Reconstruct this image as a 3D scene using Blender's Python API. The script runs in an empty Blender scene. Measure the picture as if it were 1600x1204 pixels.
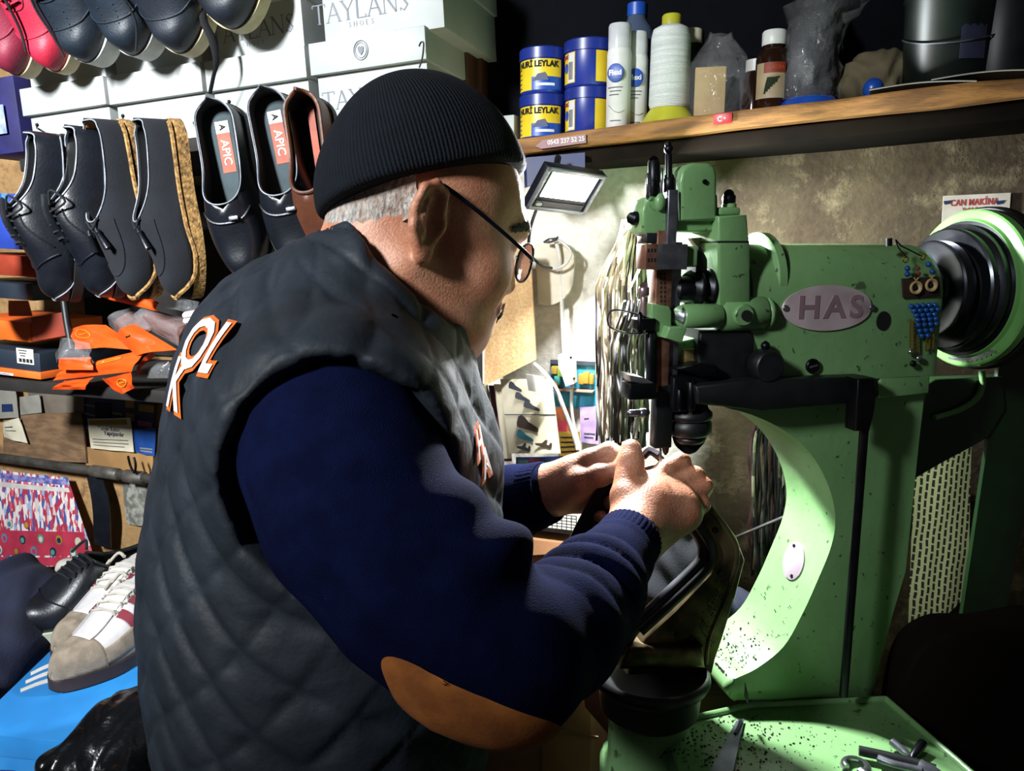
import bpy, bmesh, math, random
import numpy as np
from mathutils import Vector, Matrix

rng = random.Random(11)
SC = bpy.context.scene
COL = SC.collection
rad = math.radians

# ---------------------------------------------------------------- camera frame (used to turn measured directions into places)
CAM = Vector((0.0, 0.0, 1.45))
PT = rad(10.0)
FPX = 1200.0
FW = Vector((0, math.cos(PT), -math.sin(PT)))
UPV = Vector((0, math.sin(PT), math.cos(PT)))
RT = Vector((1, 0, 0))

def P(x, y, d):
    return CAM + d * (FW + RT * ((x - 800) / FPX) - UPV * ((y - 602) / FPX))

def ray(x, y):
    return FW + RT * ((x - 800) / FPX) - UPV * ((y - 602) / FPX)

class Frame:
    """a plane standing in the place: ex along it, ey up it, ez out of it"""
    def __init__(s, o, ex, ey):
        s.o = Vector(o); s.ex = Vector(ex).normalized()
        ez = s.ex.cross(Vector(ey)).normalized()
        s.ez = ez; s.ey = ez.cross(s.ex).normalized()
        M = Matrix.Identity(4)
        for i, a in enumerate((s.ex, s.ey, s.ez)):
            for j in range(3):
                M[j][i] = a[j]
        for j in range(3):
            M[j][3] = s.o[j]
        s.M = M
    def loc(s, x, y, off=0.0):
        r = ray(x, y)
        t = ((s.o + s.ez * off) - CAM).dot(s.ez) / r.dot(s.ez)
        p = CAM + r * t - s.o
        return (p.dot(s.ex), p.dot(s.ey))
    def w(s, x, y, off=0.0):
        a, b = s.loc(x, y, off)
        return s.pt(a, b, off)
    def pt(s, a, b, c=0.0):
        return s.o + s.ex * a + s.ey * b + s.ez * c
    def at(s, x, y, off=0.0):
        """the same directions with the origin moved to a measured point"""
        return Frame(s.w(x, y, off), s.ex, s.ey)
    def turned(s, ang):
        c, n = math.cos(ang), math.sin(ang)
        return Frame(s.o, s.ex * c + s.ey * n, s.ey * c - s.ex * n)

Z = Vector((0, 0, 1))

# ---------------------------------------------------------------- materials
def lin(h):
    if not isinstance(h, str):
        return tuple(h)
    h = h.lstrip('#')
    out = []
    for i in (0, 2, 4):
        c = int(h[i:i + 2], 16) / 255
        out.append(c / 12.92 if c <= 0.04045 else ((c + 0.055) / 1.055) ** 2.4)
    return tuple(out)

MATS = {}
def mat(name, col, col2=None, rough=0.6, metal=0.0, scale=20.0, detail=4.0, lo=0.4, hi=0.62,
        bump=0.0, bscale=200.0, spec=0.5, trans=0.0, alpha=1.0, coat=0.0, sheen=0.0, stretch=None, emit=None, estr=0.0, sss=0.0):
    if name in MATS:
        return MATS[name]
    m = bpy.data.materials.new(name); m.use_nodes = True
    nt = m.node_tree; b = nt.nodes['Principled BSDF']
    c1 = lin(col) + (1,)
    b.inputs['Base Color'].default_value = c1
    b.inputs['Roughness'].default_value = rough
    b.inputs['Metallic'].default_value = metal
    b.inputs['Specular IOR Level'].default_value = spec
    b.inputs['Transmission Weight'].default_value = trans
    b.inputs['Alpha'].default_value = alpha
    b.inputs['Coat Weight'].default_value = coat
    b.inputs['Sheen Weight'].default_value = sheen
    if sss:
        b.inputs['Subsurface Weight'].default_value = sss
        b.inputs['Subsurface Radius'].default_value = (0.006, 0.002, 0.001)
        b.inputs['Subsurface Scale'].default_value = 1.0
    if emit:
        b.inputs['Emission Color'].default_value = lin(emit) + (1,)
        b.inputs['Emission Strength'].default_value = estr
    tc = nt.nodes.new('ShaderNodeTexCoord'); src = tc.outputs['Object']
    if stretch:
        mp = nt.nodes.new('ShaderNodeMapping'); mp.inputs['Scale'].default_value = stretch
        nt.links.new(src, mp.inputs['Vector']); src = mp.outputs['Vector']
    if col2 is None:
        col2 = tuple(min(1, x * 0.72) for x in lin(col))
    n = nt.nodes.new('ShaderNodeTexNoise'); n.inputs['Scale'].default_value = scale; n.inputs['Detail'].default_value = detail
    nt.links.new(src, n.inputs['Vector'])
    r = nt.nodes.new('ShaderNodeValToRGB')
    r.color_ramp.elements[0].position = lo; r.color_ramp.elements[1].position = hi
    r.color_ramp.elements[0].color = lin(col2) + (1,); r.color_ramp.elements[1].color = c1
    nt.links.new(n.outputs['Fac'], r.inputs['Fac'])
    nt.links.new(r.outputs['Color'], b.inputs['Base Color'])
    if bump:
        n2 = nt.nodes.new('ShaderNodeTexNoise'); n2.inputs['Scale'].default_value = bscale; n2.inputs['Detail'].default_value = 3
        nt.links.new(src, n2.inputs['Vector'])
        bp = nt.nodes.new('ShaderNodeBump'); bp.inputs['Strength'].default_value = min(1, bump); bp.inputs['Distance'].default_value = 0.002
        nt.links.new(n2.outputs['Fac'], bp.inputs['Height']); nt.links.new(bp.outputs['Normal'], b.inputs['Normal'])
    MATS[name] = m
    return m

def node_mat(name, fn, **kw):
    """material with extra nodes: fn(nt, bsdf, object_coordinate_socket)"""
    if name in MATS:
        return MATS[name]
    m = bpy.data.materials.new(name); m.use_nodes = True
    nt = m.node_tree; b = nt.nodes['Principled BSDF']
    b.inputs['Roughness'].default_value = kw.get('rough', 0.6)
    b.inputs['Metallic'].default_value = kw.get('metal', 0)
    b.inputs['Sheen Weight'].default_value = kw.get('sheen', 0)
    b.inputs['Specular IOR Level'].default_value = kw.get('spec', 0.5)
    tc = nt.nodes.new('ShaderNodeTexCoord')
    fn(nt, b, tc.outputs['Object'])
    MATS[name] = m
    return m

def nmath(nt, op, a, b=None, c=None):
    n = nt.nodes.new('ShaderNodeMath'); n.operation = op
    for i, v in enumerate((a, b, c)):
        if v is None: continue
        if isinstance(v, (int, float)): n.inputs[i].default_value = v
        else: nt.links.new(v, n.inputs[i])
    return n.outputs[0]

def nnoise(nt, src, scale, detail=4, lo=0.4, hi=0.6, stretch=None, rough=0.5, off=None):
    if stretch or off:
        mp = nt.nodes.new('ShaderNodeMapping')
        if stretch: mp.inputs['Scale'].default_value = stretch
        if off: mp.inputs['Location'].default_value = off
        nt.links.new(src, mp.inputs['Vector']); src = mp.outputs['Vector']
    n = nt.nodes.new('ShaderNodeTexNoise'); n.inputs['Scale'].default_value = scale; n.inputs['Detail'].default_value = detail
    n.inputs['Roughness'].default_value = rough
    nt.links.new(src, n.inputs['Vector'])
    mr = nt.nodes.new('ShaderNodeMapRange'); mr.inputs['From Min'].default_value = lo; mr.inputs['From Max'].default_value = hi
    nt.links.new(n.outputs['Fac'], mr.inputs['Value'])
    return mr.outputs['Result']

def nmix(nt, fac, a, b):
    n = nt.nodes.new('ShaderNodeMix'); n.data_type = 'RGBA'
    if isinstance(fac, (int, float)): n.inputs[0].default_value = fac
    else: nt.links.new(fac, n.inputs[0])
    for i, v in ((6, a), (7, b)):
        if isinstance(v, (str, tuple)): n.inputs[i].default_value = lin(v) + (1,)
        else: nt.links.new(v, n.inputs[i])
    return n.outputs[2]

def nbump(nt, b, h, strength=0.5, dist=0.002):
    bp = nt.nodes.new('ShaderNodeBump'); bp.inputs['Strength'].default_value = strength; bp.inputs['Distance'].default_value = dist
    nt.links.new(h, bp.inputs['Height']); nt.links.new(bp.outputs['Normal'], b.inputs['Normal'])

# ---------------------------------------------------------------- objects
def tag(o, label=None, cat=None, group=None, kind=None):
    if label: o['label'] = label
    if cat: o['category'] = cat
    if group: o['group'] = group
    if kind: o['kind'] = kind
    return o

def thing(name, label, cat, base=None, group=None):
    """an Empty at the thing's base; base is a Matrix, a Frame or a point"""
    o = bpy.data.objects.new(name, None); COL.objects.link(o)
    o.empty_display_size = 0.02
    if isinstance(base, Frame): o.matrix_world = base.M
    elif isinstance(base, Matrix): o.matrix_world = base
    elif base is not None: o.matrix_world = Matrix.Translation(Vector(base))
    o['_M'] = 1
    WORLD[o.name] = o.matrix_world.copy() if base is None else (base.M.copy() if isinstance(base, Frame) else base.copy() if isinstance(base, Matrix) else Matrix.Translation(Vector(base)))
    del o['_M']
    return tag(o, label, cat, group)
WORLD = {}

class MB:
    def __init__(s, M=None):
        s.v = []; s.f = []; s.mi = []
        s.M = M if M is not None else Matrix.Identity(4)
        s.cur = 0
    def add(s, vs, fs, M=None):
        M = s.M if M is None else s.M @ M
        k = len(s.v)
        s.v.extend([M @ Vector(p) for p in vs])
        for f in fs:
            s.f.append([i + k for i in f]); s.mi.append(s.cur)
        return s
    def bm(s, bm, M=None):
        bm.verts.index_update()
        s.add([v.co.copy() for v in bm.verts], [[v.index for v in f.verts] for f in bm.faces], M)
        bm.free(); return s
    def box(s, c, size, M=None, bev=0.0, seg=2):
        bm = bmesh.new(); bmesh.ops.create_cube(bm, size=1)
        for v in bm.verts:
            v.co = Vector((v.co.x * size[0] + c[0], v.co.y * size[1] + c[1], v.co.z * size[2] + c[2]))
        if bev: bmesh.ops.bevel(bm, geom=bm.edges[:], offset=bev, segments=seg, affect='EDGES', profile=0.5)
        return s.bm(bm, M)
    def prism(s, outline, z0, z1, M=None, bev=0.0, seg=2, bevel_back=False):
        bm = bmesh.new()
        a = 0
        for i in range(len(outline)):
            x0, y0 = outline[i]; x1, y1 = outline[(i + 1) % len(outline)]; a += x0 * y1 - x1 * y0
        if a < 0: outline = outline[::-1]
        if z0 > z1: z0, z1 = z1, z0
        lo = [bm.verts.new((x, y, z0)) for x, y in outline]; hi = [bm.verts.new((x, y, z1)) for x, y in outline]
        n = len(outline)
        f1 = bm.faces.new(hi); f0 = bm.faces.new(lo[::-1])
        for i in range(n): bm.faces.new((lo[i], lo[(i + 1) % n], hi[(i + 1) % n], hi[i]))
        if bev:
            ed = list(f1.edges) + (list(f0.edges) if bevel_back else [])
            bmesh.ops.bevel(bm, geom=ed, offset=bev, segments=seg, affect='EDGES', profile=0.5, clamp_overlap=True)
        return s.bm(bm, M)
    def tube(s, pts, r, seg=8, M=None, caps=True, flat=None):
        pts = [Vector(p) for p in pts]; n = len(pts)
        rs = r if isinstance(r, (list, tuple)) else [r] * n
        T = []
        for i in range(n):
            t = (pts[min(i + 1, n - 1)] - pts[max(i - 1, 0)])
            T.append(t.normalized() if t.length > 1e-9 else Vector((0, 0, 1)))
        u = T[0].orthogonal().normalized()
        vs = []; fs = []
        for i in range(n):
            u = (u - T[i] * u.dot(T[i]))
            u = u.normalized() if u.length > 1e-6 else T[i].orthogonal().normalized()
            w = T[i].cross(u)
            for j in range(seg):
                a = 2 * math.pi * j / seg
                k = flat if flat else 1
                vs.append(pts[i] + (u * math.cos(a) + w * math.sin(a) * k) * rs[i])
        for i in range(n - 1):
            for j in range(seg):
                fs.append((i * seg + j, i * seg + (j + 1) % seg, (i + 1) * seg + (j + 1) % seg, (i + 1) * seg + j))
        if caps:
            fs.append(list(range(seg))[::-1]); fs.append([(n - 1) * seg + j for j in range(seg)])
        return s.add(vs, fs, M)
    def cyl(s, p0, p1, r0, r1=None, seg=24, M=None, bev=0.0):
        r1 = r0 if r1 is None else r1
        p0 = Vector(p0); p1 = Vector(p1)
        if bev:
            d = (p1 - p0).normalized()
            return s.tube([p0, p0, p0 + d * bev, p1 - d * bev, p1, p1], [max(r0 - bev, 1e-5), max(r0 - bev, 1e-5), r0, r1, max(r1 - bev, 1e-5), max(r1 - bev, 1e-5)], seg, M)
        return s.tube([p0, p1], [r0, r1], seg, M)
    def lathe(s, prof, M=None, seg=32, a0=0, a1=2 * math.pi):
        """profile of (radius, height) about local z"""
        vs = []; fs = []; n = len(prof); full = abs(a1 - a0 - 2 * math.pi) < 1e-6
        m = seg if full else seg + 1
        for j in range(m):
            a = a0 + (a1 - a0) * j / seg
            for r, h in prof: vs.append((r * math.cos(a), r * math.sin(a), h))
        for j in range(seg):
            k = (j + 1) % m
            for i in range(n - 1):
                fs.append((j * n + i, k * n + i, k * n + i + 1, j * n + i + 1))
        return s.add(vs, fs, M)
    def ball(s, c, r, M=None, seg=16, rings=10):
        if not isinstance(r, (tuple, list)): r = (r, r, r)
        vs = []; fs = []
        for i in range(rings + 1):
            th = math.pi * i / rings
            for j in range(seg):
                a = 2 * math.pi * j / seg
                vs.append((c[0] + r[0] * math.sin(th) * math.cos(a), c[1] + r[1] * math.sin(th) * math.sin(a), c[2] + r[2] * math.cos(th)))
        for i in range(rings):
            for j in range(seg):
                fs.append((i * seg + j, (i + 1) * seg + j, (i + 1) * seg + (j + 1) % seg, i * seg + (j + 1) % seg))
        return s.add(vs, fs, M)
    def grid(s, fn, nu, nv, M=None, thick=0.0):
        g = [[Vector(fn(i / nu, j / nv)) for j in range(nv + 1)] for i in range(nu + 1)]
        vs = [p for row in g for p in row]; w = nv + 1
        fs = [(i * w + j, (i + 1) * w + j, (i + 1) * w + j + 1, i * w + j + 1) for i in range(nu) for j in range(nv)]
        if thick:
            nrm = [Vector((0, 0, 0)) for _ in vs]
            for f in fs:
                a, b, c, d = (vs[k] for k in f); q = (c - a).cross(d - b)
                for k in f: nrm[k] += q
            nrm = [q.normalized() if q.length > 1e-12 else Vector((0, 0, 1)) for q in nrm]
            k = len(vs)
            vs = [p + q * thick / 2 for p, q in zip(vs, nrm)] + [p - q * thick / 2 for p, q in zip(vs, nrm)]
            fs2 = [tuple(x + k for x in f[::-1]) for f in fs]
            edge = [i * w for i in range(nu + 1)] + [nu * w + j for j in range(1, nv + 1)] + [i * w + nv for i in range(nu - 1, -1, -1)] + [j for j in range(nv - 1, 0, -1)]
            fs = fs + fs2
            for a, b in zip(edge, edge[1:] + edge[:1]): fs.append((b, a, a + k, b + k))
        return s.add(vs, fs, M)
    def build(s, name, mats, parent=None, smooth=45, label=None, own=None):
        me = bpy.data.meshes.new(name)
        vs = s.v
        o = bpy.data.objects.new(name, me); COL.objects.link(o)
        if parent is not None:
            Wm = WORLD[parent.name]; inv = Wm.inverted()
            vs = [inv @ p for p in vs]
            o.parent = parent
            WORLD[o.name] = Wm
        else:
            WORLD[o.name] = Matrix.Identity(4)
            if own is not None:
                inv = own.inverted(); vs = [inv @ p for p in vs]; o.matrix_world = own; WORLD[o.name] = own.copy()
            elif vs:
                xs = [p.x for p in vs]; ys = [p.y for p in vs]; zs = [p.z for p in vs]
                c = Vector(((min(xs) + max(xs)) / 2, (min(ys) + max(ys)) / 2, min(zs)))
                vs = [p - c for p in vs]; o.location = c; WORLD[o.name] = Matrix.Translation(c)
        me.from_pydata([tuple(p) for p in vs], [], s.f)
        if not isinstance(mats, (list, tuple)): mats = [mats]
        for m in mats: me.materials.append(m)
        if len(mats) > 1: me.polygons.foreach_set('material_index', s.mi)
        me.update()
        if smooth:
            me.polygons.foreach_set('use_smooth', [True] * len(me.polygons))
            if smooth < 180: me.set_sharp_from_angle(angle=rad(smooth))
        if label: o['label'] = label
        return o

def frame_for(axis, o=(0, 0, 0), up=(0, 0, 1)):
    """matrix whose local z runs along axis"""
    z = Vector(axis).normalized(); up = Vector(up)
    x = up.cross(z)
    if x.length < 1e-5: x = Vector((1, 0, 0)).cross(z)
    if x.length < 1e-5: x = Vector((0, 1, 0)).cross(z)
    x.normalize(); y = z.cross(x)
    M = Matrix.Identity(4)
    for i, a in enumerate((x, y, z)):
        for j in range(3): M[j][i] = a[j]
    for j in range(3): M[j][3] = o[j]
    return M

def text_geo(s, size, extrude=0.0004, bold=0.0, spacing=1.0, align='CENTER'):
    cu = bpy.data.curves.new('t', 'FONT'); cu.body = s; cu.size = size; cu.extrude = extrude
    cu.align_x = align; cu.align_y = 'CENTER'; cu.offset = bold; cu.space_character = spacing; cu.resolution_u = 3
    ob = bpy.data.objects.new('t', cu)
    me = ob.to_mesh()
    vs = [v.co.copy() for v in me.vertices]; fs = [list(p.vertices) for p in me.polygons]
    ob.to_mesh_clear(); bpy.data.objects.remove(ob); bpy.data.curves.remove(cu)
    return vs, fs

def serif_geo(s, h, depth=0.0005):
    """thin roman capitals with serifs, drawn as strokes; returns verts, faces centred on the origin"""
    G = {'T': (0.8, [((0, 1), (.8, 1), 0), ((.4, 0), (.4, 1), 1)], [(.4, 0)], [(0, 1, -1), (.8, 1, -1)]),
         'A': (0.86, [((.05, 0), (.43, 1), 0), ((.43, 1), (.81, 0), 1), ((.2, .36), (.66, .36), 0)], [(.05, 0), (.81, 0)], []),
         'Y': (0.8, [((.05, 1), (.4, .48), 1), ((.75, 1), (.4, .48), 0), ((.4, 0), (.4, .48), 1)], [(.4, 0), (.05, 1), (.75, 1)], []),
         'L': (0.66, [((.12, 0), (.12, 1), 1), ((.12, 0), (.62, 0), 0)], [(.12, 1)], [(.62, 0, 1)]),
         'N': (0.9, [((.1, 0), (.1, 1), 0), ((.1, 1), (.8, 0), 1), ((.8, 0), (.8, 1), 0)], [(.1, 0), (.8, 1), (.07, 1)], []),
         'S': (0.6, [((.52, .85), (.3, 1), 0), ((.3, 1), (.1, .8), 0), ((.1, .8), (.3, .55), 1), ((.3, .55), (.52, .25), 1), ((.52, .25), (.3, 0), 0), ((.3, 0), (.08, .15), 0)], [], [(.52, 1, -1), (.08, 0, 1)]),
         'H': (0.9, [((.12, 0), (.12, 1), 1), ((.78, 0), (.78, 1), 1), ((.12, .5), (.78, .5), 0)], [(.12, 0), (.12, 1), (.78, 0), (.78, 1)], []),
         'O': (0.9, [((.45 + .38 * math.cos(a / 5 * math.pi), .5 + .5 * math.sin(a / 5 * math.pi)), (.45 + .38 * math.cos((a + 1) / 5 * math.pi), .5 + .5 * math.sin((a + 1) / 5 * math.pi)), 1 if a in (0, 4, 5, 9) else 0) for a in range(10)], [], []),
         'E': (0.7, [((.12, 0), (.12, 1), 1), ((.12, 1), (.6, 1), 0), ((.12, .5), (.5, .5), 0), ((.12, 0), (.6, 0), 0)], [], [])}
    m = MB(); x = 0
    for ch in s:
        if ch == ' ': x += .5 * h; continue
        wd, st, se, ti = G[ch]
        def stroke(a, b, t):
            a = Vector((a[0] * h + x, a[1] * h, 0)); b = Vector((b[0] * h + x, b[1] * h, 0))
            d = (b - a).normalized(); n = Vector((-d.y, d.x, 0)) * t * h / 2
            m.add([a + n, a - n, b - n, b + n], [(0, 1, 2, 3)])
        for a, b, k in st: stroke(a, b, .115 if k else .05)
        for px, py in se: stroke((px - .12, py), (px + .12, py), .04)
        for px, py, dy in ti: stroke((px, py), (px, py + .16 * dy), .05)
        x += (wd + .08) * h
    w = x
    vs = [(p.x - w / 2, p.y - h / 2, depth) for p in m.v]
    return vs, m.f

# ---------------------------------------------------------------- signed-distance modelling for the soft, continuous forms
class SDF:
    def __init__(s): s.p = []
    def cap(s, a, b, r1, r2=None, k=0.01, op='u'):
        s.p.append((op, 'c', np.array(a, float), np.array(b, float), float(r1), float(r1 if r2 is None else r2), k)); return s
    def ell(s, c, r, rot=None, k=0.01, op='u'):
        rt = np.eye(3) if rot is None else np.array(rot, float)
        if not isinstance(r, (tuple, list)): r = (r, r, r)
        s.p.append((op, 'e', np.array(c, float), np.array(r, float), rt, None, k)); return s
    def plane(s, o, n, k=0.005, op='i'):
        n = np.array(n, float); n /= np.linalg.norm(n)
        s.p.append((op, 'p', np.array(o, float), n, None, None, k)); return s
    def chain(s, pts, rs, k=0.006):
        for i in range(len(pts) - 1): s.cap(pts[i], pts[i + 1], rs[i], rs[i + 1], k)
        return s
    @staticmethod
    def d1(q, p):
        if q[1] == 'c':
            a, b = q[2], q[3]; ab = b - a; L = float(ab @ ab) + 1e-12
            pa = p - a; t = np.clip((pa @ ab) / L, 0, 1)
            return np.sqrt(((pa - t[:, None] * ab) ** 2).sum(1)) - (q[4] + (q[5] - q[4]) * t)
        if q[1] == 'e':
            l = (p - q[2]) @ q[4]
            k0 = np.sqrt(((l / q[3]) ** 2).sum(1)); k1 = np.sqrt(((l / q[3] ** 2) ** 2).sum(1)) + 1e-9
            return k0 * (k0 - 1) / k1
        return (p - q[2]) @ q[3]
    def ev(s, p, idx=None):
        d = np.full(len(p), 1.0)
        for i in (range(len(s.p)) if idx is None else idx):
            q = s.p[i]; e = s.d1(q, p); k = q[6]
            if q[0] == 'u':
                h = np.clip(k - np.abs(d - e), 0, None) / k; d = np.minimum(d, e) - h * h * k * 0.25
            elif q[0] == 's':
                e = -e; h = np.clip(k - np.abs(d - e), 0, None) / k; d = np.maximum(d, e) + h * h * k * 0.25
            else:
                h = np.clip(k - np.abs(d - e), 0, None) / k; d = np.maximum(d, e) + h * h * k * 0.25
        return d
    def grad(s, p, e=0.0008):
        g = np.zeros_like(p)
        for i in range(3):
            o = np.zeros(3); o[i] = e
            g[:, i] = s.ev(p + o) - s.ev(p - o)
        return g / (np.linalg.norm(g, axis=1, keepdims=True) + 1e-9)
    def project(s, p, off=0.0, it=4):
        p = np.array(p, float)
        for _ in range(it):
            g = s.grad(p); p = p - g * (s.ev(p) - off)[:, None]
        return p
    def bounds(s):
        lo = np.full(3, 1e9); hi = -lo
        for q in s.p:
            if q[0] != 'u': continue
            if q[1] == 'c':
                r = max(q[4], q[5]); lo = np.minimum(lo, np.minimum(q[2], q[3]) - r); hi = np.maximum(hi, np.maximum(q[2], q[3]) + r)
            elif q[1] == 'e':
                e = np.sqrt(((q[4] * q[3]) ** 2).sum(1)); lo = np.minimum(lo, q[2] - e); hi = np.maximum(hi, q[2] + e)
        return lo - 0.03, hi + 0.03
    def mesh(s, h, B=10, keep=None, smooth=1):
        lo, hi = s.bounds(); bs = h * B; hd = bs * math.sqrt(3) / 2
        n = np.ceil((hi - lo) / bs).astype(int)
        C = np.stack(np.meshgrid(*[np.arange(k) for k in n], indexing='ij'), -1).reshape(-1, 3)
        cen = lo + (C + 0.5) * bs
        D = np.stack([s.d1(q, cen) for q in s.p], 1)
        dall = s.ev(cen)
        act = np.abs(dall) < hd * 1.6 + 0.012
        g = np.arange(B + 1); G = np.stack(np.meshgrid(g, g, g, indexing='ij'), -1).reshape(-1, 3)
        KO = 1 << 20; off = 16
        def key(a): return ((a[:, 0] + off) * KO + (a[:, 1] + off)) * KO + (a[:, 2] + off)
        VK = []; VP = []; FK = []
        for bi in np.nonzero(act)[0]:
            c = C[bi]; base = c * B
            idx = [i for i, q in enumerate(s.p) if q[0] == 'i' or D[bi, i] < hd * 2.2 + q[6] + 0.01]
            if not idx: continue
            V = s.ev(lo + (G + base) * h, idx).reshape(B + 1, B + 1, B + 1)
            ins = V < 0
            if ins.all() or not ins.any(): continue
            S = np.zeros((B, B, B, 3)); N = np.zeros((B, B, B))
            for ax in range(3):
                o1, o2 = [a for a in range(3) if a != ax]
                for b in (0, 1):
                    for d in (0, 1):
                        sl0 = [None] * 3; sl1 = [None] * 3
                        sl0[ax] = slice(0, B); sl1[ax] = slice(1, B + 1)
                        for o, e in ((o1, b), (o2, d)): sl0[o] = sl1[o] = slice(e, e + B)
                        v0 = V[tuple(sl0)]; v1 = V[tuple(sl1)]; m = (v0 < 0) != (v1 < 0)
                        t = np.where(m, v0 / np.where(m, v0 - v1, 1), 0)
                        N += m; S[..., ax] += t; S[..., o1] += m * b; S[..., o2] += m * d
            cc = np.argwhere(N > 0)
            if len(cc):
                pos = S[tuple(cc.T)] / N[tuple(cc.T)][:, None]
                VK.append(key(cc + base)); VP.append(lo + (cc + base + pos) * h)
            for ax in range(3):
                o1, o2 = [(1, 2), (2, 0), (0, 1)][ax]
                sl0 = [slice(0, B)] * 3; sl1 = [slice(0, B)] * 3; sl1[ax] = slice(1, B + 1)
                a0 = ins[tuple(sl0)]; a1 = ins[tuple(sl1)]
                for flip, m in ((False, a0 & ~a1), (True, ~a0 & a1)):
                    e = np.argwhere(m)
                    if not len(e): continue
                    e = e + base; u = np.zeros(3, int); u[o1] = 1; w = np.zeros(3, int); w[o2] = 1
                    qd = [e - u - w, e - w, e, e - u]
                    if flip: qd = qd[::-1]
                    FK.append(np.stack([key(x) for x in qd], 1))
        VK = np.concatenate(VK); VP = np.concatenate(VP); FK = np.concatenate(FK)
        o = np.argsort(VK); VK = VK[o]; VP = VP[o]
        ii = np.searchsorted(VK, FK); ii = np.clip(ii, 0, len(VK) - 1)
        ok = (VK[ii] == FK).all(1); F = ii[ok]
        for _ in range(smooth):
            A = np.zeros_like(VP); Nn = np.zeros(len(VP))
            for a, b in ((0, 1), (1, 2), (2, 3), (3, 0)):
                np.add.at(A, F[:, a], VP[F[:, b]]); np.add.at(A, F[:, b], VP[F[:, a]])
                np.add.at(Nn, F[:, a], 1); np.add.at(Nn, F[:, b], 1)
            VP = VP * 0.5 + 0.5 * A / np.maximum(Nn, 1)[:, None]
        if keep is not None:
            kv = keep(VP); F = F[kv[F].all(1)]
            us = np.unique(F); mp = np.full(len(VP), -1); mp[us] = np.arange(len(us)); VP = VP[us]; F = mp[F]
        return VP, F

def np_obj(name, V, F, mats, parent=None, M=None, mi=None):
    """mesh object from arrays in world coordinates (M = frame the object's own coordinates follow)"""
    me = bpy.data.meshes.new(name); o = bpy.data.objects.new(name, me); COL.objects.link(o)
    Wm = M if M is not None else (WORLD[parent.name] if parent is not None else Matrix.Identity(4))
    inv = np.array(Wm.inverted()); V = V @ inv[:3, :3].T + inv[:3, 3]
    me.vertices.add(len(V)); me.vertices.foreach_set('co', V.astype(np.float32).ravel())
    me.loops.add(F.size); me.loops.foreach_set('vertex_index', F.astype(np.int32).ravel())
    me.polygons.add(len(F)); me.polygons.foreach_set('loop_start', np.arange(len(F), dtype=np.int32) * F.shape[1])
    if not isinstance(mats, (list, tuple)): mats = [mats]
    for m in mats: me.materials.append(m)
    if mi is not None: me.polygons.foreach_set('material_index', mi.astype(np.int32))
    me.polygons.foreach_set('use_smooth', np.ones(len(F), bool))
    me.update(calc_edges=True); me.validate()
    if parent is not None:
        o.parent = parent
        o.matrix_local = WORLD[parent.name].inverted() @ Wm
    else: o.matrix_world = Wm
    WORLD[o.name] = Wm.copy()
    return o

def smooth_path(pts, n=8):
    """Catmull-Rom through the points"""
    pts = [Vector(p) for p in pts]; out = []
    for i in range(len(pts) - 1):
        p0 = pts[max(i - 1, 0)]; p1 = pts[i]; p2 = pts[i + 1]; p3 = pts[min(i + 2, len(pts) - 1)]
        for k in range(n):
            t = k / n
            out.append(0.5 * ((2 * p1) + (p2 - p0) * t + (2 * p0 - 5 * p1 + 4 * p2 - p3) * t * t + (3 * p1 - p0 - 3 * p2 + p3) * t ** 3))
    out.append(pts[-1]); return out

def noise1(x, seed=0):
    i = math.floor(x); f = x - i; f = f * f * (3 - 2 * f)
    h = lambda k: (math.sin(k * 127.1 + seed * 311.7) * 43758.5453) % 1.0
    return h(i) * (1 - f) + h(i + 1) * f
def noise2(x, y, seed=0):
    i = math.floor(x); j = math.floor(y); f = x - i; g = y - j; f = f * f * (3 - 2 * f); g = g * g * (3 - 2 * g)
    h = lambda a, b: (math.sin(a * 127.1 + b * 269.5 + seed * 311.7) * 43758.5453) % 1.0
    return (h(i, j) * (1 - f) + h(i + 1, j) * f) * (1 - g) + (h(i, j + 1) * (1 - f) + h(i + 1, j + 1) * f) * g
# ================================================================ camera, light, room
cam_d = bpy.data.cameras.new('camera'); cam = bpy.data.objects.new('camera', cam_d); COL.objects.link(cam)
cam_d.sensor_width = 36; cam_d.lens = 36 * FPX / 1600; cam_d.clip_start = 0.02
cam.location = CAM; cam.rotation_euler = (rad(90) - PT, 0, 0)
SC.camera = cam
SC.view_settings.view_transform = 'Standard'; SC.view_settings.look = 'None'
SC.view_settings.gamma = 1; SC.view_settings.use_curve_mapping = False
SC.view_settings.exposure = 0.0

wd = bpy.data.worlds.new('world'); SC.world = wd; wd.use_nodes = True
wd.node_tree.nodes['Background'].inputs['Color'].default_value = (1.0, 0.93, 0.9, 1)
wd.node_tree.nodes['Background'].inputs['Strength'].default_value = 0.04

# wall plane
WA = Vector((-0.6667 * 1.8, 1.8, 0)); WB = Vector((0.6667 * 1.13, 1.13, 0))
WF = Frame((WA.x, WA.y, 0), (WB - WA), (0, 0, 1))

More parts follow.
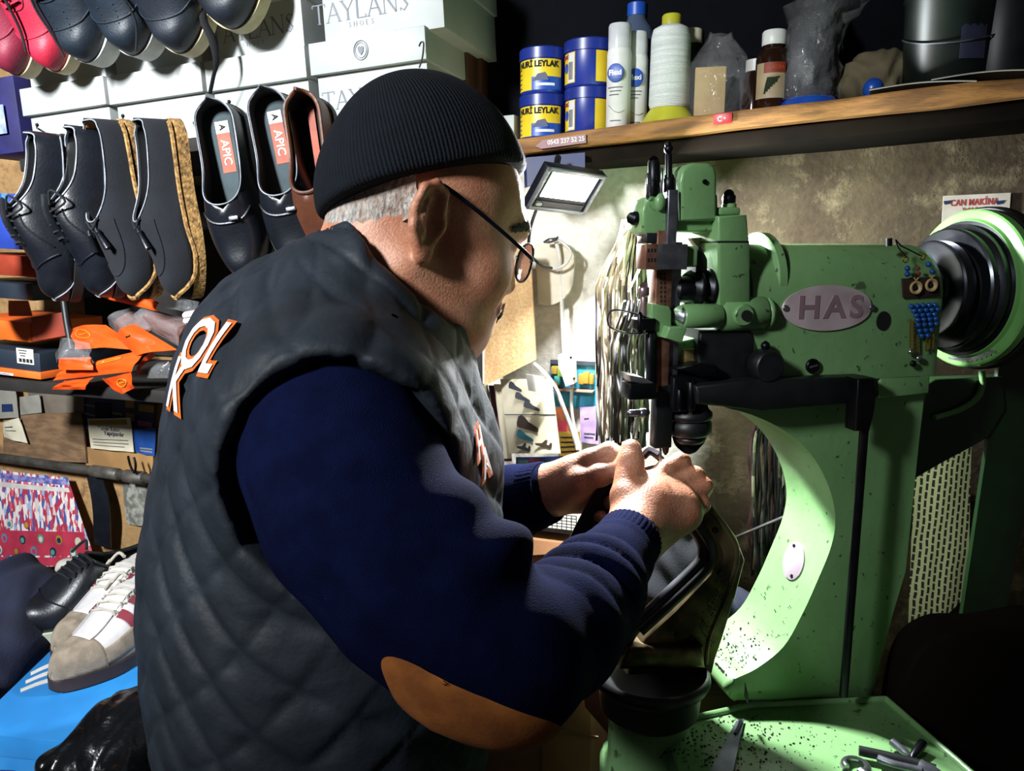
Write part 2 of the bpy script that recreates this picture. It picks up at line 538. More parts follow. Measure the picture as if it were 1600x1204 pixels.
XD = WF.loc(1004, 600)[0]
def wall_nodes(nt, b, co):
    # whitewashed plaster, browned and flaking; stains keep their own shapes
    big = nnoise(nt, co, 2.6, 6, 0.40, 0.62, stretch=(1, 1, 0.55), rough=0.6)
    spot = nnoise(nt, co, 14, 8, 0.52, 0.66, rough=0.7)
    fine = nnoise(nt, co, 90, 4, 0.3, 0.7)
    drip = nnoise(nt, co, 9, 5, 0.45, 0.62, stretch=(1.6, 1, 0.12))
    sx = nt.nodes.new('ShaderNodeSeparateXYZ'); nt.links.new(co, sx.inputs[0])
    # the right end is dirty with a ragged edge, darkened further for weaker light
    right = nmath(nt, 'MULTIPLY_ADD', sx.outputs[0], 9.0, -9.0 * XD)
    right = nmath(nt, 'ADD', right, nmath(nt, 'MULTIPLY_ADD', big, 0.9, -0.35))
    right.node.use_clamp = True
    left = nmath(nt, 'MULTIPLY_ADD', sx.outputs[0], -5.0, 4.4)
    left = nmath(nt, 'ADD', left, nmath(nt, 'MULTIPLY_ADD', spot, 0.6, -0.2)); left.node.use_clamp = True
    clean = nmix(nt, nmath(nt, 'MULTIPLY', spot, 0.25), '#dcd7cc', '#a89a84')
    dirty_dim = nmix(nt, big, '#2a2115', '#544832')
    dirty_dim = nmix(nt, nmath(nt, 'MULTIPLY', drip, 0.7), dirty_dim, '#2e1e10')
    dirty_dim = nmix(nt, nmath(nt, 'MULTIPLY', spot, 0.55), dirty_dim, '#8a7d60')
    tan = nmix(nt, spot, '#b79060', '#5a3a1e'); tan = nmix(nt, big, tan, '#8a6a40')
    c = nmix(nt, right, clean, dirty_dim)
    c = nmix(nt, left, c, tan)
    c = nmix(nt, nmath(nt, 'MULTIPLY', fine, 0.25), c, '#5b4c36')
    nt.links.new(c, b.inputs['Base Color'])
    h = nmath(nt, 'ADD', nmath(nt, 'MULTIPLY', spot, 0.7), nmath(nt, 'MULTIPLY', fine, 0.4))
    nbump(nt, b, h, 0.55, 0.003)
M_wall = node_mat('old_plaster', wall_nodes, rough=0.85)
M_dark = mat('dark_board', '#14161c', '#0c0d12', rough=0.7, scale=8)
M_floor = mat('floor_tile', '#2a2724', '#161412', rough=0.6, scale=6)

m = MB(WF.M); m.box((0.9, 1.25, -0.04), (4.4, 2.7, 0.08)); tag(m.build('wall_back', M_wall, smooth=0, own=WF.M), kind='structure')
m = MB(); m.box((0, 0.2, -0.05), (4.6, 5.0, 0.1)); tag(m.build('floor', M_floor, smooth=0), kind='structure')
m = MB(); m.box((0, 0.2, 2.64), (4.6, 5.0, 0.08)); tag(m.build('ceiling', mat('ceiling_paint', '#8b8a86', scale=3), smooth=0), kind='structure')

def area(name, loc, target, size, power, col, sy=None, spread=math.pi):
    L = bpy.data.lights.new(name, 'AREA'); L.energy = power; L.color = col; L.shape = 'RECTANGLE'; L.size = size; L.size_y = sy or size; L.spread = spread
    o = bpy.data.objects.new(name, L); COL.objects.link(o); o.location = loc
    o.rotation_euler = (Vector(target) - Vector(loc)).to_track_quat('-Z', 'Y').to_euler()
    return o
area('ceiling_tube_light', (-1.12, -0.38, 2.20), (-0.70, 1.25, 1.60), 0.16, 26.0, (0.93, 0.97, 1.0), 0.30, rad(80))
# ================================================================ the man at the machine
def RM(f, l, u): return np.array([f, l, u], float).T
def v3(v): return np.array(v, float)
skin_col = '#c08a6c'
def skin_nodes(nt, b, co):
    n = nnoise(nt, co, 30, 6, 0.35, 0.65); n2 = nnoise(nt, co, 350, 3, 0.4, 0.62)
    c = nmix(nt, n, '#a5694c', '#bd876a'); c = nmix(nt, nmath(nt, 'MULTIPLY', n2, 0.3), c, '#7d4a36')
    nt.links.new(c, b.inputs['Base Color'])
    b.inputs['Subsurface Weight'].default_value = 0.12
    b.inputs['Subsurface Radius'].default_value = (0.006, 0.002, 0.001)
    nbump(nt, b, nnoise(nt, co, 420, 4, 0.3, 0.7), 0.35, 0.0008)
M_skin = node_mat('skin', skin_nodes, rough=0.5)

MAN = thing('person', 'man in black knit cap and quilted vest, both hands holding black leather at the machine', 'person', (-0.25, 0.85, 0.0))

# ---- head frame
psi = rad(23); phi = rad(18); rol = rad(0)
hf = Vector((math.cos(psi) * math.cos(phi), math.sin(psi) * math.cos(phi), -math.sin(phi)))
hl = Vector((-math.sin(psi), math.cos(psi), 0)); hu = hf.cross(hl)
HS = 1.06
EAR = P(668, 347, 0.745)
HO = EAR - HS * (hf * -0.02 + hl * -0.082 + hu * -0.01)
def H(x, y, z): return HO + HS * (hf * x + hl * y + hu * z)
HR = RM(hf, hl, hu)
def hrot(ax, ang):
    """head axes turned about one of them"""
    c, s_ = math.cos(ang), math.sin(ang)
    Rx = {'x': [[1, 0, 0], [0, c, -s_], [0, s_, c]], 'y': [[c, 0, s_], [0, 1, 0], [-s_, 0, c]], 'z': [[c, -s_, 0], [s_, c, 0], [0, 0, 1]]}[ax]
    return HR @ np.array(Rx)
def E(S, x, y, z, r, k=0.02, rot=None, op='u'): S.ell(H(x, y, z), tuple(HS * q for q in r), HR if rot is None else rot, k, op)
def Cc(S, a, b, r1, r2, k=0.01, op='u'): S.cap(H(*a), H(*b), r1 * HS, r2 * HS, k, op)

B = SDF()
NB = P(585, 500, 0.84)                       # base of the neck
# trunk and legs first (under the clothes)
SH_R = P(520, 665, 0.655); SH_L = P(440, 645, 0.93)
EL_R = P(775, 1028, 0.585); WR_R = P(989, 838, 0.80)
EL_L = P(660, 870, 1.0); WR_L = P(853, 767, 0.91)
HIP = P(490, 1260, 0.87)
CH = P(480, 760, 0.85)
B.ell(CH, (0.11, 0.13, 0.2), RM((.82, .57, 0), (-.57, .82, 0), (0, 0, 1)), 0.05)
B.ell(HIP, (0.14, 0.17, 0.25), RM((.82, .57, 0), (-.57, .82, 0), (0, 0, 1)), 0.06)
B.cap(SH_R, SH_L, 0.06, 0.06, 0.05)
for sgn in (-1, 1):
    hp = HIP + Vector((-.57, .82, 0)) * 0.09 * sgn + Vector((0, 0, -.1))
    kn = Vector((hp.x + 0.05, hp.y + 0.01 * sgn, 0.48)); an = Vector((hp.x - 0.02, hp.y + 0.02 * sgn, 0.08))
    B.cap(hp, kn, 0.085, 0.06, 0.03); B.cap(kn, an, 0.055, 0.038, 0.02)
    B.cap(an + Vector((0, 0, -0.03)), an + Vector((.12, .08, -0.045)), 0.035, 0.028, 0.02)
B.cap(NB, P(560, 560, 0.83), 0.07, 0.1, 0.05)
B.cap(SH_R + Vector((0, .03, -.02)), EL_R, 0.048, 0.036, 0.02); B.cap(EL_R, WR_R, 0.034, 0.0255, 0.02)
B.cap(SH_L, EL_L, 0.052, 0.042, 0.02); B.cap(EL_L, WR_L, 0.04, 0.027, 0.02)
# neck and head
B.cap(H(-0.035, 0, -0.05), NB, 0.066, 0.072, 0.03)
E(B, 0.000, 0, 0.027, (0.098, 0.078, 0.083), 0.03)
E(B, 0.032, 0, -0.045, (0.066, 0.066, 0.088), 0.03)
E(B, 0.036, 0, -0.088, (0.058, 0.054, 0.036), 0.03)
E(B, 0.072, 0, -0.106, (0.020, 0.025, 0.018), 0.025)
Cc(B, (0.03, 0, -0.10), (-0.03, 0, -0.135), 0.045, 0.052, 0.035)
for q in (-1, 1):
    E(B, 0.060, 0.040 * q, -0.034, (0.030, 0.024, 0.030), 0.02)
    Cc(B, (-0.02, 0.058 * q, -0.055), (0.05, 0.040 * q, -0.098), 0.018, 0.016, 0.03)
Cc(B, (0.086, -0.030, 0.016), (0.086, 0.030, 0.016), 0.013, 0.013, 0.02)
Cc(B, (0.092, 0, 0.004), (0.104, 0, -0.034), 0.009, 0.012, 0.012)
for q in (-1, 1):
    E(B, 0.096, 0.012 * q, -0.040, (0.010, 0.008, 0.008), 0.006)
    E(B, 0.101, 0.033 * q, -0.006, (0.016, 0.018, 0.014), 0.012, op='s')
    E(B, 0.079, 0.032 * q, -0.007, (0.013, 0.013, 0.013), 0.003)
    Cc(B, (0.089, 0.022 * q, 0.002), (0.084, 0.045 * q, -0.001), 0.0042, 0.004, 0.004)
    Cc(B, (0.089, 0.022 * q, -0.014), (0.084, 0.045 * q, -0.013), 0.0042, 0.004, 0.004)
E(B, 0.086, 0, -0.058, (0.016, 0.026, 0.012), 0.012)
E(B, 0.093, 0, -0.067, (0.009, 0.024, 0.006), 0.006)
E(B, 0.091, 0, -0.079, (0.010, 0.020, 0.007), 0.006)
Cc(B, (0.103, -0.022, -0.0725), (0.103, 0.022, -0.0725), 0.002, 0.002, 0.003, 's')
for q in (-1, 1):                               # ears: bowl, rim, inner fold, lobe
    er = hrot('z', -0.38 * q) @ np.array([[math.cos(-.16), 0, math.sin(-.16)], [0, 1, 0], [-math.sin(-.16), 0, math.cos(-.16)]])
    ec = Vector(H(-0.022, 0.083 * q, -0.008))
    def EP(x, y, z): return ec + Vector(er @ np.array((x, y * q, z))) * HS
    B.ell(ec, (0.020 * HS, 0.0075 * HS, 0.033 * HS), er, 0.008)
    B.ell(EP(0.003, 0.0085, -0.001), (0.0130 * HS, 0.0085 * HS, 0.023 * HS), er, 0.004, 's')
    rim = [EP(0.014, 0.004, 0.010), EP(0.012, 0.006, 0.026), EP(0.0, 0.007, 0.033), EP(-0.013, 0.007, 0.027), EP(-0.019, 0.006, 0.010), EP(-0.017, 0.005, -0.008), EP(-0.009, 0.004, -0.024)]
    B.chain(rim, [0.004 * HS] * 7, 0.004)
    B.chain([EP(-0.007, 0.006, 0.017), EP(-0.010, 0.006, 0.002), EP(-0.006, 0.005, -0.012)], [0.0036 * HS] * 3, 0.005)
    B.ell(EP(0.0, 0.003, -0.031), (0.010 * HS, 0.006 * HS, 0.010 * HS), er, 0.006)
    B.ell(EP(0.016, 0.003, -0.004), (0.005 * HS, 0.005 * HS, 0.008 * HS), er, 0.005)
# ---- near hand (his right): back of the hand towards us, fingers closing over the leather
def F_(pts, rs, k=0.0035): B.chain([P(*p) for p in pts], rs, k)
B.cap(WR_R, P(1010, 790, 0.83), 0.0285, 0.026, 0.012)
B.cap(P(1012, 800, 0.832), P(1060, 795, 0.842), 0.025, 0.023, 0.02)
B.cap(WR_R, P(1018, 756, 0.85), 0.024, 0.0150, 0.014)
B.cap(WR_R, P(1044, 764, 0.852), 0.024, 0.0150, 0.014)
B.cap(WR_R, P(1064, 782, 0.848), 0.024, 0.0145, 0.014)
B.cap(P(1000, 850, 0.81), P(1074, 806, 0.838), 0.020, 0.014, 0.014)
F_([(1018, 756, .85), (1040, 735, .862), (1063, 722, .872), (1064, 731, .893), (1050, 736, .905)], [.0138, .0118, .0118, .0102, .0088])
F_([(1044, 764, .852), (1085, 744, .868), (1084, 752, .892), (1068, 757, .906)], [.0140, .0116, .0100, .0086])
F_([(1064, 782, .848), (1098, 760, .862), (1096, 769, .886), (1080, 775, .900)], [.0136, .0110, .0096, .0084])
F_([(1074, 806, .838), (1096, 788, .852), (1094, 794, .872), (1080, 800, .884)], [.0122, .0098, .0086, .0076])
F_([(983, 812, .815), (979, 775, .830), (982, 748, .842), (986, 722, .850), (986, 702, .856)], [.0205, .0165, .0140, .0132, .0118], 0.008)
# ---- far hand (his left): pinching with thumb and first finger
B.cap(WR_L, P(895, 748, 0.895), 0.027, 0.025, 0.012)
B.cap(WR_L, P(922, 720, 0.885), 0.023, 0.0145, 0.014)
B.cap(WR_L, P(922, 742, 0.895), 0.023, 0.0145, 0.014)
B.cap(WR_L, P(915, 764, 0.900), 0.023, 0.0140, 0.014)
B.cap(WR_L, P(905, 784, 0.902), 0.022, 0.0130, 0.014)
F_([(922, 720, .885), (952, 705, .878), (970, 712, .868), (977, 724, .862)], [.0140, .0112, .0096, .0084])
F_([(922, 742, .895), (956, 730, .900), (970, 742, .890), (966, 756, .880)], [.0136, .0112, .0098, .0086])
F_([(915, 764, .900), (947, 760, .903), (960, 772, .893), (954, 784, .884)], [.0130, .0108, .0094, .0084])
F_([(905, 784, .902), (930, 786, .903), (942, 796, .896), (936, 806, .888)], [.0120, .0094, .0084, .0076])
F_([(872, 772, .893), (905, 752, .874), (938, 742, .866), (968, 731, .860)], [.0190, .0140, .0122, .0100], 0.007)
V, Fc = B.mesh(0.0024, smooth=1)
np_obj('body', V, Fc, M_skin, MAN)

# ---- nails
M_nail = mat('nail', '#c99a86', '#b98873', rough=0.3)
def nail(name, p, q, toward, r):
    p = P(*p); q = P(*q); d = (q - p).normalized(); n = (toward - d * toward.dot(d)).normalized(); s = d.cross(n)
    c = q + n * r * 0.93
    m = MB(); m.grid(lambda u, v: c + d * (u - .45) * r * 1.5 + s * (v - .5) * r * 1.5 - n * ((v - .5) ** 2 * r * 1.1 + (u - .4) ** 2 * r * .5), 6, 6, thick=0.0006)
    m.build(name, M_nail, MAN)
nail('thumbnail', (986, 722, .850), (986, 705, .8555), (CAM - P(986, 705, .85)).normalized() + Vector((-.3, 0, .5)), .0118)

# ---- knit cap
CP = SDF()
capR = RM(*(lambda f, l: (f, l, Vector(f).cross(Vector(l))))(hf, hl))
CP.ell(H(-0.001, 0, 0.032), (0.1045 * HS, 0.088 * HS, 0.094 * HS), HR, 0.02)
CP.ell(H(-0.024, 0, 0.066), (0.074 * HS, 0.072 * HS, 0.070 * HS), HR, 0.05)
CP.ell(H(-0.058, 0, 0.006), (0.050 * HS, 0.072 * HS, 0.055 * HS), HR, 0.04)
pa, pb = P(526, 322, 0.78), P(826, 240, 0.78)
e1 = (pb - pa).normalized(); nn = e1.cross(Vector((0.12, 1, -0.12)))
nn = nn if nn.z < 0 else -nn
CP.plane(pa, nn, 0.006)
CPI = SDF(); CPI.p = list(CP.p)
CPm = SDF(); CPm.p = list(CP.p)
Vc, Fcc = CPm.mesh(0.003, smooth=2)
capup = -nn.normalized()
HM = frame_for(capup, H(-0.02, 0, 0.03), hl)
def cap_nodes(nt, b, co):
    sx = nt.nodes.new('ShaderNodeSeparateXYZ'); nt.links.new(co, sx.inputs[0])
    a = nmath(nt, 'ARCTAN2', sx.outputs[1], sx.outputs[0])
    s_ = nmath(nt, 'SINE', nmath(nt, 'MULTIPLY', a, 150.0))
    n = nnoise(nt, co, 60, 5, 0.35, 0.65)
    c = nmix(nt, n, '#07090d', '#0b0f15'); c = nmix(nt, nmath(nt, 'MULTIPLY_ADD', s_, 0.35, 0.35), c, '#10161e')
    nt.links.new(c, b.inputs['Base Color'])
    nbump(nt, b, nmath(nt, 'ADD', s_, nnoise(nt, co, 700, 3, 0.3, 0.7)), 0.6, 0.0014)
np_obj('knit_cap', Vc, Fcc, node_mat('black_rib_knit', cap_nodes, rough=0.9, sheen=0.0, spec=.15), MAN, HM)

# ---- close cropped grey hair below the cap, moustache, eyebrow
def shell(name, sd, V, F, keepf, off, mt, lift=None):
    kv = keepf(V); Fk = F[kv[F].all(1)]
    us = np.unique(Fk); mp = np.full(len(V), -1); mp[us] = np.arange(len(us)); Vk = V[us]; Fk = mp[Fk]
    g = sd.grad(Vk); Vk = Vk + g * off
    return np_obj(name, Vk, Fk, mt, MAN)
def hair_nodes(nt, b, co):
    n = nnoise(nt, co, 260, 6, 0.3, 0.7, stretch=(1, 1, .5)); n2 = nnoise(nt, co, 60, 3, 0.4, 0.6)
    c = nmix(nt, n, '#5c5853', '#b9b4ac'); c = nmix(nt, nmath(nt, 'MULTIPLY', n2, 0.5), c, '#8d6a55')
    nt.links.new(c, b.inputs['Base Color']); nbump(nt, b, n, 0.9, 0.002)
M_hair = node_mat('grey_stubble_hair', hair_nodes, rough=0.8)
Hinv = np.array([list(hf), list(hl), list(hu)])
def hc(V): return ((V - v3(HO)) @ Hinv.T) / HS
gv = []; gf = []; NA, NZ = 60, 26
for i in range(NA + 1):
    a = -1.26 + 2.52 * i / NA
    zl = -.040 + .030 * abs(a / 1.26) ** 3 + .002 * math.sin(i * 1.7)
    for k in range(NZ + 1): gv.append(list(H(-.10 * math.cos(a) - .012, .082 * math.sin(a), zl + (.085 - zl) * k / NZ)))
for i in range(NA):
    for k in range(NZ): gf.append((i * (NZ + 1) + k, (i + 1) * (NZ + 1) + k, (i + 1) * (NZ + 1) + k + 1, i * (NZ + 1) + k + 1))
gv = B.project(np.array(gv), .0022, 6); wl = np.tile(np.minimum(1, np.arange(NZ + 1) / 5), NA + 1); gv = gv - B.grad(gv) * (.0034 * (1 - wl))[:, None]
np_obj('hair', gv, np.array(gf), M_hair, MAN)
M_brow = mat('brow_hair', '#2a2320', '#4b423c', rough=0.8, scale=400, bump=1, bscale=600)
def face_strip(name, pts, w, mt, off=.0022):
    c = smooth_path([(a, b, c_) for a, b, c_ in pts], 8); n_ = len(c); gv = []; gf = []; K = 6
    for i, p in enumerate(c):
        ww = w * math.sin(math.pi * (.08 + .84 * i / (n_ - 1))) ** .6
        for k in range(K + 1): gv.append(list(H(p.x, p.y, p.z + ww * (k / K - .5) * 2 + .0012 * math.sin(i * 2.3 + k * 3))))
    for i in range(n_ - 1):
        for k in range(K): gf.append((i * (K + 1) + k, (i + 1) * (K + 1) + k, (i + 1) * (K + 1) + k + 1, i * (K + 1) + k + 1))
    gv = B.project(np.array(gv), off, 5); gv = gv + B.grad(gv) * (.0006 * np.sin(np.arange(len(gv)) * 2.1))[:, None]
    return np_obj(name, gv, np.array(gf), mt, MAN)
for q in (-1, 1):
    face_strip('eyebrow', [(.10, .012 * q, .020), (.098, .028 * q, .026), (.088, .044 * q, .024), (.07, .056 * q, .014)], .0055, M_brow)
    face_strip('moustache', [(.108, .002 * q, -.058), (.102, .014 * q, -.060), (.095, .025 * q, -.066), (.085, .033 * q, -.076)], .0055, M_brow, .003)
# eyes
for q in (-1, 1):
    m = MB(); m.ball(tuple(H(0.0805, 0.032 * q, -0.0065)), 0.0125 * HS); m.build('eye', mat('eye_white', '#d8d2c8', '#c7bfb2', rough=0.2), MAN)

# ---- glasses, low on the nose
M_frame = mat('glasses_frame', '#10131c', '#1b2030', rough=0.25, metal=0.6)
def glass_nodes(nt, b, co):
    b.inputs['Base Color'].default_value = (1, 1, 1, 1); b.inputs['Transmission Weight'].default_value = 1; b.inputs['Roughness'].default_value = 0.02; b.inputs['IOR'].default_value = 1.05
M_lens = node_mat('lens_glass', glass_nodes, rough=0.02)
fr = MB(); ln = MB()
for q in (-1, 1):
    ring = []
    for i in range(33):
        a = 2 * math.pi * i / 32
        y = 0.036 * q + 0.026 * math.cos(a) * (1 if abs(math.cos(a)) < .9 else 1); z = -0.010 + 0.020 * math.copysign(abs(math.sin(a)) ** .8, math.sin(a))
        ring.append(H(0.106 - 1.6 * y * y - 0.10 * (z + .01), y, z))
    fr.tube(ring, 0.0013, 8)
    c = H(0.106 - 1.6 * (.036 ** 2), 0.036 * q, -0.010)
    k = len(ring) - 1
    ln.add(ring[:k] + [c], [(i, (i + 1) % k, k) for i in range(k)])
fr.tube(smooth_path([H(0.105, -0.011, -0.006), H(0.108, 0, -0.002), H(0.105, 0.011, -0.006)], 5), 0.0014, 8)
gl = fr.build('glasses', M_frame, MAN)
ln.build('lens', M_lens, gl)
for q in (-1, 1):
    t = MB(); hp = H(0.0985, 0.063 * q, -0.010)
    t.tube(smooth_path([hp, H(0.092, 0.072 * q, -0.007), H(0.05, 0.080 * q, 0.007), H(-0.005, 0.0825 * q, 0.024), H(-0.020, 0.0835 * q, 0.024), H(-0.034, 0.082 * q, 0.008)], 6), 0.0021, 8, flat=0.8)
    t.build('temple_arm', M_frame, gl)

# ---- navy sweater
SW = SDF()
axu = (EL_R - SH_R)
SW.chain([P(535, 625, 0.715), P(525, 690, 0.675), P(568, 800, 0.64), P(655, 912, 0.612), P(745, 1000, 0.595), P(800, 1022, 0.59)], [0.075, 0.080, 0.077, 0.069, 0.060, 0.053], 0.03)
SW.chain([P(800, 1035, 0.59), P(870, 985, 0.645), P(925, 925, 0.71), P(963, 872, 0.765)], [0.055, 0.051, 0.045, 0.037], 0.02)
SW.chain([P(963, 872, 0.765), P(987, 837, 0.797)], [0.034, 0.0305], 0.008)
SW.ell(P(735, 870, 0.60), (0.035, 0.035, 0.04), None, 0.04)
# far sleeve
SW.chain([SH_L, EL_L], [0.06, 0.055], 0.02); SW.chain([P(690, 850, .985), P(800, 785, 0.935), P(848, 768, 0.912)], [0.054, 0.042, 0.034], 0.02)
SW.ell(CH, (0.12, 0.14, 0.2), RM((.82, .57, 0), (-.57, .82, 0), (0, 0, 1)), 0.05)
cuts = [(WR_R, P(963, 872, 0.765)), (WR_L, P(800, 785, 0.935))]
for w, b_ in cuts:
    d = (w - b_).normalized(); 
SW2 = SW
Vs, Fs = SW2.mesh(0.0034, smooth=2)
# knit folds gathered on the forearm and elbow crook
def fold(V, S):
    g = S.grad(V)
    a = v3(P(800, 1035, 0.59)); b_ = v3(P(987, 837, 0.797)); ab = b_ - a; L = np.linalg.norm(ab); ab /= L
    t = (V - a) @ ab / L; rr = np.linalg.norm(V - a - np.outer((V - a) @ ab, ab), axis=1)
    upper = np.clip(g[:, 2] * .6 - g[:, 0] * .5 + .45, 0, 1)
    w = np.exp(-((t - .52) / .25) ** 2) * (rr < .075) * upper
    ph = t * 2 * math.pi * 8.2 + 1.2 * g[:, 2] + 0.9 * np.sin(V[:, 0] * 40)
    dsp = w * 0.0042 * (np.abs(np.sin(ph / 2)) ** .7 * 2 - 1)
    a2 = v3(P(505, 650, .655)); b2 = v3(P(800, 1040, .59)); ab2 = b2 - a2; L2 = np.linalg.norm(ab2); ab2 /= L2
    t2 = (V - a2) @ ab2 / L2; r2 = np.linalg.norm(V - a2 - np.outer((V - a2) @ ab2, ab2), axis=1)
    front = np.clip(g[:, 0] * .8 + g[:, 2] * .4 - .1, 0, 1)
    dsp += np.exp(-((t2 - .68) / .2) ** 2) * (r2 < .11) * front * 0.010 * np.sin(t2 * 2 * math.pi * 4.2 + 1.0)
    # ribbed cuff edge rolls in before the wrist
    return V + g * dsp[:, None]
Vs = fold(Vs, SW)
def sweater_nodes(nt, b, co):
    n = nnoise(nt, co, 40, 4, 0.35, 0.65); k = nnoise(nt, co, 900, 2, 0.3, 0.7)
    nt.links.new(nmix(nt, n, '#090d26', '#0c1230'), b.inputs['Base Color'])
    nbump(nt, b, k, 0.5, 0.001)
M_sweat = node_mat('navy_fine_knit', sweater_nodes, rough=0.95, spec=0.03)
SWO = np_obj('sweater', Vs, Fs, M_sweat, MAN)
# ribbed cuffs
for w, b_, r0, r1 in ((P(987, 837, .797), P(958, 878, .760), .0315, .0345), (P(858, 767, .905), P(822, 779, .926), .0345, .040)):
    d = (w - b_); L = d.length; M = frame_for(d, b_)
    prof = []
    m = MB(M); seg = 120; vs = []; fs = []; rows = [(r1 * 1.0, 0), (r1 * 1.03, L * .1), ((r0 + r1) / 2 * 1.03, L * .55), (r0 * 1.05, L * .95), (r0 * 1.0, L * 1.02), (r0 * .85, L * 1.0), (r0 * .8, L * .8)]
    for r, h in rows:
        for j in range(seg):
            a = 2 * math.pi * j / seg; rr = r + 0.0007 * (1 if j % 3 == 0 else -0.4)
            vs.append((rr * math.cos(a), rr * math.sin(a), h))
    for i in range(len(rows) - 1):
        for j in range(seg): fs.append((i * seg + j, i * seg + (j + 1) % seg, (i + 1) * seg + (j + 1) % seg, (i + 1) * seg + j))
    m.add(vs, fs); m.build('ribbed_cuff', M_sweat, SWO, smooth=60)
# tan suede elbow patch: lies on the sleeve
M_patch = mat('tan_suede', '#b0682a', '#8a4d1c', rough=0.85, scale=25, bump=0.12, bscale=300)
pc_ = v3(P(738, 1105, 0.525)); pax = v3((P(850, 1135, .56) - P(620, 1040, .565)).normalized())
pay = np.cross(pax, v3(FW)); pay /= np.linalg.norm(pay); paz = np.cross(pax, pay)
gv = []; gf = []; NR, NA = 16, 64
for i in range(NR + 1):
    for j in range(NA):
        a = 2 * math.pi * j / NA; r = max(i / NR, 0.01)
        gv.append(pc_ + pax * math.cos(a) * r * 0.072 + paz * math.sin(a) * r * 0.062 - pay * 0.0)
for i in range(NR):
    for j in range(NA): gf.append((i * NA + j, i * NA + (j + 1) % NA, (i + 1) * NA + (j + 1) % NA, (i + 1) * NA + j))
gv = SW.project(np.array(gv), 0.004, 8)
np_obj('elbow_patch', gv, np.array(gf), M_patch, SWO)['label'] = 'tan suede elbow patch'

# ---- quilted vest
VT = SDF(); TR = RM((.82, .57, 0), (-.57, .82, 0), (0, 0, 1))
VT.ell(P(514, 850, 0.86), (0.176, 0.206, 0.26), TR, 0.06)
VT.ell(P(504, 1130, 0.87), (0.172, 0.204, 0.34), TR, 0.10)
VT.cap(P(525, 672, 0.690), P(455, 640, 0.88), 0.112, 0.098, 0.08)
VT.cap(P(520, 600, 0.80), P(640, 690, 0.87), 0.10, 0.09, 0.08)
VT.cap(P(480, 560, 0.83), P(560, 520, 0.84), 0.10, 0.10, 0.08)
VT.cap(P(552, 520, 0.83), P(664, 394, 0.795), 0.098, 0.080, 0.03)
cd = (P(640, 424, 0.805) - P(548, 520, 0.83)).normalized()
VT.plane(P(640, 414, 0.80), cd, 0.008)
VT.cap(P(590, 480, 0.825), P(710, 345, 0.785), 0.070, 0.075, 0.006, 's')
VT.cap(P(500, 700, 0.51), P(530, 760, 0.625), 0.088, 0.094, 0.012, 's')
VT.cap(P(550, 770, 0.625), P(655, 920, 0.61), 0.090, 0.080, 0.012, 's')
VT.plane((0, 0, 0.80), (0, 0, -1), 0.01)
Vv, Fv = VT.mesh(0.0038, smooth=2)
def quilt(V):
    g = VT.grad(V)
    c = v3(P(490, 850, 0.865)); q = V - c
    ang = np.arctan2(q[:, 1] * .82 - q[:, 0] * .57, q[:, 0] * .82 + q[:, 1] * .57)
    u = ang * 0.2 + 0.012 * np.sin(q[:, 2] * 18); v = q[:, 2] + 0.010 * np.sin(ang * 5)
    def line(s_): 
        f = s_ / 0.074; f = np.abs(f - np.round(f)) * 0.074; return f
    l1 = line(u + v); l2 = line(u - v)
    d = np.minimum(l1, l2)
    puff = 0.0032 * np.clip(1 - np.exp(-(d / 0.010) ** 1.2), 0, 1)
    cr = 0.0022 * np.sin(V[:, 2] * 95 + 5 * np.sin(V[:, 0] * 23) + V[:, 0] * 40) * np.exp(-(d / .02) ** 2)
    return V + g * (puff + cr - 0.002)[:, None]
Vq = quilt(Vv)
M_vest = mat('black_quilted_nylon', '#20262e', '#181e25', rough=0.62, scale=18, bump=0.35, bscale=120, spec=.3)
VTO = np_obj('vest', Vq, Fv, M_vest, MAN)
# armhole binding
def on_vest(name, vs, fs, frame, off, mats, th=0.0012):
    """lay flat artwork on the cloth: flat points are dropped on to the surface"""
    W = np.array([list(frame.pt(p[0], p[1], 0)) for p in vs])
    W = VT.project(W, off, 6)
    return np_obj(name, W, np.array(fs), mats, VTO)
def tri(vs, fs, n=2):
    bm = bmesh.new(); bv = [bm.verts.new(v) for v in vs]
    for f in fs:
        try: bm.faces.new([bv[i] for i in f])
        except ValueError: pass
    bmesh.ops.remove_doubles(bm, verts=bm.verts[:], dist=1e-6)
    bmesh.ops.triangulate(bm, faces=bm.faces[:])
    for _ in range(n):
        bmesh.ops.subdivide_edges(bm, edges=[e for e in bm.edges if e.calc_length() > 0.006], cuts=1)
        bmesh.ops.triangulate(bm, faces=bm.faces[:])
    bm.verts.index_update()
    r = [v.co.copy() for v in bm.verts], [[v.index for v in f.verts] for f in bm.faces]; bm.free(); return r
M_lw = mat('white_print', '#e9e4e2', '#cfc8c6', rough=0.6); M_lo = mat('orange_print', '#c9631c', '#a84f14', rough=0.6)
def hit_vest(x, y):
    r_ = ray(x, y); t = .55; n_ = r_.length
    for _ in range(120):
        d = float(VT.ev(np.array([list(CAM + r_ * t)]))[0])
        if d < .0004: break
        t += d / n_ * .8
    return CAM + r_ * t
for txt, px, size, tilt in (('OL', (322, 545), 0.070, 0), ('K', (281, 604), 0.066, 0), ('H', (744, 694), 0.040, 0), ('A', (754, 724), 0.040, 0)):
    o = hit_vest(*px); g = Vector(VT.grad(np.array([list(o)]))[0])
    side = Vector((0, 0, 1)).cross(g).normalized(); upd = g.cross(side)
    frm = Frame(o, side, upd)
    for off, bold, mt, nm in ((0.0030, 0.0050, M_lo, 'lettering_outline'), (0.0042, 0.0012, M_lw, 'lettering')):
        vs, fs = tri(*text_geo(txt, size, 0, bold))
        on_vest(nm, vs, fs, frm, off, mt)
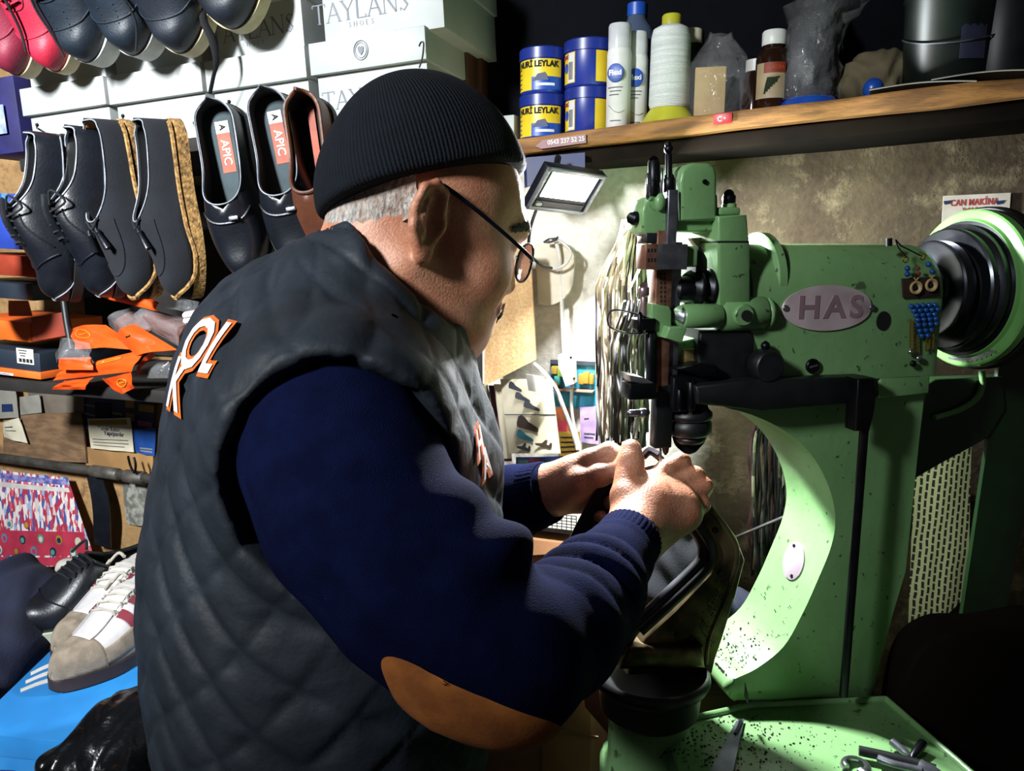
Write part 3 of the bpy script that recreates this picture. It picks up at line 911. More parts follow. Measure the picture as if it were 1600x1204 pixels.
# collar lining strip, zip edge
# ---- trousers and shoes (below the frame)
TS = SDF(); TS.ell(HIP + Vector((0, 0, 0.0)), (0.16, 0.19, 0.20), TR, 0.05)
sh = []
for sgn in (-1, 1):
    hp = HIP + Vector((-.57, .82, 0)) * 0.09 * sgn + Vector((0, 0, -.1))
    kn = Vector((hp.x + 0.05, hp.y + 0.01 * sgn, 0.48)); an = Vector((hp.x - 0.02, hp.y + 0.02 * sgn, 0.08))
    TS.cap(hp, kn, 0.105, 0.082, 0.03); TS.cap(kn, an + Vector((0, 0, .03)), 0.08, 0.07, 0.02); sh.append(an)
Vt, Ft = TS.mesh(0.008, smooth=2)
np_obj('trousers', Vt, Ft, mat('dark_trousers', '#15161a', '#0d0e11', rough=0.85), MAN)
for an in sh:
    S = SDF(); S.cap(an + Vector((-.03, -.02, -.035)), an + Vector((.15, .10, -.048)), 0.047, 0.036, 0.02); S.cap(an, an + Vector((0, 0, -.03)), 0.05, 0.05, 0.02); S.plane((0, 0, 0.0), (0, 0, -1), 0.004)
    a, b_ = S.mesh(0.006, smooth=1); np_obj('shoe', a, b_, mat('dark_shoe', '#101010', rough=0.5), MAN)
# ================================================================ the green patching machine
TH = rad(12)
MF = Frame(P(1290, 480, 0.86), (math.cos(TH), math.sin(TH), 0), (0, 0, 1))
mp = MF.loc
def OL(pts, off=0.0): return [mp(x, y, off) for x, y in pts]
def green_nodes(nt, b, co):
    n = nnoise(nt, co, 12, 4, 0.35, 0.65); sp = nnoise(nt, co, 120, 5, 0.66, 0.70); ch = nnoise(nt, co, 28, 6, 0.68, 0.71)
    c = nmix(nt, n, '#6c9560', '#759f69'); c = nmix(nt, nmath(nt, 'MULTIPLY', sp, 0.8), c, '#27331c'); c = nmix(nt, nmath(nt, 'MULTIPLY', ch, 0.7), c, '#2c2a20')
    nt.links.new(c, b.inputs['Base Color']); nbump(nt, b, nnoise(nt, co, 60, 2, 0.3, 0.7), 0.12, 0.002)
M_green = node_mat('green_enamel', green_nodes, rough=0.34)
M_blk = mat('black_steel', '#0c0e11', '#15181c', rough=0.35, metal=0.6, scale=40)
M_blkp = mat('black_paint', '#0b0d0f', '#141719', rough=0.45, scale=40)
M_steel = mat('worn_steel', '#8b8f98', '#6d7078', rough=0.35, metal=0.85, scale=60)
M_rust = mat('rusty_steel', '#8a6450', '#6b4a3a', rough=0.5, metal=0.5, scale=80)
M_chrome = mat('bright_steel', '#c9ccd2', '#a5a8b0', rough=0.18, metal=0.95, scale=30)
M_oily = mat('oily_brown_steel', '#7a6a4c', '#3b3325', rough=0.3, metal=0.75, scale=25, detail=7)
M_hole = mat('hole_black', '#050505', rough=0.8)
M_plate = mat('plate_metal', '#d3c0c4', '#c2afb3', rough=0.4, metal=0.25, scale=30)

zt_ = MF.w(1270, 1094).z                              # tray height
def onz(x, y, z):
    r = ray(x, y); return CAM + r * ((z - CAM.z) / r.z)

MC = thing('sewing_machine', 'green cast-iron shoe patching machine with oval plate in front of the man', 'sewing machine', Matrix.Translation(Vector((MF.w(1300, 1090).x, MF.w(1300, 1090).y, 0))))
def m_(): return MB(MF.M)
AX = Matrix((( 0, 0, 1, 0), (0, 1, 0, 0), (-1, 0, 0, 0), (0, 0, 0, 1)))   # local z -> ex, y -> ey, x -> -ez
def axial(x, y, off):
    a, b = mp(x, y, off); return Matrix.Translation((a, b, off)) @ AX
def frontal(x, y, off):
    a, b = mp(x, y, off); return Matrix.Translation((a, b, off))
PX = 0.86 / 1200

def curve_px(pts, n=5):
    out = smooth_path([(p[0], p[1], 0) for p in pts], n); return [(p.x, p.y) for p in out]
left = curve_px([(1130, 636), (1175, 648), (1225, 672), (1266, 708), (1293, 755), (1305, 805), (1299, 852), (1275, 912), (1252, 962), (1224, 1010), (1182, 1044), (1142, 1064), (1134, 1082), (1150, 1097)])
m = m_(); m.prism(OL([(1130, 600), (1452, 584), (1452, 616), (1428, 692), (1429, 830), (1415, 892), (1394, 962), (1374, 1040), (1366, 1095)][::1]) + OL(left[::-1]), -0.105, 0.0, bev=0.010, seg=4)
m.build('column', M_green, MC, smooth=40)
m = m_(); m.prism(OL([(1376, 588), (1454, 583), (1452, 615), (1372, 622)], 0.012), -0.09, 0.012, bev=0.002); m.build('column_cap', M_green, MC)
# arm: rounded section drawn along the arm
a0, _ = mp(1176, 480, 0.012); a1, _ = mp(1474, 480, 0.012)
bt = mp(1300, 381, -0.05)[1]; bb = mp(1300, 594, 0.012)[1]; hgt = bt - bb
sec = [(0.0, bb), (0.0, bb + hgt * .62)]
for i in range(1, 13):
    t = math.pi / 2 * i / 12; sec.append((0.052 * (1 - math.cos(t)), bb + hgt * .62 + hgt * .38 * math.sin(t)))
sec += [(0.085, bt - .002), (0.115, bt - .03), (0.12, bb)]
sec = [(x - 0.012, y) for x, y in sec]
m = m_(); bm = bmesh.new()
Lw = a1 - a0; rings = []
for t, sh in ((0, .985), (.004, 1), (Lw - .022, 1), (Lw - .010, .985), (Lw - .003, .95), (Lw, .90)):
    cy = bb + hgt * .5; rings.append([bm.verts.new((a0 + t, cy + (y - cy) * sh if y > bb + 1e-6 else y, -(x + .012 - .05) * (sh * .5 + .5) - .05 + .012)) for x, y in sec])
for r0, r1 in zip(rings, rings[1:]):
    for j in range(len(sec)): bm.faces.new((r0[j], r0[(j + 1) % len(sec)], r1[(j + 1) % len(sec)], r1[j]))
bm.faces.new(rings[0][::-1]); bm.faces.new(rings[-1])
m.bm(bm); m.build('arm', M_green, MC, smooth=35)
m = m_(); m.lathe([(0, 0), (0.052, 0), (0.056, 0.003), (0.056, 0.012), (0.05, 0.016)], axial(1174, 440, -0.045), 40); m.build('arm_collar', M_green, MC)
# nameplate
def oval(n, ra, rb): return [(ra * math.cos(2 * math.pi * i / n), rb * math.sin(2 * math.pi * i / n)) for i in range(n)]
F0 = 0.0125
m = m_(); m.prism(oval(56, 77 * PX, 35 * PX), 0, 0.0016, M=frontal(1292, 481, F0), bev=0.0006)
npl = m.build('nameplate', M_plate, MC, label='silver oval nameplate with raised capitals')
m = m_(); r_ = []
M_let = mat('plate_letters', '#a3878d', '#94797f', rough=0.45, metal=0.3)
vs, fs = text_geo('HAS', 48 * PX * 1.0, 0.0004, 0.0009, 1.25); m.add([(v.x * 1.12 + .002, v.y, v.z + .0018) for v in vs], fs, frontal(1294, 481, F0)); m.build('lettering', M_let, npl, smooth=0)
for x, y in ((1226, 481), (1361, 480)):
    m = m_(); m.cyl((0, 0, 0.0015), (0, 0, 0.0032), 5 * PX, seg=14, M=frontal(x, y, F0), bev=.0006); m.build('screw', M_steel, npl)
m = m_(); m.prism(oval(28, 12 * PX, 15 * PX), -0.002, 0.0008, M=frontal(1380, 501, F0)); m.build('oil_hole', M_hole, MC)
m = m_(); m.cyl((0, 0, 0), (0, 0, .004), 11.5 * PX, seg=28, M=frontal(1268, 571, F0), bev=.001); sc = m.build('slotted_screw', M_blk, MC)
m = m_(); m.box((0, 0, .0042), (14 * PX, 3 * PX, .0008), M=frontal(1268, 571, F0) @ Matrix.Rotation(.2, 4, 'Z')); m.build('slot', M_steel, sc)
# small blank oval on the bright inner face of the column
pA = mp(1262, 940, 0); pB = mp(1296, 862, 0); pm = mp(1280, 903, 0)
tg = Vector((pB[0] - pA[0], pB[1] - pA[1], 0)).normalized(); nr = Vector((-tg.y, tg.x, 0))
if nr.x > 0: nr = -nr
PM = Matrix.Identity(4); ex_ = Vector((0, 0, -1)); 
for j in range(3):
    PM[j][0] = tg[j]; PM[j][1] = nr.cross(tg)[j]; PM[j][2] = nr[j]; PM[j][3] = (pm[0] + nr.x * .001, pm[1] + nr.y * .001, -0.052)[j]
m = m_(); m.prism(oval(40, 0.0245, 0.0195), -0.003, 0.0016, M=PM @ Matrix.Rotation(0.5, 4, 'Z'), bev=.0005); sp = m.build('column_plate', mat('plate_metal_dull', '#9c9098', '#8b7f87', rough=.5, metal=.2, scale=30), MC, label='small blank silver oval plate')
for q in (-1, 1):
    m = m_(); m.cyl((.0195 * q, 0, .001), (.0195 * q, 0, .0028), .0022, seg=12, M=PM @ Matrix.Rotation(0.5, 4, 'Z')); m.build('screw', M_blk, sp)

# ---- hand wheel with stepped pulley
W0 = axial(1450, 452, -0.055)
def lw(name, prof, mt, parent=MC, seg=64):
    m = m_(); m.lathe(prof, W0, seg); return m.build(name, mt, parent, smooth=30)
hw = lw('flywheel', [(0.081, .045), (.084, .046), (.086, .050), (.095, .052), (.097, .054), (.097, .064), (.094, .068), (.02, .068)], mat('green_wheel', '#74ab62', '#66a055', rough=.25, scale=20))
lw('pulley', [(0, -.002), (.03, -.002), (.032, .002), (.054, .002), (.0575, .000), (.0595, .002), (.0595, .014), (.056, .018), (.050, .024), (.055, .026), (.064, .024), (.072, .022), (.0745, .024), (.0745, .031), (.073, .033), (.0765, .035), (.079, .036), (.079, .044), (.083, .045)], mat('pulley_steel', '#4c4f56', '#2c2e33', rough=.25, metal=.9, scale=15), hw)
lw('tire', [(.088, .066), (.0985, .068), (.1005, .072), (.1005, .082), (.097, .086), (.02, .086)], M_blkp, hw)
m = m_()
for i in range(9):
    a = -2.2 + i * .085; m.box((.088 * math.cos(a), .088 * math.sin(a), .052), (.016, .003, .004), M=W0 @ Matrix.Rotation(0, 4, 'Z'))
m.build('grip_teeth', M_steel, hw)
m = m_(); m.cyl((0, 0, -.05), (0, 0, .1), .012, M=W0); m.build('shaft', M_blk, MC)

# ---- head
def fb(x0, y0, x1, y1, z0, z1, bev=.0015, mb=None):
    p = mp(x0, y0, z1); q = mp(x1, y1, z1); mb = mb or m_()
    mb.box(((p[0] + q[0]) / 2, (p[1] + q[1]) / 2, (z0 + z1) / 2), (abs(q[0] - p[0]), abs(q[1] - p[1]), abs(z1 - z0)), bev=bev); return mb
def vc(x, y0, y1, rpx, off, mb=None, r1=None, seg=20, bev=.0008):
    mb = mb or m_(); p = mp(x, y0, off); q = mp(x if not isinstance(x, tuple) else x[1], y1, off)
    mb.cyl((p[0], p[1], off), (q[0], q[1], off), rpx * PX, (r1 or rpx) * PX, seg, bev=bev); return mb
def hc_(x0, x1, y, rpx, off, mb=None, r1=None, seg=28, bev=.0008):
    mb = mb or m_(); p = mp(x0, y, off); q = mp(x1, y, off); yy = p[1]
    mb.cyl((p[0], yy, off), (q[0], yy, off), rpx * PX, (r1 or rpx) * PX, seg, bev=bev); return mb
def pr(pts, z0, z1, bev=.0015, mb=None):
    mb = mb or m_(); mb.prism(OL(pts, z1), z0, z1, bev=bev, seg=3); return mb

pr([(1064, 345), (1062, 285), (1066, 266), (1074, 257), (1084, 254), (1108, 254), (1117, 259), (1121, 272), (1121, 345)], -.045, .014, .004).build('head_cover', M_green, MC)
pr([(1055, 300), (1122, 304), (1124, 362), (1055, 362)], -.045, .006, .003).build('head_block', M_green, MC)
m = m_(); m.cyl((0, 0, 0), (0, 0, .004), 8 * PX, seg=20, M=frontal(1070, 318, .006)); m.cyl((0, 0, 0), (0, 0, .003), 3.5 * PX, seg=14, M=frontal(1100, 284, .013)); m.build('head_screw', M_blk, MC)
pr([(1122, 337), (1168, 335), (1171, 380), (1174, 480), (1124, 480)], -.075, .020, .003).build('head_upright', M_green, MC)
m = fb(1122, 376, 1171, 379, -.05, .0205, .0003); m.build('seam', M_hole, MC)
m = vc(1139, 337, 318, 11, -.005); m.build('oil_cup', M_green, MC); m = vc(1139, 318, 305, 10, -.005); m.build('oil_cup_cap', M_blk, MC)
m = fb(1124, 323, 1158, 337, -.04, .012, .003); m.build('upright_top', M_green, MC)
m = vc(1045, 345, 240, 5, .006); m.ball((mp(1045, 233, .006)[0], mp(1045, 233, .006)[1], .006), 7 * PX); m.ball((mp(1044, 226, .006)[0], mp(1044, 226, .006)[1], .006), 5 * PX); vc(1046, 300, 278, 9, .006, m); m.build('needle_bar', M_blk, MC)
fb(1045, 296, 1057, 384, .004, .016, .001).build('flat_bar', M_steel, MC)
m = vc(1022, 312, 252, 9, .0); vc(1022, 262, 250, 6, .0, m); m.build('spring_tube', M_blk, MC)
m = vc(1012, 310, 272, 3, .012); vc(1034, 308, 262, 2, .01, m); m.build('spring_pin', M_chrome, MC)
m = pr([(1003, 362), (1003, 330), (1008, 312), (1020, 306), (1040, 308), (1046, 330), (1046, 368), (1010, 368)], -.02, .010, .004); m.build('clamp', M_green, MC)
m = m_(); m.ball((mp(1032, 316, .012)[0], mp(1032, 316, .012)[1], .012), (8 * PX, 13 * PX, 6 * PX)); m.build('clamp_knob', M_green, MC)
m = hc_(988, 1008, 341, 10, -.004); m.build('clamp_bolt', M_blk, MC)
m = fb(1009, 362, 1044, 380, -.015, .010, .002); m.build('lower_clamp', M_blkp, MC)
m = fb(1028, 360, 1044, 612, -.006, .012, .0008); m.build('slide_rail', M_rust, MC)
m = fb(1044, 378, 1058, 612, -.010, .008, .0008); m.build('rail_back', M_steel, MC)
m = m_()
for x, y0 in ((1033, 428), (1039, 428)):
    for k in range(8): m.box((mp(x, y0 + 7 * k, .0125)[0], mp(x, y0 + 7 * k, .0125)[1], .0121), (2 * PX, 4 * PX, .0006))
m.build('rail_marks', M_hole, MC)
m = fb(1027, 381, 1074, 421, .004, .030, .001); ch = m.build('cross_head', M_steel, MC)
m = fb(1009, 381, 1028, 421, .004, .030, .001); m.build('cross_head_scale', M_rust, ch, label='rust-brown scale end')
m = m_()
for i in range(3):
    for j in range(2): m.box((mp(1013 + 5 * i, 391 + 15 * j, .03)[0], mp(1013 + 5 * i, 391 + 15 * j, .03)[1], .0302), (2 * PX, 5 * PX, .0006))
m.build('scale_marks', M_hole, ch)
fb(1073, 384, 1090, 417, .0, .024, .002).build('cross_head_green_end', M_green, MC)
pr([(1090, 384), (1096, 384), (1106, 405), (1106, 425), (1088, 425)], -.02, .01, .002).build('wedge', M_blkp, MC)
m = hc_(1055, 1124, 452, 20, -.002); m.build('tension_shaft', M_blk, MC)
for x in (1084, 1103):
    m = hc_(x, x + 8, 450, 30, -.002, bev=.002); m.build('tension_disc', M_blk, MC)
m = hc_(1108, 1128, 440, 34, -.02); m.build('cam_housing', M_blkp, MC)
pr([(1080, 372), (1124, 368), (1124, 406), (1104, 406)], -.03, -.02, .001).build('side_plate', mat('oily_plate', '#b9b39f', '#7d765e', rough=.3, metal=.5, scale=60), MC)
m = hc_(1066, 1124, 494, 18, .014); m.build('take_up_cylinder', M_green, MC)
m = hc_(1062, 1078, 494, 15, .014, bev=.0015); m.build('take_up_cap', M_steel, MC)
m = hc_(1116, 1196, 490, 27, .006, bev=.006); m.ball((mp(1196, 490, .006)[0], mp(1158, 490, .006)[1], .006), (10 * PX, 26 * PX, 26 * PX)); m.build('pivot_boss', M_green, MC)
m = m_(); m.cyl((0, 0, 0), (0, 0, .005), 17 * PX, seg=28, M=frontal(1160, 492, .024), bev=.002); pv = m.build('pivot_cap', M_green, MC)
m = m_(); m.cyl((0, 0, .004), (0, 0, .007), 8 * PX, seg=20, M=frontal(1162, 492, .024)); m.build('pivot_screw', M_hole, pv)
pr([(1018, 474), (1046, 478), (1050, 486), (1050, 530), (1030, 526), (1018, 505)], -.004, .020, .002).build('thread_bracket', M_green, MC)
pr([(1046, 510), (1074, 512), (1066, 537), (1040, 528)], .004, .034, .002).build('thread_bracket_foot', M_green, MC)
pr([(1050, 536), (1124, 520), (1128, 580), (1052, 582)], -.045, .000, .003).build('head_casting', M_green, MC)
pr([(1066, 546), (1088, 544), (1092, 566), (1062, 568)], -.004, .002, .001).build('casting_window', mat('bronze_inside', '#8a7a4a', '#5c5030', rough=.5, scale=60), MC)
pr([(1094, 515), (1180, 516), (1190, 545), (1190, 600), (1100, 604), (1090, 560)], -.05, .012, .004).build('feed_housing', M_blkp, MC)
m = vc(1017, 600, 515, 9, .012); m.build('presser_bar', M_blk, MC)
m = vc(1006, 500, 452, 5, .012); vc(1006, 462, 448, 8, .012, m, bev=.001); m.build('guide_pin', mat('pinkish_steel', '#a58f90', '#86706f', rough=.35, metal=.7), MC)
m = fb(996, 498, 1026, 516, .004, .024, .002); vc(1000, 520, 490, 4, .022, m); m.build('presser_collar', M_blk, MC)
m = m_(); m.tube([MF.M.inverted() @ MF.w(x, y, z) for x, y, z in smooth_path([(1018, 497, .014), (985, 488, .022), (960, 484, .026), (951, 492, .028), (950, 503, .028), (957, 513, .027), (985, 521, .022), (1016, 520, .014)], 6)], 1.5 * PX, 6); m.build('wire_loop', M_chrome, MC)
m = fb(984, 600, 1026, 624, .000, .026, .002); m.build('foot_lifter', M_blk, MC)
m = m_(); pts = [(985, 590), (1024, 598), (1024, 602), (984, 596)]; pr([(984, 586), (1006, 590), (1026, 600), (1024, 604), (986, 596)], -.004, .024, .0006, m); m.build('lifter_plate', M_chrome, MC)
m = hc_(983, 1002, 645, 5, .010); hc_(1000, 1010, 645, 7, .01, m); m.build('lifter_screw', M_steel, MC)
m = fb(1026, 600, 1050, 700, -.004, .012, .002); m.build('presser_frame', M_blkp, MC)
m = fb(1052, 588, 1108, 642, -.03, .020, .003); vc(1080, 640, 596, 6, .024, m); vc(1062, 640, 608, 4, .022, m); m.build('rack_case', M_blk, MC)
m = m_(); p = mp(1078, 640, 0)
for k, (r, h0, h1) in enumerate(((34, 640, 655), (33, 655, 678), (24, 678, 690))): vc(1078, h0, h1, r, .0, m, bev=.003, seg=32)
m.build('feed_ring', M_blkp, MC)
m = pr([(1096, 588), (1056, 576), (1096, 568), (1122, 572), (1122, 592)], -.02, .026, .003); m.build('feed_lever_head', M_blk, MC)
m = vc(1032, 700, 722, 2, .006); m.build('needle', M_chrome, MC)
m = vc(1040, 690, 708, 8, .004, r1=4); m.build('presser_foot', M_blk, MC)
# long black lever and its rod
pr([(1086, 602), (1180, 594), (1352, 588), (1374, 592), (1376, 618), (1362, 630), (1292, 632), (1190, 641), (1090, 632)], .014, .034, .004).build('lift_lever', M_blkp, MC)
m = pr([(1340, 592), (1366, 590), (1372, 606), (1366, 640), (1360, 674), (1338, 674), (1340, 640)], .030, .050, .003); rd = m.build('clevis', M_blk, MC)
m = m_(); p = mp(1350, 672, .04); q = mp(1318, 1086, .04); m.cyl((p[0], p[1], .04), (q[0], q[1], .04), .0050, seg=16); m.build('lift_rod', M_blk, MC)
m = m_(); m.cyl((0, 0, 0), (0, 0, .022), 24 * PX, seg=40, M=frontal(1188, 568, .014), bev=.002); kn_ = m.build('tension_knob', M_blkp, MC)
m = vc(1196, 552, 536, 5, .02); m.ball((mp(1196, 540, .02)[0], mp(1196, 540, .02)[1], .02), 7 * PX); m.build('knob_pin', M_blk, kn_)

# ---- bed arm on its round base
bed = [(1088, 780), (1104, 786), (1140, 830), (1153, 866), (1138, 925), (1110, 990), (1103, 1042), (972, 1042), (982, 1006), (1002, 984), (1046, 944), (1104, 890), (1113, 866), (1106, 846), (1076, 802), (1074, 792)]
m = m_(); m.prism(OL(bed), -.026, .018, bev=.004, seg=3); bd = m.build('bed_arm', M_oily, MC)
def rail(pts, r, off, mt, nm):
    m = m_(); m.tube([(mp(x, y, off)[0], mp(x, y, off)[1], off) for x, y in curve_px(pts, 6)], r, 10); m.build(nm, mt, bd)
rail([(1094, 782), (1104, 788), (1138, 832), (1151, 866), (1136, 925), (1109, 990), (1102, 1036)], .004, .016, M_oily, 'outer_rim')
rail([(1076, 794), (1082, 806), (1106, 842), (1113, 866), (1102, 890), (1046, 944), (1000, 986)], .006, .020, M_blkp, 'cable_rail')
rail([(1070, 802), (1076, 812), (1096, 842), (1100, 864), (1092, 882), (1036, 936), (990, 982), (970, 1020)], .0075, .012, mat('worn_black_rail', '#3a3c44', '#1d1e22', rough=.4, scale=30), 'outer_rail')
for x, y in ((1118, 828), (1126, 896), (1082, 998), (1058, 992)):
    m = m_(); m.cyl((0, 0, 0), (0, 0, .0012), 5 * PX, seg=14, M=frontal(x, y, .0185)); m.build('bolt_hole', M_hole, bd)
pr([(985, 1014), (1100, 1010), (1104, 1046), (968, 1048)], -.03, .03, .006).build('bed_foot', M_oily, MC)
pc = MF.w(1016, 1046, 0); 
m = MB(Matrix.Translation(pc)); m.lathe([(0, .000), (.056, .000), (.064, .004), (.067, .002), (.069, -.006), (.066, -.011), (.060, -.016), (.057, -.045), (.050, -.052), (.0, -.052)], seg=48); m.build('rotating_collar', M_blkp, MC)
m = MB(Matrix.Translation(pc)); m.lathe([(.0, -.05), (.047, -.05), (.047, -.10), (.052, -.105), (.056, -.115), (.056, -.15), (.05, -.16), (0, -.16)], seg=48); m.build('bed_post', M_green, MC)

# ---- tray and pedestal
def trayq(z): return [onz(1172, 1104, z), onz(1384, 1094, z), onz(1640, 1318, z), onz(1110, 1330, z), onz(1030, 1136, z)]
q = trayq(zt_)
m = MB(); pts = [(p.x, p.y) for p in q]; m.prism(pts, zt_ - .018, zt_, bev=.002); tr = m.build('tray', M_green, MC)
m = MB()
for a, b in ((q[1], q[2]), (q[4], q[0]), (q[0], q[1])): m.tube([a + Vector((0, 0, .002)), b + Vector((0, 0, .002))], .004, 8)
m.build('tray_lip', M_green, tr)
m = MB(); cx, cy = sum(p.x for p in q) / 5, sum(p.y for p in q) / 5
m.prism([((p.x - cx) * .72 + cx, (p.y - cy) * .72 + cy) for p in q], 0.04, zt_ - .018, bev=.0); m.prism([((p.x - cx) * 1.0 + cx, (p.y - cy) * 1.0 + cy) for p in q], 0.0, 0.05)
m.prism([(pc.x + .05 * math.cos(t), pc.y + .05 * math.sin(t)) for t in [i * math.pi / 12 for i in range(24)]], 0.0, pc.z - .155)
m.build('pedestal', M_green, MC)
# ---- frame post and strut carrying the drive
OFB = -0.075
pr([(1432, 612), (1462, 592), (1568, 588), (1572, 640), (1545, 684), (1518, 694), (1428, 750), (1424, 690)], OFB - .02, OFB, .003).build('strut', mat('shaded_green_enamel', '#1b351a', '#152b15', rough=.35, scale=12), MC)  # green darkened where the machine blocks the lamp
m = m_(); m.tube([(mp(x, y, OFB + .004)[0], mp(x, y, OFB + .004)[1], OFB + .004) for x, y in curve_px([(1534, 578), (1535, 600), (1526, 622), (1498, 640), (1460, 652)], 6)], .004, 8); m.build('strut_rib', M_green, MC)
pp = [mp(x, y, OFB) for x, y in ((1588, 420), (1680, 420), (1566, 1010), (1500, 1010))]
def ext(p, q, b):  # carry an edge on down to height b
    t = (b - p[1]) / (q[1] - p[1]); return (p[0] + (q[0] - p[0]) * t, b)
bz = -MF.o.z + .0
m = m_(); m.prism([pp[0], pp[1], ext(pp[1], pp[2], bz), ext(pp[0], pp[3], bz)], OFB - .010, OFB - .004, bev=.001); m.build('frame_post', MATS['shaded_green_enamel'], MC)
# ================================================================ footwear builder
def sstep(a, b, x):
    t = max(0, min(1, (x - a) / (b - a))); return t * t * (3 - 2 * t)

class Shoe:
    """one shoe; own axes: x heel to toe, y across, z up from the tread"""
    def __init__(s, name, label, cat, heel, toe, top, W=0.098, hs=0.018, hh=0.062, hi=0.082, ht=0.042, t0=0.015, t1=0.52, vo=0.30, pt=2.2, group=None, heelh=0.0):
        heel = Vector(heel); toe = Vector(toe)
        s.L = (toe - heel).length
        x = (toe - heel).normalized(); z = Vector(top); z = (z - x * z.dot(x)).normalized(); y = z.cross(x)
        M = Matrix.Identity(4)
        for i, a in enumerate((x, y, z)):
            for j in range(3): M[j][i] = a[j]
        for j in range(3): M[j][3] = heel[j]
        s.M = M; s.W = W; s.hs = hs; s.hh = hh; s.hi = hi; s.ht = ht; s.t0 = t0; s.t1 = t1; s.vo = vo; s.pt = pt; s.heelh = heelh
        s.root = thing(name, label, cat, M, group)
    def mb(s): return MB(s.M)
    def hw(s, t):
        w = 0.74 + 0.26 * math.exp(-((t - .70) / .24) ** 2) - 0.05 * math.exp(-((t - .40) / .14) ** 2)
        if t < .13: w *= max(0, 1 - (1 - t / .13) ** 2.4) ** .45 if t > 0 else 0
        if t > .72:
            q = (t - .72) / .28; w *= max(0, 1 - q ** s.pt) ** (1 / 2.0)
        return w * s.W / 2
    def h(s, t):
        a = s.hh + (s.hi - s.hh) * sstep(.1, .5, t)
        b = s.ht + (s.hi - s.ht) * (1 - sstep(.5, .86, t))
        v = a if t < .5 else b
        if t > .86: v *= math.sqrt(max(0.0, 1 - ((t - .86) / .145) ** 2.6))
        return v * (.84 + .16 * sstep(0, .07, t))
    def op(s, t):
        if t <= s.t0 or t >= s.t1: return 0.0
        q = (t - s.t0) / (s.t1 - s.t0)
        if q < .5: return s.vo * (1 - (1 - 2 * q) ** 8) ** .14
        return s.vo * min(1, (1 - abs(2 * q - 1) ** 2.4)) ** .6
    def surf(s, t, v, out=0.0):
        hw = s.hw(t) - 0.0015; a = math.pi * v; c = math.cos(a); si = max(0, math.sin(a))
        y = hw * math.copysign(abs(c) ** 0.75, c); z = s.hs + s.h(t) * si ** (0.62 if t < s.t1 else 0.62 + .12 * sstep(s.t1, .9, t))
        p = Vector((t * s.L, y, z))
        if out:
            n = Vector((0.35 * sstep(.7, 1, t), c * .9, si)).normalized(); p += n * out
        return p
    def sole(s, mt, lab=None, flare=1.05, name='sole', groove=None):
        n = 40; up = [(t * s.L, s.hw(t) * flare + .0008) for t in [(1 - math.cos(math.pi * i / n)) / 2 for i in range(n + 1)]]
        ol = [(x * (1 + .012) - .0015, y) for x, y in up] + [(x * 1.012 - .0015, -y) for x, y in up[-2:0:-1]]
        m = s.mb(); m.prism(ol, 0, s.hs + .003, bev=.0025, seg=2, bevel_back=True)
        o = m.build(name, mt, s.root)
        if s.heelh:
            m = s.mb(); hl = [(x, y) for x, y in ol if x < .27 * s.L]
            hl = [(x, y) for x, y in up if x < .27 * s.L]; hl = hl + [(x, -y) for x, y in hl[::-1][:-1]]
            m.prism(hl, -s.heelh, .001, bev=.0015, bevel_back=True); m.build('heel', mt, s.root)
        return o
    def upper(s, mt, lining, thick=0.0028, name='upper', mat_fn=None):
        nt, nv = 44, 12; vs = []; fs = []; grid = []
        ts = [(1 - math.cos(math.pi * i / nt)) / 2 for i in range(nt + 1)]
        for t in ts:
            o = s.op(t); row = []
            for side in (0, 1):
                for j in range(nv + 1):
                    v = (0.5 - o) * j / nv if side == 0 else 1 - (0.5 - o) * (nv - j) / nv
                    if side == 1: v = (0.5 + o) + (0.5 - o) * j / nv
                    row.append(len(vs)); vs.append(s.surf(t, v))
            grid.append(row)
        mi = []
        for i in range(nt):
            for side in (0, 1):
                for j in range(nv):
                    k = side * (nv + 1) + j
                    fs.append((grid[i][k], grid[i + 1][k], grid[i + 1][k + 1], grid[i][k + 1]))
        bm = bmesh.new(); bv = [bm.verts.new(v) for v in vs]
        for f in fs:
            try: bm.faces.new([bv[q] for q in f])
            except ValueError: pass
        bmesh.ops.remove_doubles(bm, verts=bm.verts[:], dist=1e-5)
        bmesh.ops.recalc_face_normals(bm, faces=bm.faces[:])
        m = s.mb(); m.bm(bm)
        o = m.build(name, [mt, lining], s.root, smooth=180)
        me = o.data
        # make sure the shell faces outward so the lining grows inwards
        c = sum((p.center.dot(p.normal) - Vector((s.L * .5, 0, s.hs)).dot(p.normal) for p in me.polygons))
        if c < 0: me.flip_normals()
        so = o.modifiers.new('lining', 'SOLIDIFY'); so.thickness = thick; so.offset = -1; so.material_offset = 1; so.material_offset_rim = 0
        s.up = o; return o
    def rim(s, mt, r=0.0016, name='piping', t0=None, t1=None):
        n = 40; lo = []; hi = []
        for i in range(n + 1):
            t = s.t0 + (s.t1 - s.t0) * (1 - math.cos(math.pi * i / n)) / 2
            o = s.op(t); lo.append(s.surf(t, .5 - o, .0006)); hi.append(s.surf(t, .5 + o, .0006))
        m = s.mb(); m.tube(lo + hi[::-1] , r, 6); return m.build(name, mt, s.root)
    def insole(s, mt, lift=.004, name='insole'):
        n = 24; up = [(t * s.L, s.hw(t) * .9) for t in [.02 + .9 * i / n for i in range(n + 1)]]
        m = s.mb(); m.prism(up + [(x, -y) for x, y in up[::-1]], s.hs + .002, s.hs + lift + .002, bev=.001); return m.build(name, mt, s.root)
    def line(s, tv, r, mt, name='seam', out=0.0006, parent=None, n=6, seg=6):
        pts = smooth_path([(t, v, 0) for t, v in tv], n)
        m = s.mb(); m.tube([s.surf(min(p.x, .995), p.y, out) for p in pts], r, seg); return m.build(name, mt, parent or s.root)
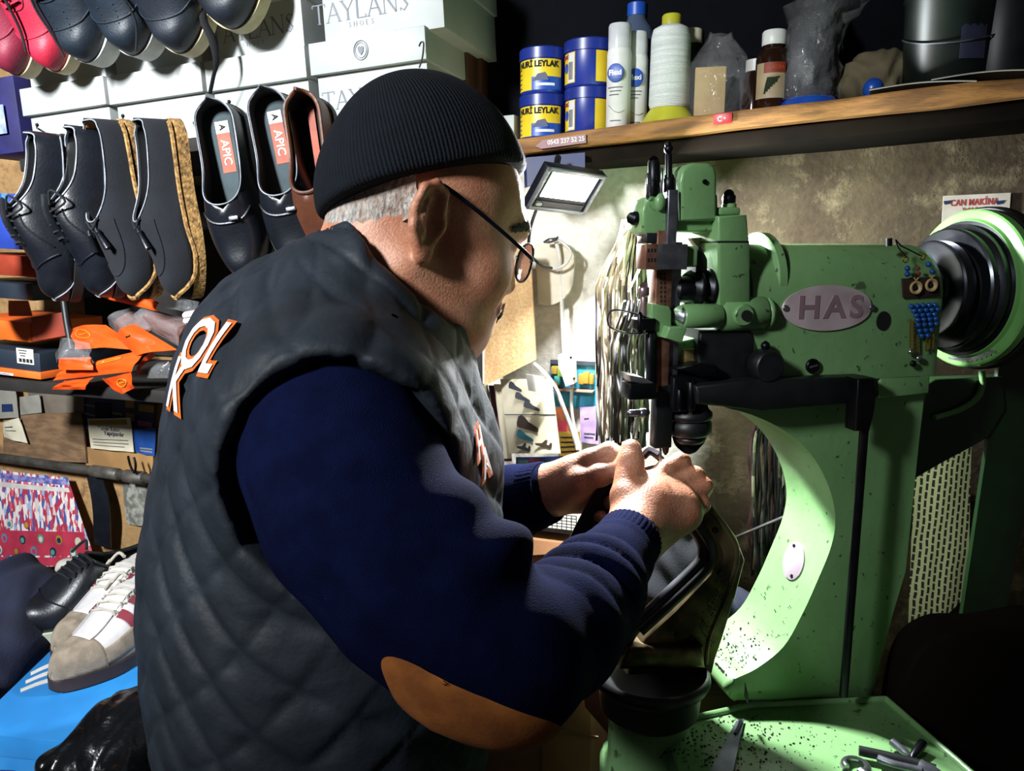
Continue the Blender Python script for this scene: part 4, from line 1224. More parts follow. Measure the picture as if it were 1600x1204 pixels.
    def laces(s, mt, ta=.5, tb=.66, n=5, dv=.13, r=.0022, bow=False):
        for i in range(n):
            t = ta + (tb - ta) * i / max(1, n - 1); d = dv * (1 - .25 * i / n)
            m = s.mb(); m.tube([s.surf(t + .004, .5 - d, -.001), s.surf(t, .5 - d * .8, .004), s.surf(t + .012, .5, .0055), s.surf(t + .02, .5 + d * .8, .004), s.surf(t + .02, .5 + d, -.001)], r, 6, flat=.6)
            m.build('lace', mt, s.root)
    def patch(s, fn, mt, name, out=.0012, nu=24, nv=10, thick=.0012):
        """panel laid on the upper: fn(u,v) -> (t,v)"""
        m = s.mb(); m.grid(lambda u, v: s.surf(min(.9995, fn(u, v)[0]), fn(u, v)[1], out), nu, nv, thick=thick); return m.build(name, mt, s.root, smooth=180)
    def stripe(s, t0, v0, t1, v1, w, mt, name='stripe'):
        m = s.mb(); m.grid(lambda u, k: s.surf(t0 + (t1 - t0) * u + w * (k - .5), v0 + (v1 - v0) * u, .0014), 8, 3, thick=.001); return m.build(name, mt, s.root)
    def bar(s, pts, r, mt, name): 
        m = s.mb(); m.tube(smooth_path(pts, 5), r, 8); return m.build(name, mt, s.root)

L_blk = mat('black_leather', '#0b0e14', '#10141c', rough=.38, scale=30, bump=.15, bscale=300)
L_suede = mat('black_suede', '#0a0d14', '#0e121a', rough=.95, scale=40, bump=.3, bscale=500)
L_navy = mat('dark_navy_leather', '#1a2530', '#141d27', rough=.5, scale=30, bump=.2, bscale=300)
L_char = mat('charcoal_leather', '#1c222c', '#151a22', rough=.5, scale=30, bump=.2, bscale=300)
L_red = mat('red_leather', '#b5243a', '#98203a', rough=.5, scale=18, bump=.2, bscale=300)
L_red2 = mat('dark_red_leather', '#7e2138', '#691c32', rough=.55, scale=18, bump=.2, bscale=300)
L_brown = mat('brown_leather', '#6b3d26', '#4e2a1a', rough=.5, scale=14, bump=.2, bscale=200)
R_white = mat('white_rubber', '#c9cbc6', '#b4b6b0', rough=.6, scale=30)
R_cream = mat('cream_rubber', '#c7b994', '#b3a47e', rough=.6, scale=30)
R_black = mat('black_rubber', '#141414', rough=.7)
R_gum = mat('dark_gum_rubber', '#3a2a26', '#2c201d', rough=.6)
M_jute = mat('jute_rope', '#a9824a', '#5e4423', rough=.9, scale=160, lo=.35, hi=.65, bump=1, bscale=240)
M_tan = mat('tan_lining', '#a8794a', '#8d6238', rough=.7, scale=12)
M_dkl = mat('dark_lining', '#0e1116', rough=.9)
M_grey_in = mat('grey_insole', '#3a474b', '#323d41', rough=.85, scale=30)
M_edge = mat('pale_edge', '#8f949c', '#6f747c', rough=.5, scale=60)
M_lace = mat('black_lace', '#0d0f14', rough=.9, bump=.5, bscale=500)
M_wht = mat('white_label', '#dcd9d2', '#c9c6bf', rough=.6, scale=50)
M_orl = mat('orange_label', '#a8431c', '#8a3414', rough=.6, scale=60)

BOX_OFF = 0.25
def S(x, y, off): return WF.w(x, y, off)
wn = WF.ez; we = WF.ex
def topdir(side, front, up=0.0): return we * side + wn * front + Z * up

SG1 = 'shoes hanging along the top of the picture'; SG2 = 'shoes hanging in the lower row'
# ---- upper row: toes down
def hang(name, label, cat, toe, heel, off, top, **kw): return Shoe(name, label, cat, S(*heel, off + kw.pop('dh', 0.0)), S(*toe, off), top, group=kw.pop('group', SG1), **kw)
def low_sneaker(sh, up, sole, lin, lace, eye=None, perf=None):
    sh.sole(sole); sh.upper(up, lin); sh.rim(up, .002); sh.insole(lin)
    sh.line([(.72, .14), (.80, .30), (.83, .5), (.80, .70), (.72, .86)], .0011, up, 'toe_seam')
    sh.line([(.45, .33), (.58, .36), (.66, .42), (.68, .5), (.66, .58), (.58, .64), (.45, .67)], .0011, up, 'eyestay')
    sh.laces(lace, .52, .64, 4, .11, .0020)
    if perf:
        for i in range(4):
            for k in (-1, 1):
                m = sh.mb(); p = sh.surf(.74 + .035 * i, .5 + .06 * k, .0006); m.ball(tuple(p), (.0013, .0013, .0006), seg=8, rings=5); m.build('perforation', M_hole, sh.root)
sh = hang('sneaker', 'dark red leather sneaker, leftmost of the top hanging row', 'shoe', (50, 122), (6, -120), .290, topdir(.05, .97, .1), W=.094, hs=.022)
low_sneaker(sh, L_red2, R_cream, M_dkl, L_red2)
sh = hang('sneaker', 'bright red leather sneaker with a dangling dark lace', 'shoe', (108, 116), (66, -125), .282, topdir(.05, .97, .1), W=.090, hs=.020)
low_sneaker(sh, L_red, R_cream, M_dkl, L_red)
sh.bar([sh.surf(.52, .52, .006), sh.surf(.62, .50, .010), sh.surf(.78, .53, .008), sh.surf(.90, .60, .006)], .0022, M_lace, 'loose_lace')
sh = hang('sneaker', 'navy perforated leather sneaker with white sole beside the red pair', 'shoe', (166, 104), (124, -130), .282, topdir(.02, .98, .1), W=.102, hs=.030)
low_sneaker(sh, L_navy, R_white, M_dkl, M_lace, perf=1)
sh.bar([sh.surf(.55, .56, .006), sh.surf(.70, .60, .010), sh.surf(.84, .62, .006), sh.surf(.97, .72, .010)], .0018, M_lace, 'loose_lace')
sh = hang('sneaker', 'navy perforated leather sneaker with white sole, further right of two', 'shoe', (236, 94), (198, -140), .282, topdir(.05, .98, .1), W=.098, hs=.030)
low_sneaker(sh, L_navy, R_white, M_dkl, M_lace, perf=1)
sh.bar([sh.surf(.55, .40, .006), sh.surf(.70, .32, .010), sh.surf(.84, .24, .008), sh.surf(.99, .2, .010)], .0018, M_lace, 'loose_lace')
sh = hang('sneaker', 'charcoal leather shoe with cream sole left of the long hanging lace', 'shoe', (302, 89), (276, -150), .282, topdir(.05, .98, .1), W=.100, hs=.022)
low_sneaker(sh, L_char, R_cream, M_dkl, M_lace)
sh = hang('sneaker', 'charcoal leather shoe with cream sole, rightmost of the top hanging row', 'shoe', (384, 52), (352, -185), .282, topdir(.05, .98, .1), W=.104, hs=.022)
low_sneaker(sh, L_char, R_cream, M_dkl, M_lace)
pts = [S(318, -20, .30), S(318, 30, .31), S(332, 62, .305), S(338, 95, .30), S(333, 122, .295), S(328, 146, .29)]
m = MB(); m.tube(smooth_path(pts, 6), [.0035 + .004 * math.sin(min(1, i / 22) * math.pi) for i in range(31)], 8, flat=.35)
m.build('loose_lace', M_lace, sh.root)

# ---- lower row
def lace_up(sh):
    sh.sole(R_black); sh.upper(L_blk, M_dkl); sh.rim(M_edge, .0013); sh.insole(M_dkl)
    sh.line([(.02, .02), (.3, .015), (.6, .015), (.9, .02), (.985, .3), (.99, .5)], .0012, M_edge, 'welt', .002)
    sh.line([(.02, .98), (.3, .985), (.6, .985), (.9, .98), (.985, .7), (.99, .5)], .0012, M_edge, 'welt', .002)
    sh.line([(.70, .08), (.76, .3), (.80, .5), (.76, .7), (.70, .92)], .0016, L_blk, 'toe_cap_seam')
    sh.line([(.48, .3), (.56, .25), (.66, .10)], .0014, L_blk, 'quarter_seam'); sh.line([(.48, .7), (.56, .75), (.66, .90)], .0014, L_blk, 'quarter_seam')
    m = sh.mb(); m.grid(lambda u, v: sh.surf(.40 + .26 * u, .40 + .2 * v, .001 + .010 * (1 - u)), 10, 6, thick=.003); m.build('tongue', L_blk, sh.root)
    sh.laces(M_lace, .48, .64, 5, .12, .0022)
    sh.bar([sh.surf(.46, .62, .008), sh.surf(.40, .70, .016), sh.surf(.46, .80, .016), sh.surf(.50, .66, .010)], .0018, M_lace, 'lace_bow')
    sh.bar([sh.surf(.46, .40, .008), sh.surf(.38, .34, .016), sh.surf(.44, .22, .014), sh.surf(.50, .38, .010)], .0018, M_lace, 'lace_bow')
kw = dict(W=.092, hs=.012, hh=.062, hi=.080, ht=.044, t1=.46, vo=.30, heelh=.014)
lace_up(hang('dress_shoe', 'black shoe cut off by the left edge, leftmost of the lower hanging row', 'shoe', (-8, 496), (-60, 225), .37, topdir(-.4, .9, .0), group=SG2, **kw))
lace_up(hang('dress_shoe', 'black laced leather shoe hanging above the orange lid, left of its pair', 'shoe', (122, 470), (112, 212), .345, topdir(-.45, .89, .05), group=SG2, **kw))
lace_up(hang('dress_shoe', 'black laced leather shoe, right of its pair and beside the tan lined loafer', 'shoe', (190, 464), (172, 202), .335, topdir(-.45, .89, .05), group=SG2, **kw))
def loafer(sh, jute, tas, lin):
    sh.sole(M_jute if jute else R_black, flare=1.06); sh.upper(L_suede, lin); sh.rim(M_edge, .0010); sh.insole(lin)
    if jute: sh.line([(.03, .012), (.3, .01), (.6, .01), (.9, .02), (.985, .3), (.99, .5), (.985, .7), (.9, .98), (.6, .99), (.3, .99), (.03, .988)], .0034, M_jute, 'braided_welt', .003)
    sh.line([(.56, .22), (.70, .26), (.82, .36), (.86, .5), (.82, .64), (.70, .74), (.56, .78)], .0012, L_suede, 'apron_seam')
    for q in tas:
        b = sh.surf(.60, .5 + .05 * q, .006); e = sh.surf(.72, .5 + .10 * q, .010)
        m = sh.mb(); m.tube([b, b.lerp(e, .2), b.lerp(e, .25), b.lerp(e, .95), e], [.002, .0045, .0035, .0055, .003], 10); m.build('tassel', L_blk, sh.root)
    sh.bar([sh.surf(.55, .40, .002), sh.surf(.60, .5, .005), sh.surf(.55, .60, .002)], .002, L_suede, 'tie')
kw = dict(W=.090, hs=.014, hh=.058, hi=.066, ht=.042, t1=.56, vo=.30)
loafer(hang('loafer', 'black suede tassel loafer with a tan lining showing', 'shoe', (246, 464), (196, 190), .335, topdir(-.32, .94, .05), group=SG2, **kw), True, (-1, 1), M_tan)
loafer(hang('loafer', 'black suede loafer seen from its side with a braided jute sole', 'shoe', (314, 464), (278, 188), .335, topdir(-.52, .84, .05), group=SG2, **kw), True, (-1,), M_dkl)
def slip_on(sh, lab):
    sh.sole(R_black); sh.upper(L_blk, M_dkl); sh.rim(M_edge, .0010); i_ = sh.insole(M_grey_in, .006)
    zz = sh.hs + .0085
    m = sh.mb(); m.box((.27 * sh.L, 0, zz), (.22 * sh.L, .020, .0006)); m.build('brand_label', M_orl, sh.root, label='orange woven label')
    m = sh.mb(); m.box((.13 * sh.L, 0, zz), (.065 * sh.L, .020, .0008)); m.build('size_label', M_wht, sh.root, label='white label square')
    m = sh.mb(); vs, fs = text_geo('APIC', .017, .0003, .0002); R_ = Matrix.Translation((.27 * sh.L, 0, zz + .0008))
    m.add([(v.x, v.y, v.z) for v in vs], fs, R_); m.build('lettering', M_wht, sh.root, smooth=0)
    m = sh.mb(); vs, fs = text_geo('A', .012, .0003, .0003); m.add(vs, fs, Matrix.Translation((.13 * sh.L, 0, zz + .001))); m.build('letter', M_hole, sh.root, smooth=0)
    sh.line([(.60, .2), (.66, .35), (.68, .5), (.66, .65), (.60, .8)], .0018, L_blk, 'strap')
    m = sh.mb(); p = sh.surf(.66, .44, .004); m.box(tuple(p), (.006, .014, .004), bev=.001); m.build('buckle', M_steel, sh.root)
kw = dict(W=.086, hs=.018, hh=.058, hi=.066, ht=.042, t0=.0, t1=.58, vo=.36)
slip_on(hang('slip_on_shoe', 'black slip-on with labelled grey insole, left of two', 'shoe', (402, 440), (352, 168), .315, topdir(.26, .95, .12), group=SG2, **kw), 0)
slip_on(hang('slip_on_shoe', 'black slip-on with labelled grey insole next to the brown shoe', 'shoe', (488, 430), (432, 152), .315, topdir(.26, .95, .12), group=SG2, **kw), 0)
sh = hang('ankle_shoe', 'brown leather shoe hanging behind the knit cap', 'shoe', (530, 428), (492, 158), .30, topdir(.22, .95, .15), group=SG2, W=.076, hs=.016, hh=.075, hi=.082, ht=.046, t0=.0, t1=.56, vo=.34)
sh.sole(R_black); sh.upper(L_brown, M_dkl); sh.rim(L_brown, .0026, 'rolled_edge'); sh.insole(M_dkl)
m = sh.mb(); m.box((.30 * sh.L, 0, sh.hs + .009), (.5 * sh.L, .010, .0012)); m.build('orange_stripe', M_orl, sh.root)
# ================================================================ boxes, bags and papers on the left wall
BF = WF.turned(0.052)
M_card = mat('white_card', '#a9adab', '#9a9e9c', rough=.6, scale=7, detail=6)
M_ink = mat('grey_ink', '#5b5f66', '#6b6f76', rough=.6)
def white_box(label, x0, y0, x1, lidh, bodyh, lid=True, text=None, emblem=False, tx=None, th=.026):
    a0, b0 = BF.loc(x0, y0, BOX_OFF); a1 = BF.loc(x1, y0, BOX_OFF)[0]
    w = a1 - a0
    r = thing('shoe_box', label, 'box', BF.M @ Matrix.Translation((a0 + w / 2, b0 - bodyh, BOX_OFF - .12)), 'white shoe boxes stacked on the upper shelf')
    m = MB(BF.M); m.box((a0 + w / 2, b0 - bodyh / 2 - .001, BOX_OFF - .124), (w - .010, bodyh - .002, .222), bev=.0008); bo = m.build('body', M_card, r)
    if lid:
        m = MB(BF.M); m.box((a0 + w / 2, b0 - lidh / 2, BOX_OFF - .12), (w, lidh, .236), bev=.0012); m.build('lid', M_card, r)
    if text:
        m = MB(BF.M); vs, fs = serif_geo('TAYLANS', th); m.add([(v[0], v[1], .0004) for v in vs], fs, Matrix.Translation((*BF.loc(*tx, BOX_OFF - .0128), BOX_OFF - .0128))); m.build('lettering', M_ink, r, smooth=0)
        m = MB(BF.M); vs, fs = serif_geo('S H O E S', th * .26); p = BF.loc(*tx, BOX_OFF - .0128); m.add([(v[0], v[1], .0004) for v in vs], fs, Matrix.Translation((p[0], p[1] - th * .78, BOX_OFF - .0128))); m.build('small_lettering', M_ink, r, smooth=0)
    if emblem:
        p = BF.loc(*emblem, BOX_OFF); m = MB(BF.M); T = Matrix.Translation((p[0], p[1], BOX_OFF - .0012))
        for R0, r0 in ((.0118, .0007), (.0092, .0004)): m.tube([(R0 * math.cos(i * math.pi / 16), R0 * 1.15 * math.sin(i * math.pi / 16), 0) for i in range(33)], r0, 5, M=T)
        m.prism([(-.005, .004), (-.002, .006), (0, .004), (.002, .006), (.005, .004), (.004, -.002), (0, -.007), (-.004, -.002)], 0, .0006, M=T); m.build('emblem', M_ink, r)
    return r
LH = .046
white_box('white shoe box, leftmost of the lower stack row, above the laced shoes', 28, 139, 161, LH, .118)
white_box('white shoe box of the lower row above the suede loafers', 164, 119, 313, LH, .118)
white_box('white shoe box of the lower row above the black slip-ons', 317, 96, 476, LH, .118)
white_box('white shoe box with a round emblem on its lid, beside the knit cap', 480, 68, 664, LH, .118, text=1, tx=(575, 150), emblem=(563, 78))
def upper_box(label, x0, x1, yb, **k):
    """the box above: its lid is past the top of the picture"""
    bb = BF.loc((x0 + x1) / 2, yb, BOX_OFF)[1]
    a = BF.loc(x0, yb, BOX_OFF)
    yt = yb
    # find the pixel of the lid top from the height of the box
    p = BF.pt(a[0], bb + .118, BOX_OFF) - CAM
    px = 800 + FPX * p.dot(RT) / p.dot(FW); py = 602 - FPX * p.dot(UPV) / p.dot(FW)
    return white_box(label, px, py, px + (x1 - x0) * 1.04, LH, .117, **k)
upper_box('white shoe box of the upper row behind the red sneakers', 34, 158, 128)
upper_box('white shoe box of the upper row behind the navy sneakers', 168, 309, 106)
upper_box('white shoe box lettered in serif capitals behind the rightmost charcoal shoe', 326, 470, 82, text=1, tx=(394, 46), th=.026)
upper_box('white lettered shoe box of the upper row next to the wooden post', 496, 690, 55, text=1, tx=(563, 12), th=.027)
# shelves under the boxes and under the bags
M_shelfd = mat('dark_shelf', '#1d1813', '#120f0c', rough=.8, scale=10, stretch=(1, 6, 6))
a0 = BF.loc(20, 139, BOX_OFF); a1 = BF.loc(655, 100, BOX_OFF); bt = a0[1] - .118
m = MB(BF.M); m.box(((a0[0] + a1[0]) / 2, bt - .012, BOX_OFF - .125), (a1[0] - a0[0] + .02, .022, .25), bev=.002); tag(m.build('wall_shelf', M_shelfd), 'dark wooden shelf carrying the white shoe boxes', 'shelf')
LS = .30
la0 = WF.loc(-60, 597, LS); la1 = WF.loc(520, 597, LS); lb = WF.loc(100, 598, LS)[1]
m = MB(WF.M); m.box(((la0[0] + la1[0]) / 2, lb - .012, LS / 2), (la1[0] - la0[0], .022, LS), bev=.002); tag(m.build('wall_shelf', M_shelfd), 'dark wooden shelf carrying the orange packs', 'shelf')
m = MB(WF.M); m.box(((la0[0] + la1[0]) / 2, (lb + bt) / 2 + .0, .006), (la1[0] - la0[0], bt - lb - .02, .010)); tag(m.build('back_board', mat('dark_back', '#191512', '#0f0d0b', rough=.9)), 'dark board at the back of the niche with the hanging shoes', 'board')
# nails the shoes hang from
for i, (x, y, w) in enumerate(((58, 200, 'small nail above the left laced shoe'), (192, 186, 'small nail above the tan lined loafer'), (304, 197, 'small nail right of the jute soled loafer'), (358, 164, 'hooked nail above the left slip-on'), (432, 150, 'small nail above the right slip-on'))):
    m = MB(); m.tube([S(x, y, .236), S(x, y, .262), S(x, y - 3, .275)], .0016, 8); m.ball(tuple(S(x, y - 5, .277)), .003, seg=10, rings=6); tag(m.build('nail', M_blk), w, 'nail', 'nails in the white boxes')

# ---- branded shoe boxes standing at the left end of the lower shelf
M_or = mat('orange_card', '#e5651d', '#d2560f', rough=.55, scale=12)
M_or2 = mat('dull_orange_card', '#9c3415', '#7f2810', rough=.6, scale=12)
M_nv = mat('navy_card', '#1b2735', '#15202c', rough=.55, scale=12)
M_bl = mat('blue_card', '#2240a0', '#1b3488', rough=.55, scale=12)
def rect(fr, x0, y0, x1, y1, off):
    a = fr.loc(x0, y0, off); b = fr.loc(x1, y1, off); return (a[0] + b[0]) / 2, (a[1] + b[1]) / 2, abs(b[0] - a[0]), abs(b[1] - a[1])
F1 = WF.turned(-.045)
r = thing('shoe_box', 'navy and orange shoe box with a white barcode label at the left edge', 'box', WF.M @ Matrix.Translation((*WF.loc(0, 592, .26), .26)))
cx, cy, w, h = rect(F1, -60, 538, 64, 592, .30); m = MB(F1.M); m.box((cx, cy + h * .13, .20), (w, h * .74, .2), bev=.001); m.build('body', M_nv, r)
m = MB(F1.M); m.box((cx, cy - h * .37, .20), (w + .006, h * .28, .206), bev=.001); m.build('base_band', M_or, r, label='bright orange lower band')
x_, y_, w_, h_ = rect(F1, 25, 543, 53, 570, .301); m = MB(F1.M); m.box((x_, y_, .3004), (w_, h_, .001)); lb_ = m.build('barcode_label', M_wht, r, label='white printed barcode label')
m = MB(F1.M)
for i in range(12): m.box((x_ - w_ * .4 + i * w_ * .072, y_ - h_ * .28, .3012), (w_ * (.02 + .025 * (i % 3)), h_ * .25, .0005))
for i in range(3): m.box((x_ - w_ * .12, y_ + h_ * (.36 - .17 * i), .3012), (w_ * (.5 - .1 * i), h_ * .06, .0005))
m.build('print', M_hole, lb_)
x_, y_, w_, h_ = rect(F1, -30, 577, 21, 587, .3035); m = MB(F1.M); m.box((x_, y_, .3036), (w_, h_, .001), bev=.0003); m.build('logo_strip', M_wht, r, label='white strip with blue writing')
m = MB(F1.M); m.box((x_, y_, .3043), (w_ * .8, h_ * .3, .0004)); m.build('logo_print', M_bl, r)
r = thing('shoe_box', 'open orange shoe box lying on the navy and orange box', 'box', WF.M @ Matrix.Translation((*WF.loc(0, 536, .26), .26)))
cx, cy, w, h = rect(F1, -60, 494, 48, 535, .29); m = MB(F1.M); m.box((cx, cy, .21), (w, h, .16), bev=.001); m.build('body', M_or, r)
q = [F1.w(49, 496, .29), F1.w(100, 487, .255), F1.w(103, 524, .255), F1.w(51, 533, .29)]
m = MB(); m.grid(lambda u, v: (q[0].lerp(q[1], u)).lerp(q[3].lerp(q[2], u), v), 6, 4, thick=.003); m.build('open_flap', M_or2, r, label='dull orange flap, its shade in the colour')  # shade on this side painted as duller card
q = [F1.w(14, 470, .27), F1.w(44, 470, .27), F1.w(50, 493, .288), F1.w(14, 493, .288)]
m = MB(); m.grid(lambda u, v: (q[0].lerp(q[1], u)).lerp(q[3].lerp(q[2], u), v), 6, 4, thick=.003); m.build('lid_flap', M_or, r)
r = thing('shoe_box', 'rust orange box end behind the left laced shoe', 'box', WF.M @ Matrix.Translation((*WF.loc(40, 436, .2), .2)))
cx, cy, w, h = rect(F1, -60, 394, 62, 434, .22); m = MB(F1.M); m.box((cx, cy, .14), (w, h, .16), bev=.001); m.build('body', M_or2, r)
cx, cy, w, h = rect(F1, -60, 436, 50, 470, .215); m = MB(F1.M); m.box((cx, cy, .135), (w, h, .155), bev=.001); m.build('lower_part', M_nv, r)
r = thing('shoe_box', 'blue box end behind the left laced shoe, over the rust orange one', 'box', WF.M @ Matrix.Translation((*WF.loc(20, 392, .2), .2)))
cx, cy, w, h = rect(F1, -60, 300, 50, 391, .22); m = MB(F1.M); m.box((cx, cy, .14), (w, h, .16), bev=.001); m.build('body', M_bl, r)
x_, y_, w_, h_ = rect(F1, 2, 302, 14, 325, .221); m = MB(F1.M); m.box((x_, y_, .2208), (w_, h_, .001)); m.build('pale_corner', mat('light_blue_card', '#4f8fd0', rough=.6), r)
r = thing('shoe_box', 'purple and navy box left of the white shoe boxes', 'box', WF.M @ Matrix.Translation((*WF.loc(10, 236, .2), .2)))
cx, cy, w, h = rect(BF, -50, 128, 33, 236, .20); m = MB(BF.M); m.box((cx, cy, .10), (w, h, .19), bev=.001); m.build('body', mat('indigo_card', '#221f5c', '#1a1848', rough=.6), r)
x_, y_, w_, h_ = rect(BF, -40, 170, 11, 208, .201); m = MB(BF.M); m.box((x_, y_, .2008), (w_, h_, .001)); m.build('print_panel', mat('periwinkle_card', '#6a78c8', '#a9b4e0', rough=.6, scale=40), r)

# ---- orange packs of insoles
def clear_nodes(nt, b, co):
    b.inputs['Base Color'].default_value = (.75, .76, .78, 1); b.inputs['Alpha'].default_value = .07
    b.inputs['Specular IOR Level'].default_value = 1.0; b.inputs['Coat Weight'].default_value = 1.0; b.inputs['Coat Roughness'].default_value = .06
    nbump(nt, b, nnoise(nt, co, 45, 3, .3, .7), .8, .006)
M_clear = node_mat('clear_plastic', clear_nodes, rough=.08)
M_pkor = mat('orange_pack', '#e2531a', '#cf4410', rough=.3, scale=10, coat=.4)
M_ins = mat('brown_insole', '#5b2f24', '#472419', rough=.5, scale=12)
M_gold = mat('gold_print', '#c8861c', rough=.5)
def quadgrid(q, bend=.006, wav=.004, seed=0, thick=.0012, nu=12, nv=8, mb=None):
    mb = mb or MB(); n = (q[1] - q[0]).cross(q[3] - q[0]).normalized()
    if n.dot(CAM - q[0]) < 0: n = -n
    def f(u, v):
        p = q[0].lerp(q[1], u).lerp(q[3].lerp(q[2], u), v)
        return p + n * (bend * math.sin(math.pi * u) + wav * (noise2(u * 4, v * 3, seed) - .5) * 2)
    mb.grid(f, nu, nv, thick=thick); return mb, n, f
def pack(label, card, bag=None, seed=0, oval=None, insole=True, hole=None):
    q = [S(*p) for p in card]
    c = sum(q, Vector()) / 4
    r = thing('insole_pack', label, 'pack', Matrix.Translation(Vector((c.x, c.y, min(p.z for p in q)))), 'orange insole packs on the lower shelf')
    mb, n, f = quadgrid(q, seed=seed); cd = mb.build('header_card', M_pkor, r)
    if oval:
        u, v, ru, rv = oval; m = MB(); m.tube([f(u + ru * math.cos(a), v + rv * math.sin(a)) + n * .0016 for a in [i * math.pi / 12 for i in range(25)]], .0009, 5)
        m.tube([f(u + ru * .6 * k, v) + n * .0016 for k in (-1, -.5, 0, .5, 1)], .0012, 5); m.build('oval_logo', M_gold, cd)
    if hole:
        m = MB(); m.tube([f(hole[0] + .10 * k, hole[1] + .02 * math.sin(k * 5)) + n * .001 for k in (-1, -.5, 0, .5, 1)], [.001, .0028, .0018, .0028, .001], 6, flat=.4); m.build('hanging_hole', M_hole, cd)
    if bag:
        qb = [S(*p) for p in bag]
        mb, n, f2 = quadgrid(qb, bend=.016, wav=.006, seed=seed + 5, thick=.001); mb.build('clear_bag', M_clear, r)
        if insole:
            qi = [p.lerp(sum(qb, Vector()) / 4, .12) - n * .004 for p in qb]
            mb, _, _ = quadgrid(qi, bend=.010, wav=.003, seed=seed + 2, thick=.003); mb.build('insole', M_ins, r)
    return r
pack('orange insole pack lying highest, under the hanging loafers', [(148, 462, .31), (206, 452, .30), (250, 474, .30), (246, 486, .31)], [(246, 470, .30), (312, 472, .29), (306, 494, .30), (246, 486, .31)], 1, insole=False)
pack('orange insole pack with a yellow oval on its long card', [(108, 514, .30), (166, 508, .30), (222, 546, .32), (118, 545, .32)], [(168, 506, .29), (214, 480, .28), (262, 500, .29), (215, 546, .31)], 2, oval=(.3, .35, .16, .2))
pack('orange insole pack with a dark hanging slot in the card', [(180, 524, .33), (208, 506, .325), (275, 546, .335), (214, 556, .34)], [(212, 502, .30), (240, 482, .29), (300, 500, .30), (282, 542, .32)], 3, hole=(.45, .32))
pack('clear pack with an orange base beside the dark post', [(90, 560, .345), (142, 558, .345), (146, 578, .35), (94, 578, .35)], [(92, 530, .33), (140, 536, .33), (144, 566, .348), (88, 566, .348)], 4, insole=False)
pack('orange insole pack spread across the middle of the heap', [(84, 594, .33), (104, 576, .33), (232, 544, .335), (206, 580, .34)], None, 5, oval=(.78, .55, .08, .22), hole=(.62, .45))
pack('orange insole pack lying lowest on the left of the heap', [(84, 608, .325), (104, 594, .325), (150, 588, .33), (136, 608, .33)], None, 6)
pack('orange insole pack hanging down over the shelf edge', [(158, 592, .335), (208, 580, .34), (209, 606, .335), (192, 615, .33)], None, 7, oval=(.62, .45, .2, .22))
pack('dark clear pack leaning beside the orange heap', [(212, 580, .30), (238, 548, .30), (240, 556, .30), (216, 588, .30)], [(236, 546, .29), (300, 548, .28), (290, 590, .29), (212, 590, .30)], 8, insole=False)
for k in range(5):
    x = 286 - 3 * k + (4 if k % 2 else 0); y = 492 + 8.6 * k
    q = [S(x, y, .30), S(x + 42, y - 9, .29), S(x + 44, y - 4, .30), S(x + 2, y + 4.5, .31)]
    m = MB(); a = S(x, y, .30); b = S(x + 44, y - 8, .29); m.tube([a, a.lerp(b, .05), a.lerp(b, .95), b], [.004, .0062, .0062, .005], 10, flat=.5)
    tag(m.build('foam_insole', M_wht), ('white foam insole, topmost of the pile' if k == 0 else 'white foam insole, lowest of the pile' if k == 4 else 'white foam insole, %s from the top of the pile' % ('second', 'third', 'fourth')[k - 1]) + ' behind the vest', 'insole', 'white insoles piled behind the vest')
m = MB(); m.tube([S(98, 455, .30), S(104, 500, .305), S(112, 545, .31)], .006, 10); tag(m.build('shelf_prop', M_blkp), 'dark upright rod in front of the orange packs', 'rod')

# ---- papers and cardboard on the wall below the shelf
M_cb = mat('brown_cardboard', '#7a5e42', '#5f4832', rough=.9, scale=9, bump=.3, bscale=60, stretch=(1, 8, 8))
M_cbg = mat('grey_cardboard', '#756a5c', '#5a5147', rough=.9, scale=9)
M_cbt = mat('tan_cardboard', '#a37c4c', '#85623a', rough=.9, scale=9)
M_paper = mat('old_paper', '#c9c2ac', '#b3ab94', rough=.8, scale=12)
M_greyp = mat('grey_paper', '#8c8a80', '#75736a', rough=.8, scale=12)
def sheet(name, label, cat, pts, off, mt, bend=.002, wav=.0015, seed=0, thick=.0012, group=None, parent=None):
    q = [S(x, y, off) for x, y in pts]; mb, n, f = quadgrid(q, bend, wav, seed, thick)
    if parent is not None: return mb.build(name, mt, parent), n, f
    if cat is None: return mb, n, f
    o = mb.build(name, mt); tag(o, label, cat, group); return o, n, f
def printed(name, label, cat, pts, off, mt, deco, bend=.002, wav=.0015, seed=0, thick=.0012):
    """paper thing with printed areas: deco = [(part name, material, [(u0,v0,u1,v1), ...])]"""
    q = [S(x, y, off) for x, y in pts]; mb, n, f = quadgrid(q, bend, wav, seed, thick)
    c = sum(q, Vector()) / 4; r = thing(name, label, cat, Matrix.Translation(Vector((c.x, c.y, min(p.z for p in q)))))
    mb.build('sheet', mt, r)
    for k, (nm, m2, rects) in enumerate(deco):
        m = MB()
        for (u0, v0, u1, v1) in rects: m.grid(lambda u, v: f(u0 + (u1 - u0) * u, v0 + (v1 - v0) * v) + n * (.0009 + .0003 * k), 4, 3, thick=.0004)
        m.build(nm, m2, r)
    return r, n, f
M_txt = mat('print_dark', '#3a3f4a', rough=.7); M_yel = mat('print_yellow', '#a8862c', '#8f7020', rough=.6); M_pink = mat('print_pink', '#9a5a86', rough=.6); M_blu = mat('print_blue', '#1c4f9e', '#173f82', rough=.5); M_bluD = mat('print_dark_blue', '#1d2c58', '#15213f', rough=.5)
sheet('cardboard_sheet', 'grey cardboard on the wall under the orange heap', 'cardboard', [(44, 598), (132, 598), (132, 646), (44, 648)], .012, M_cbg)
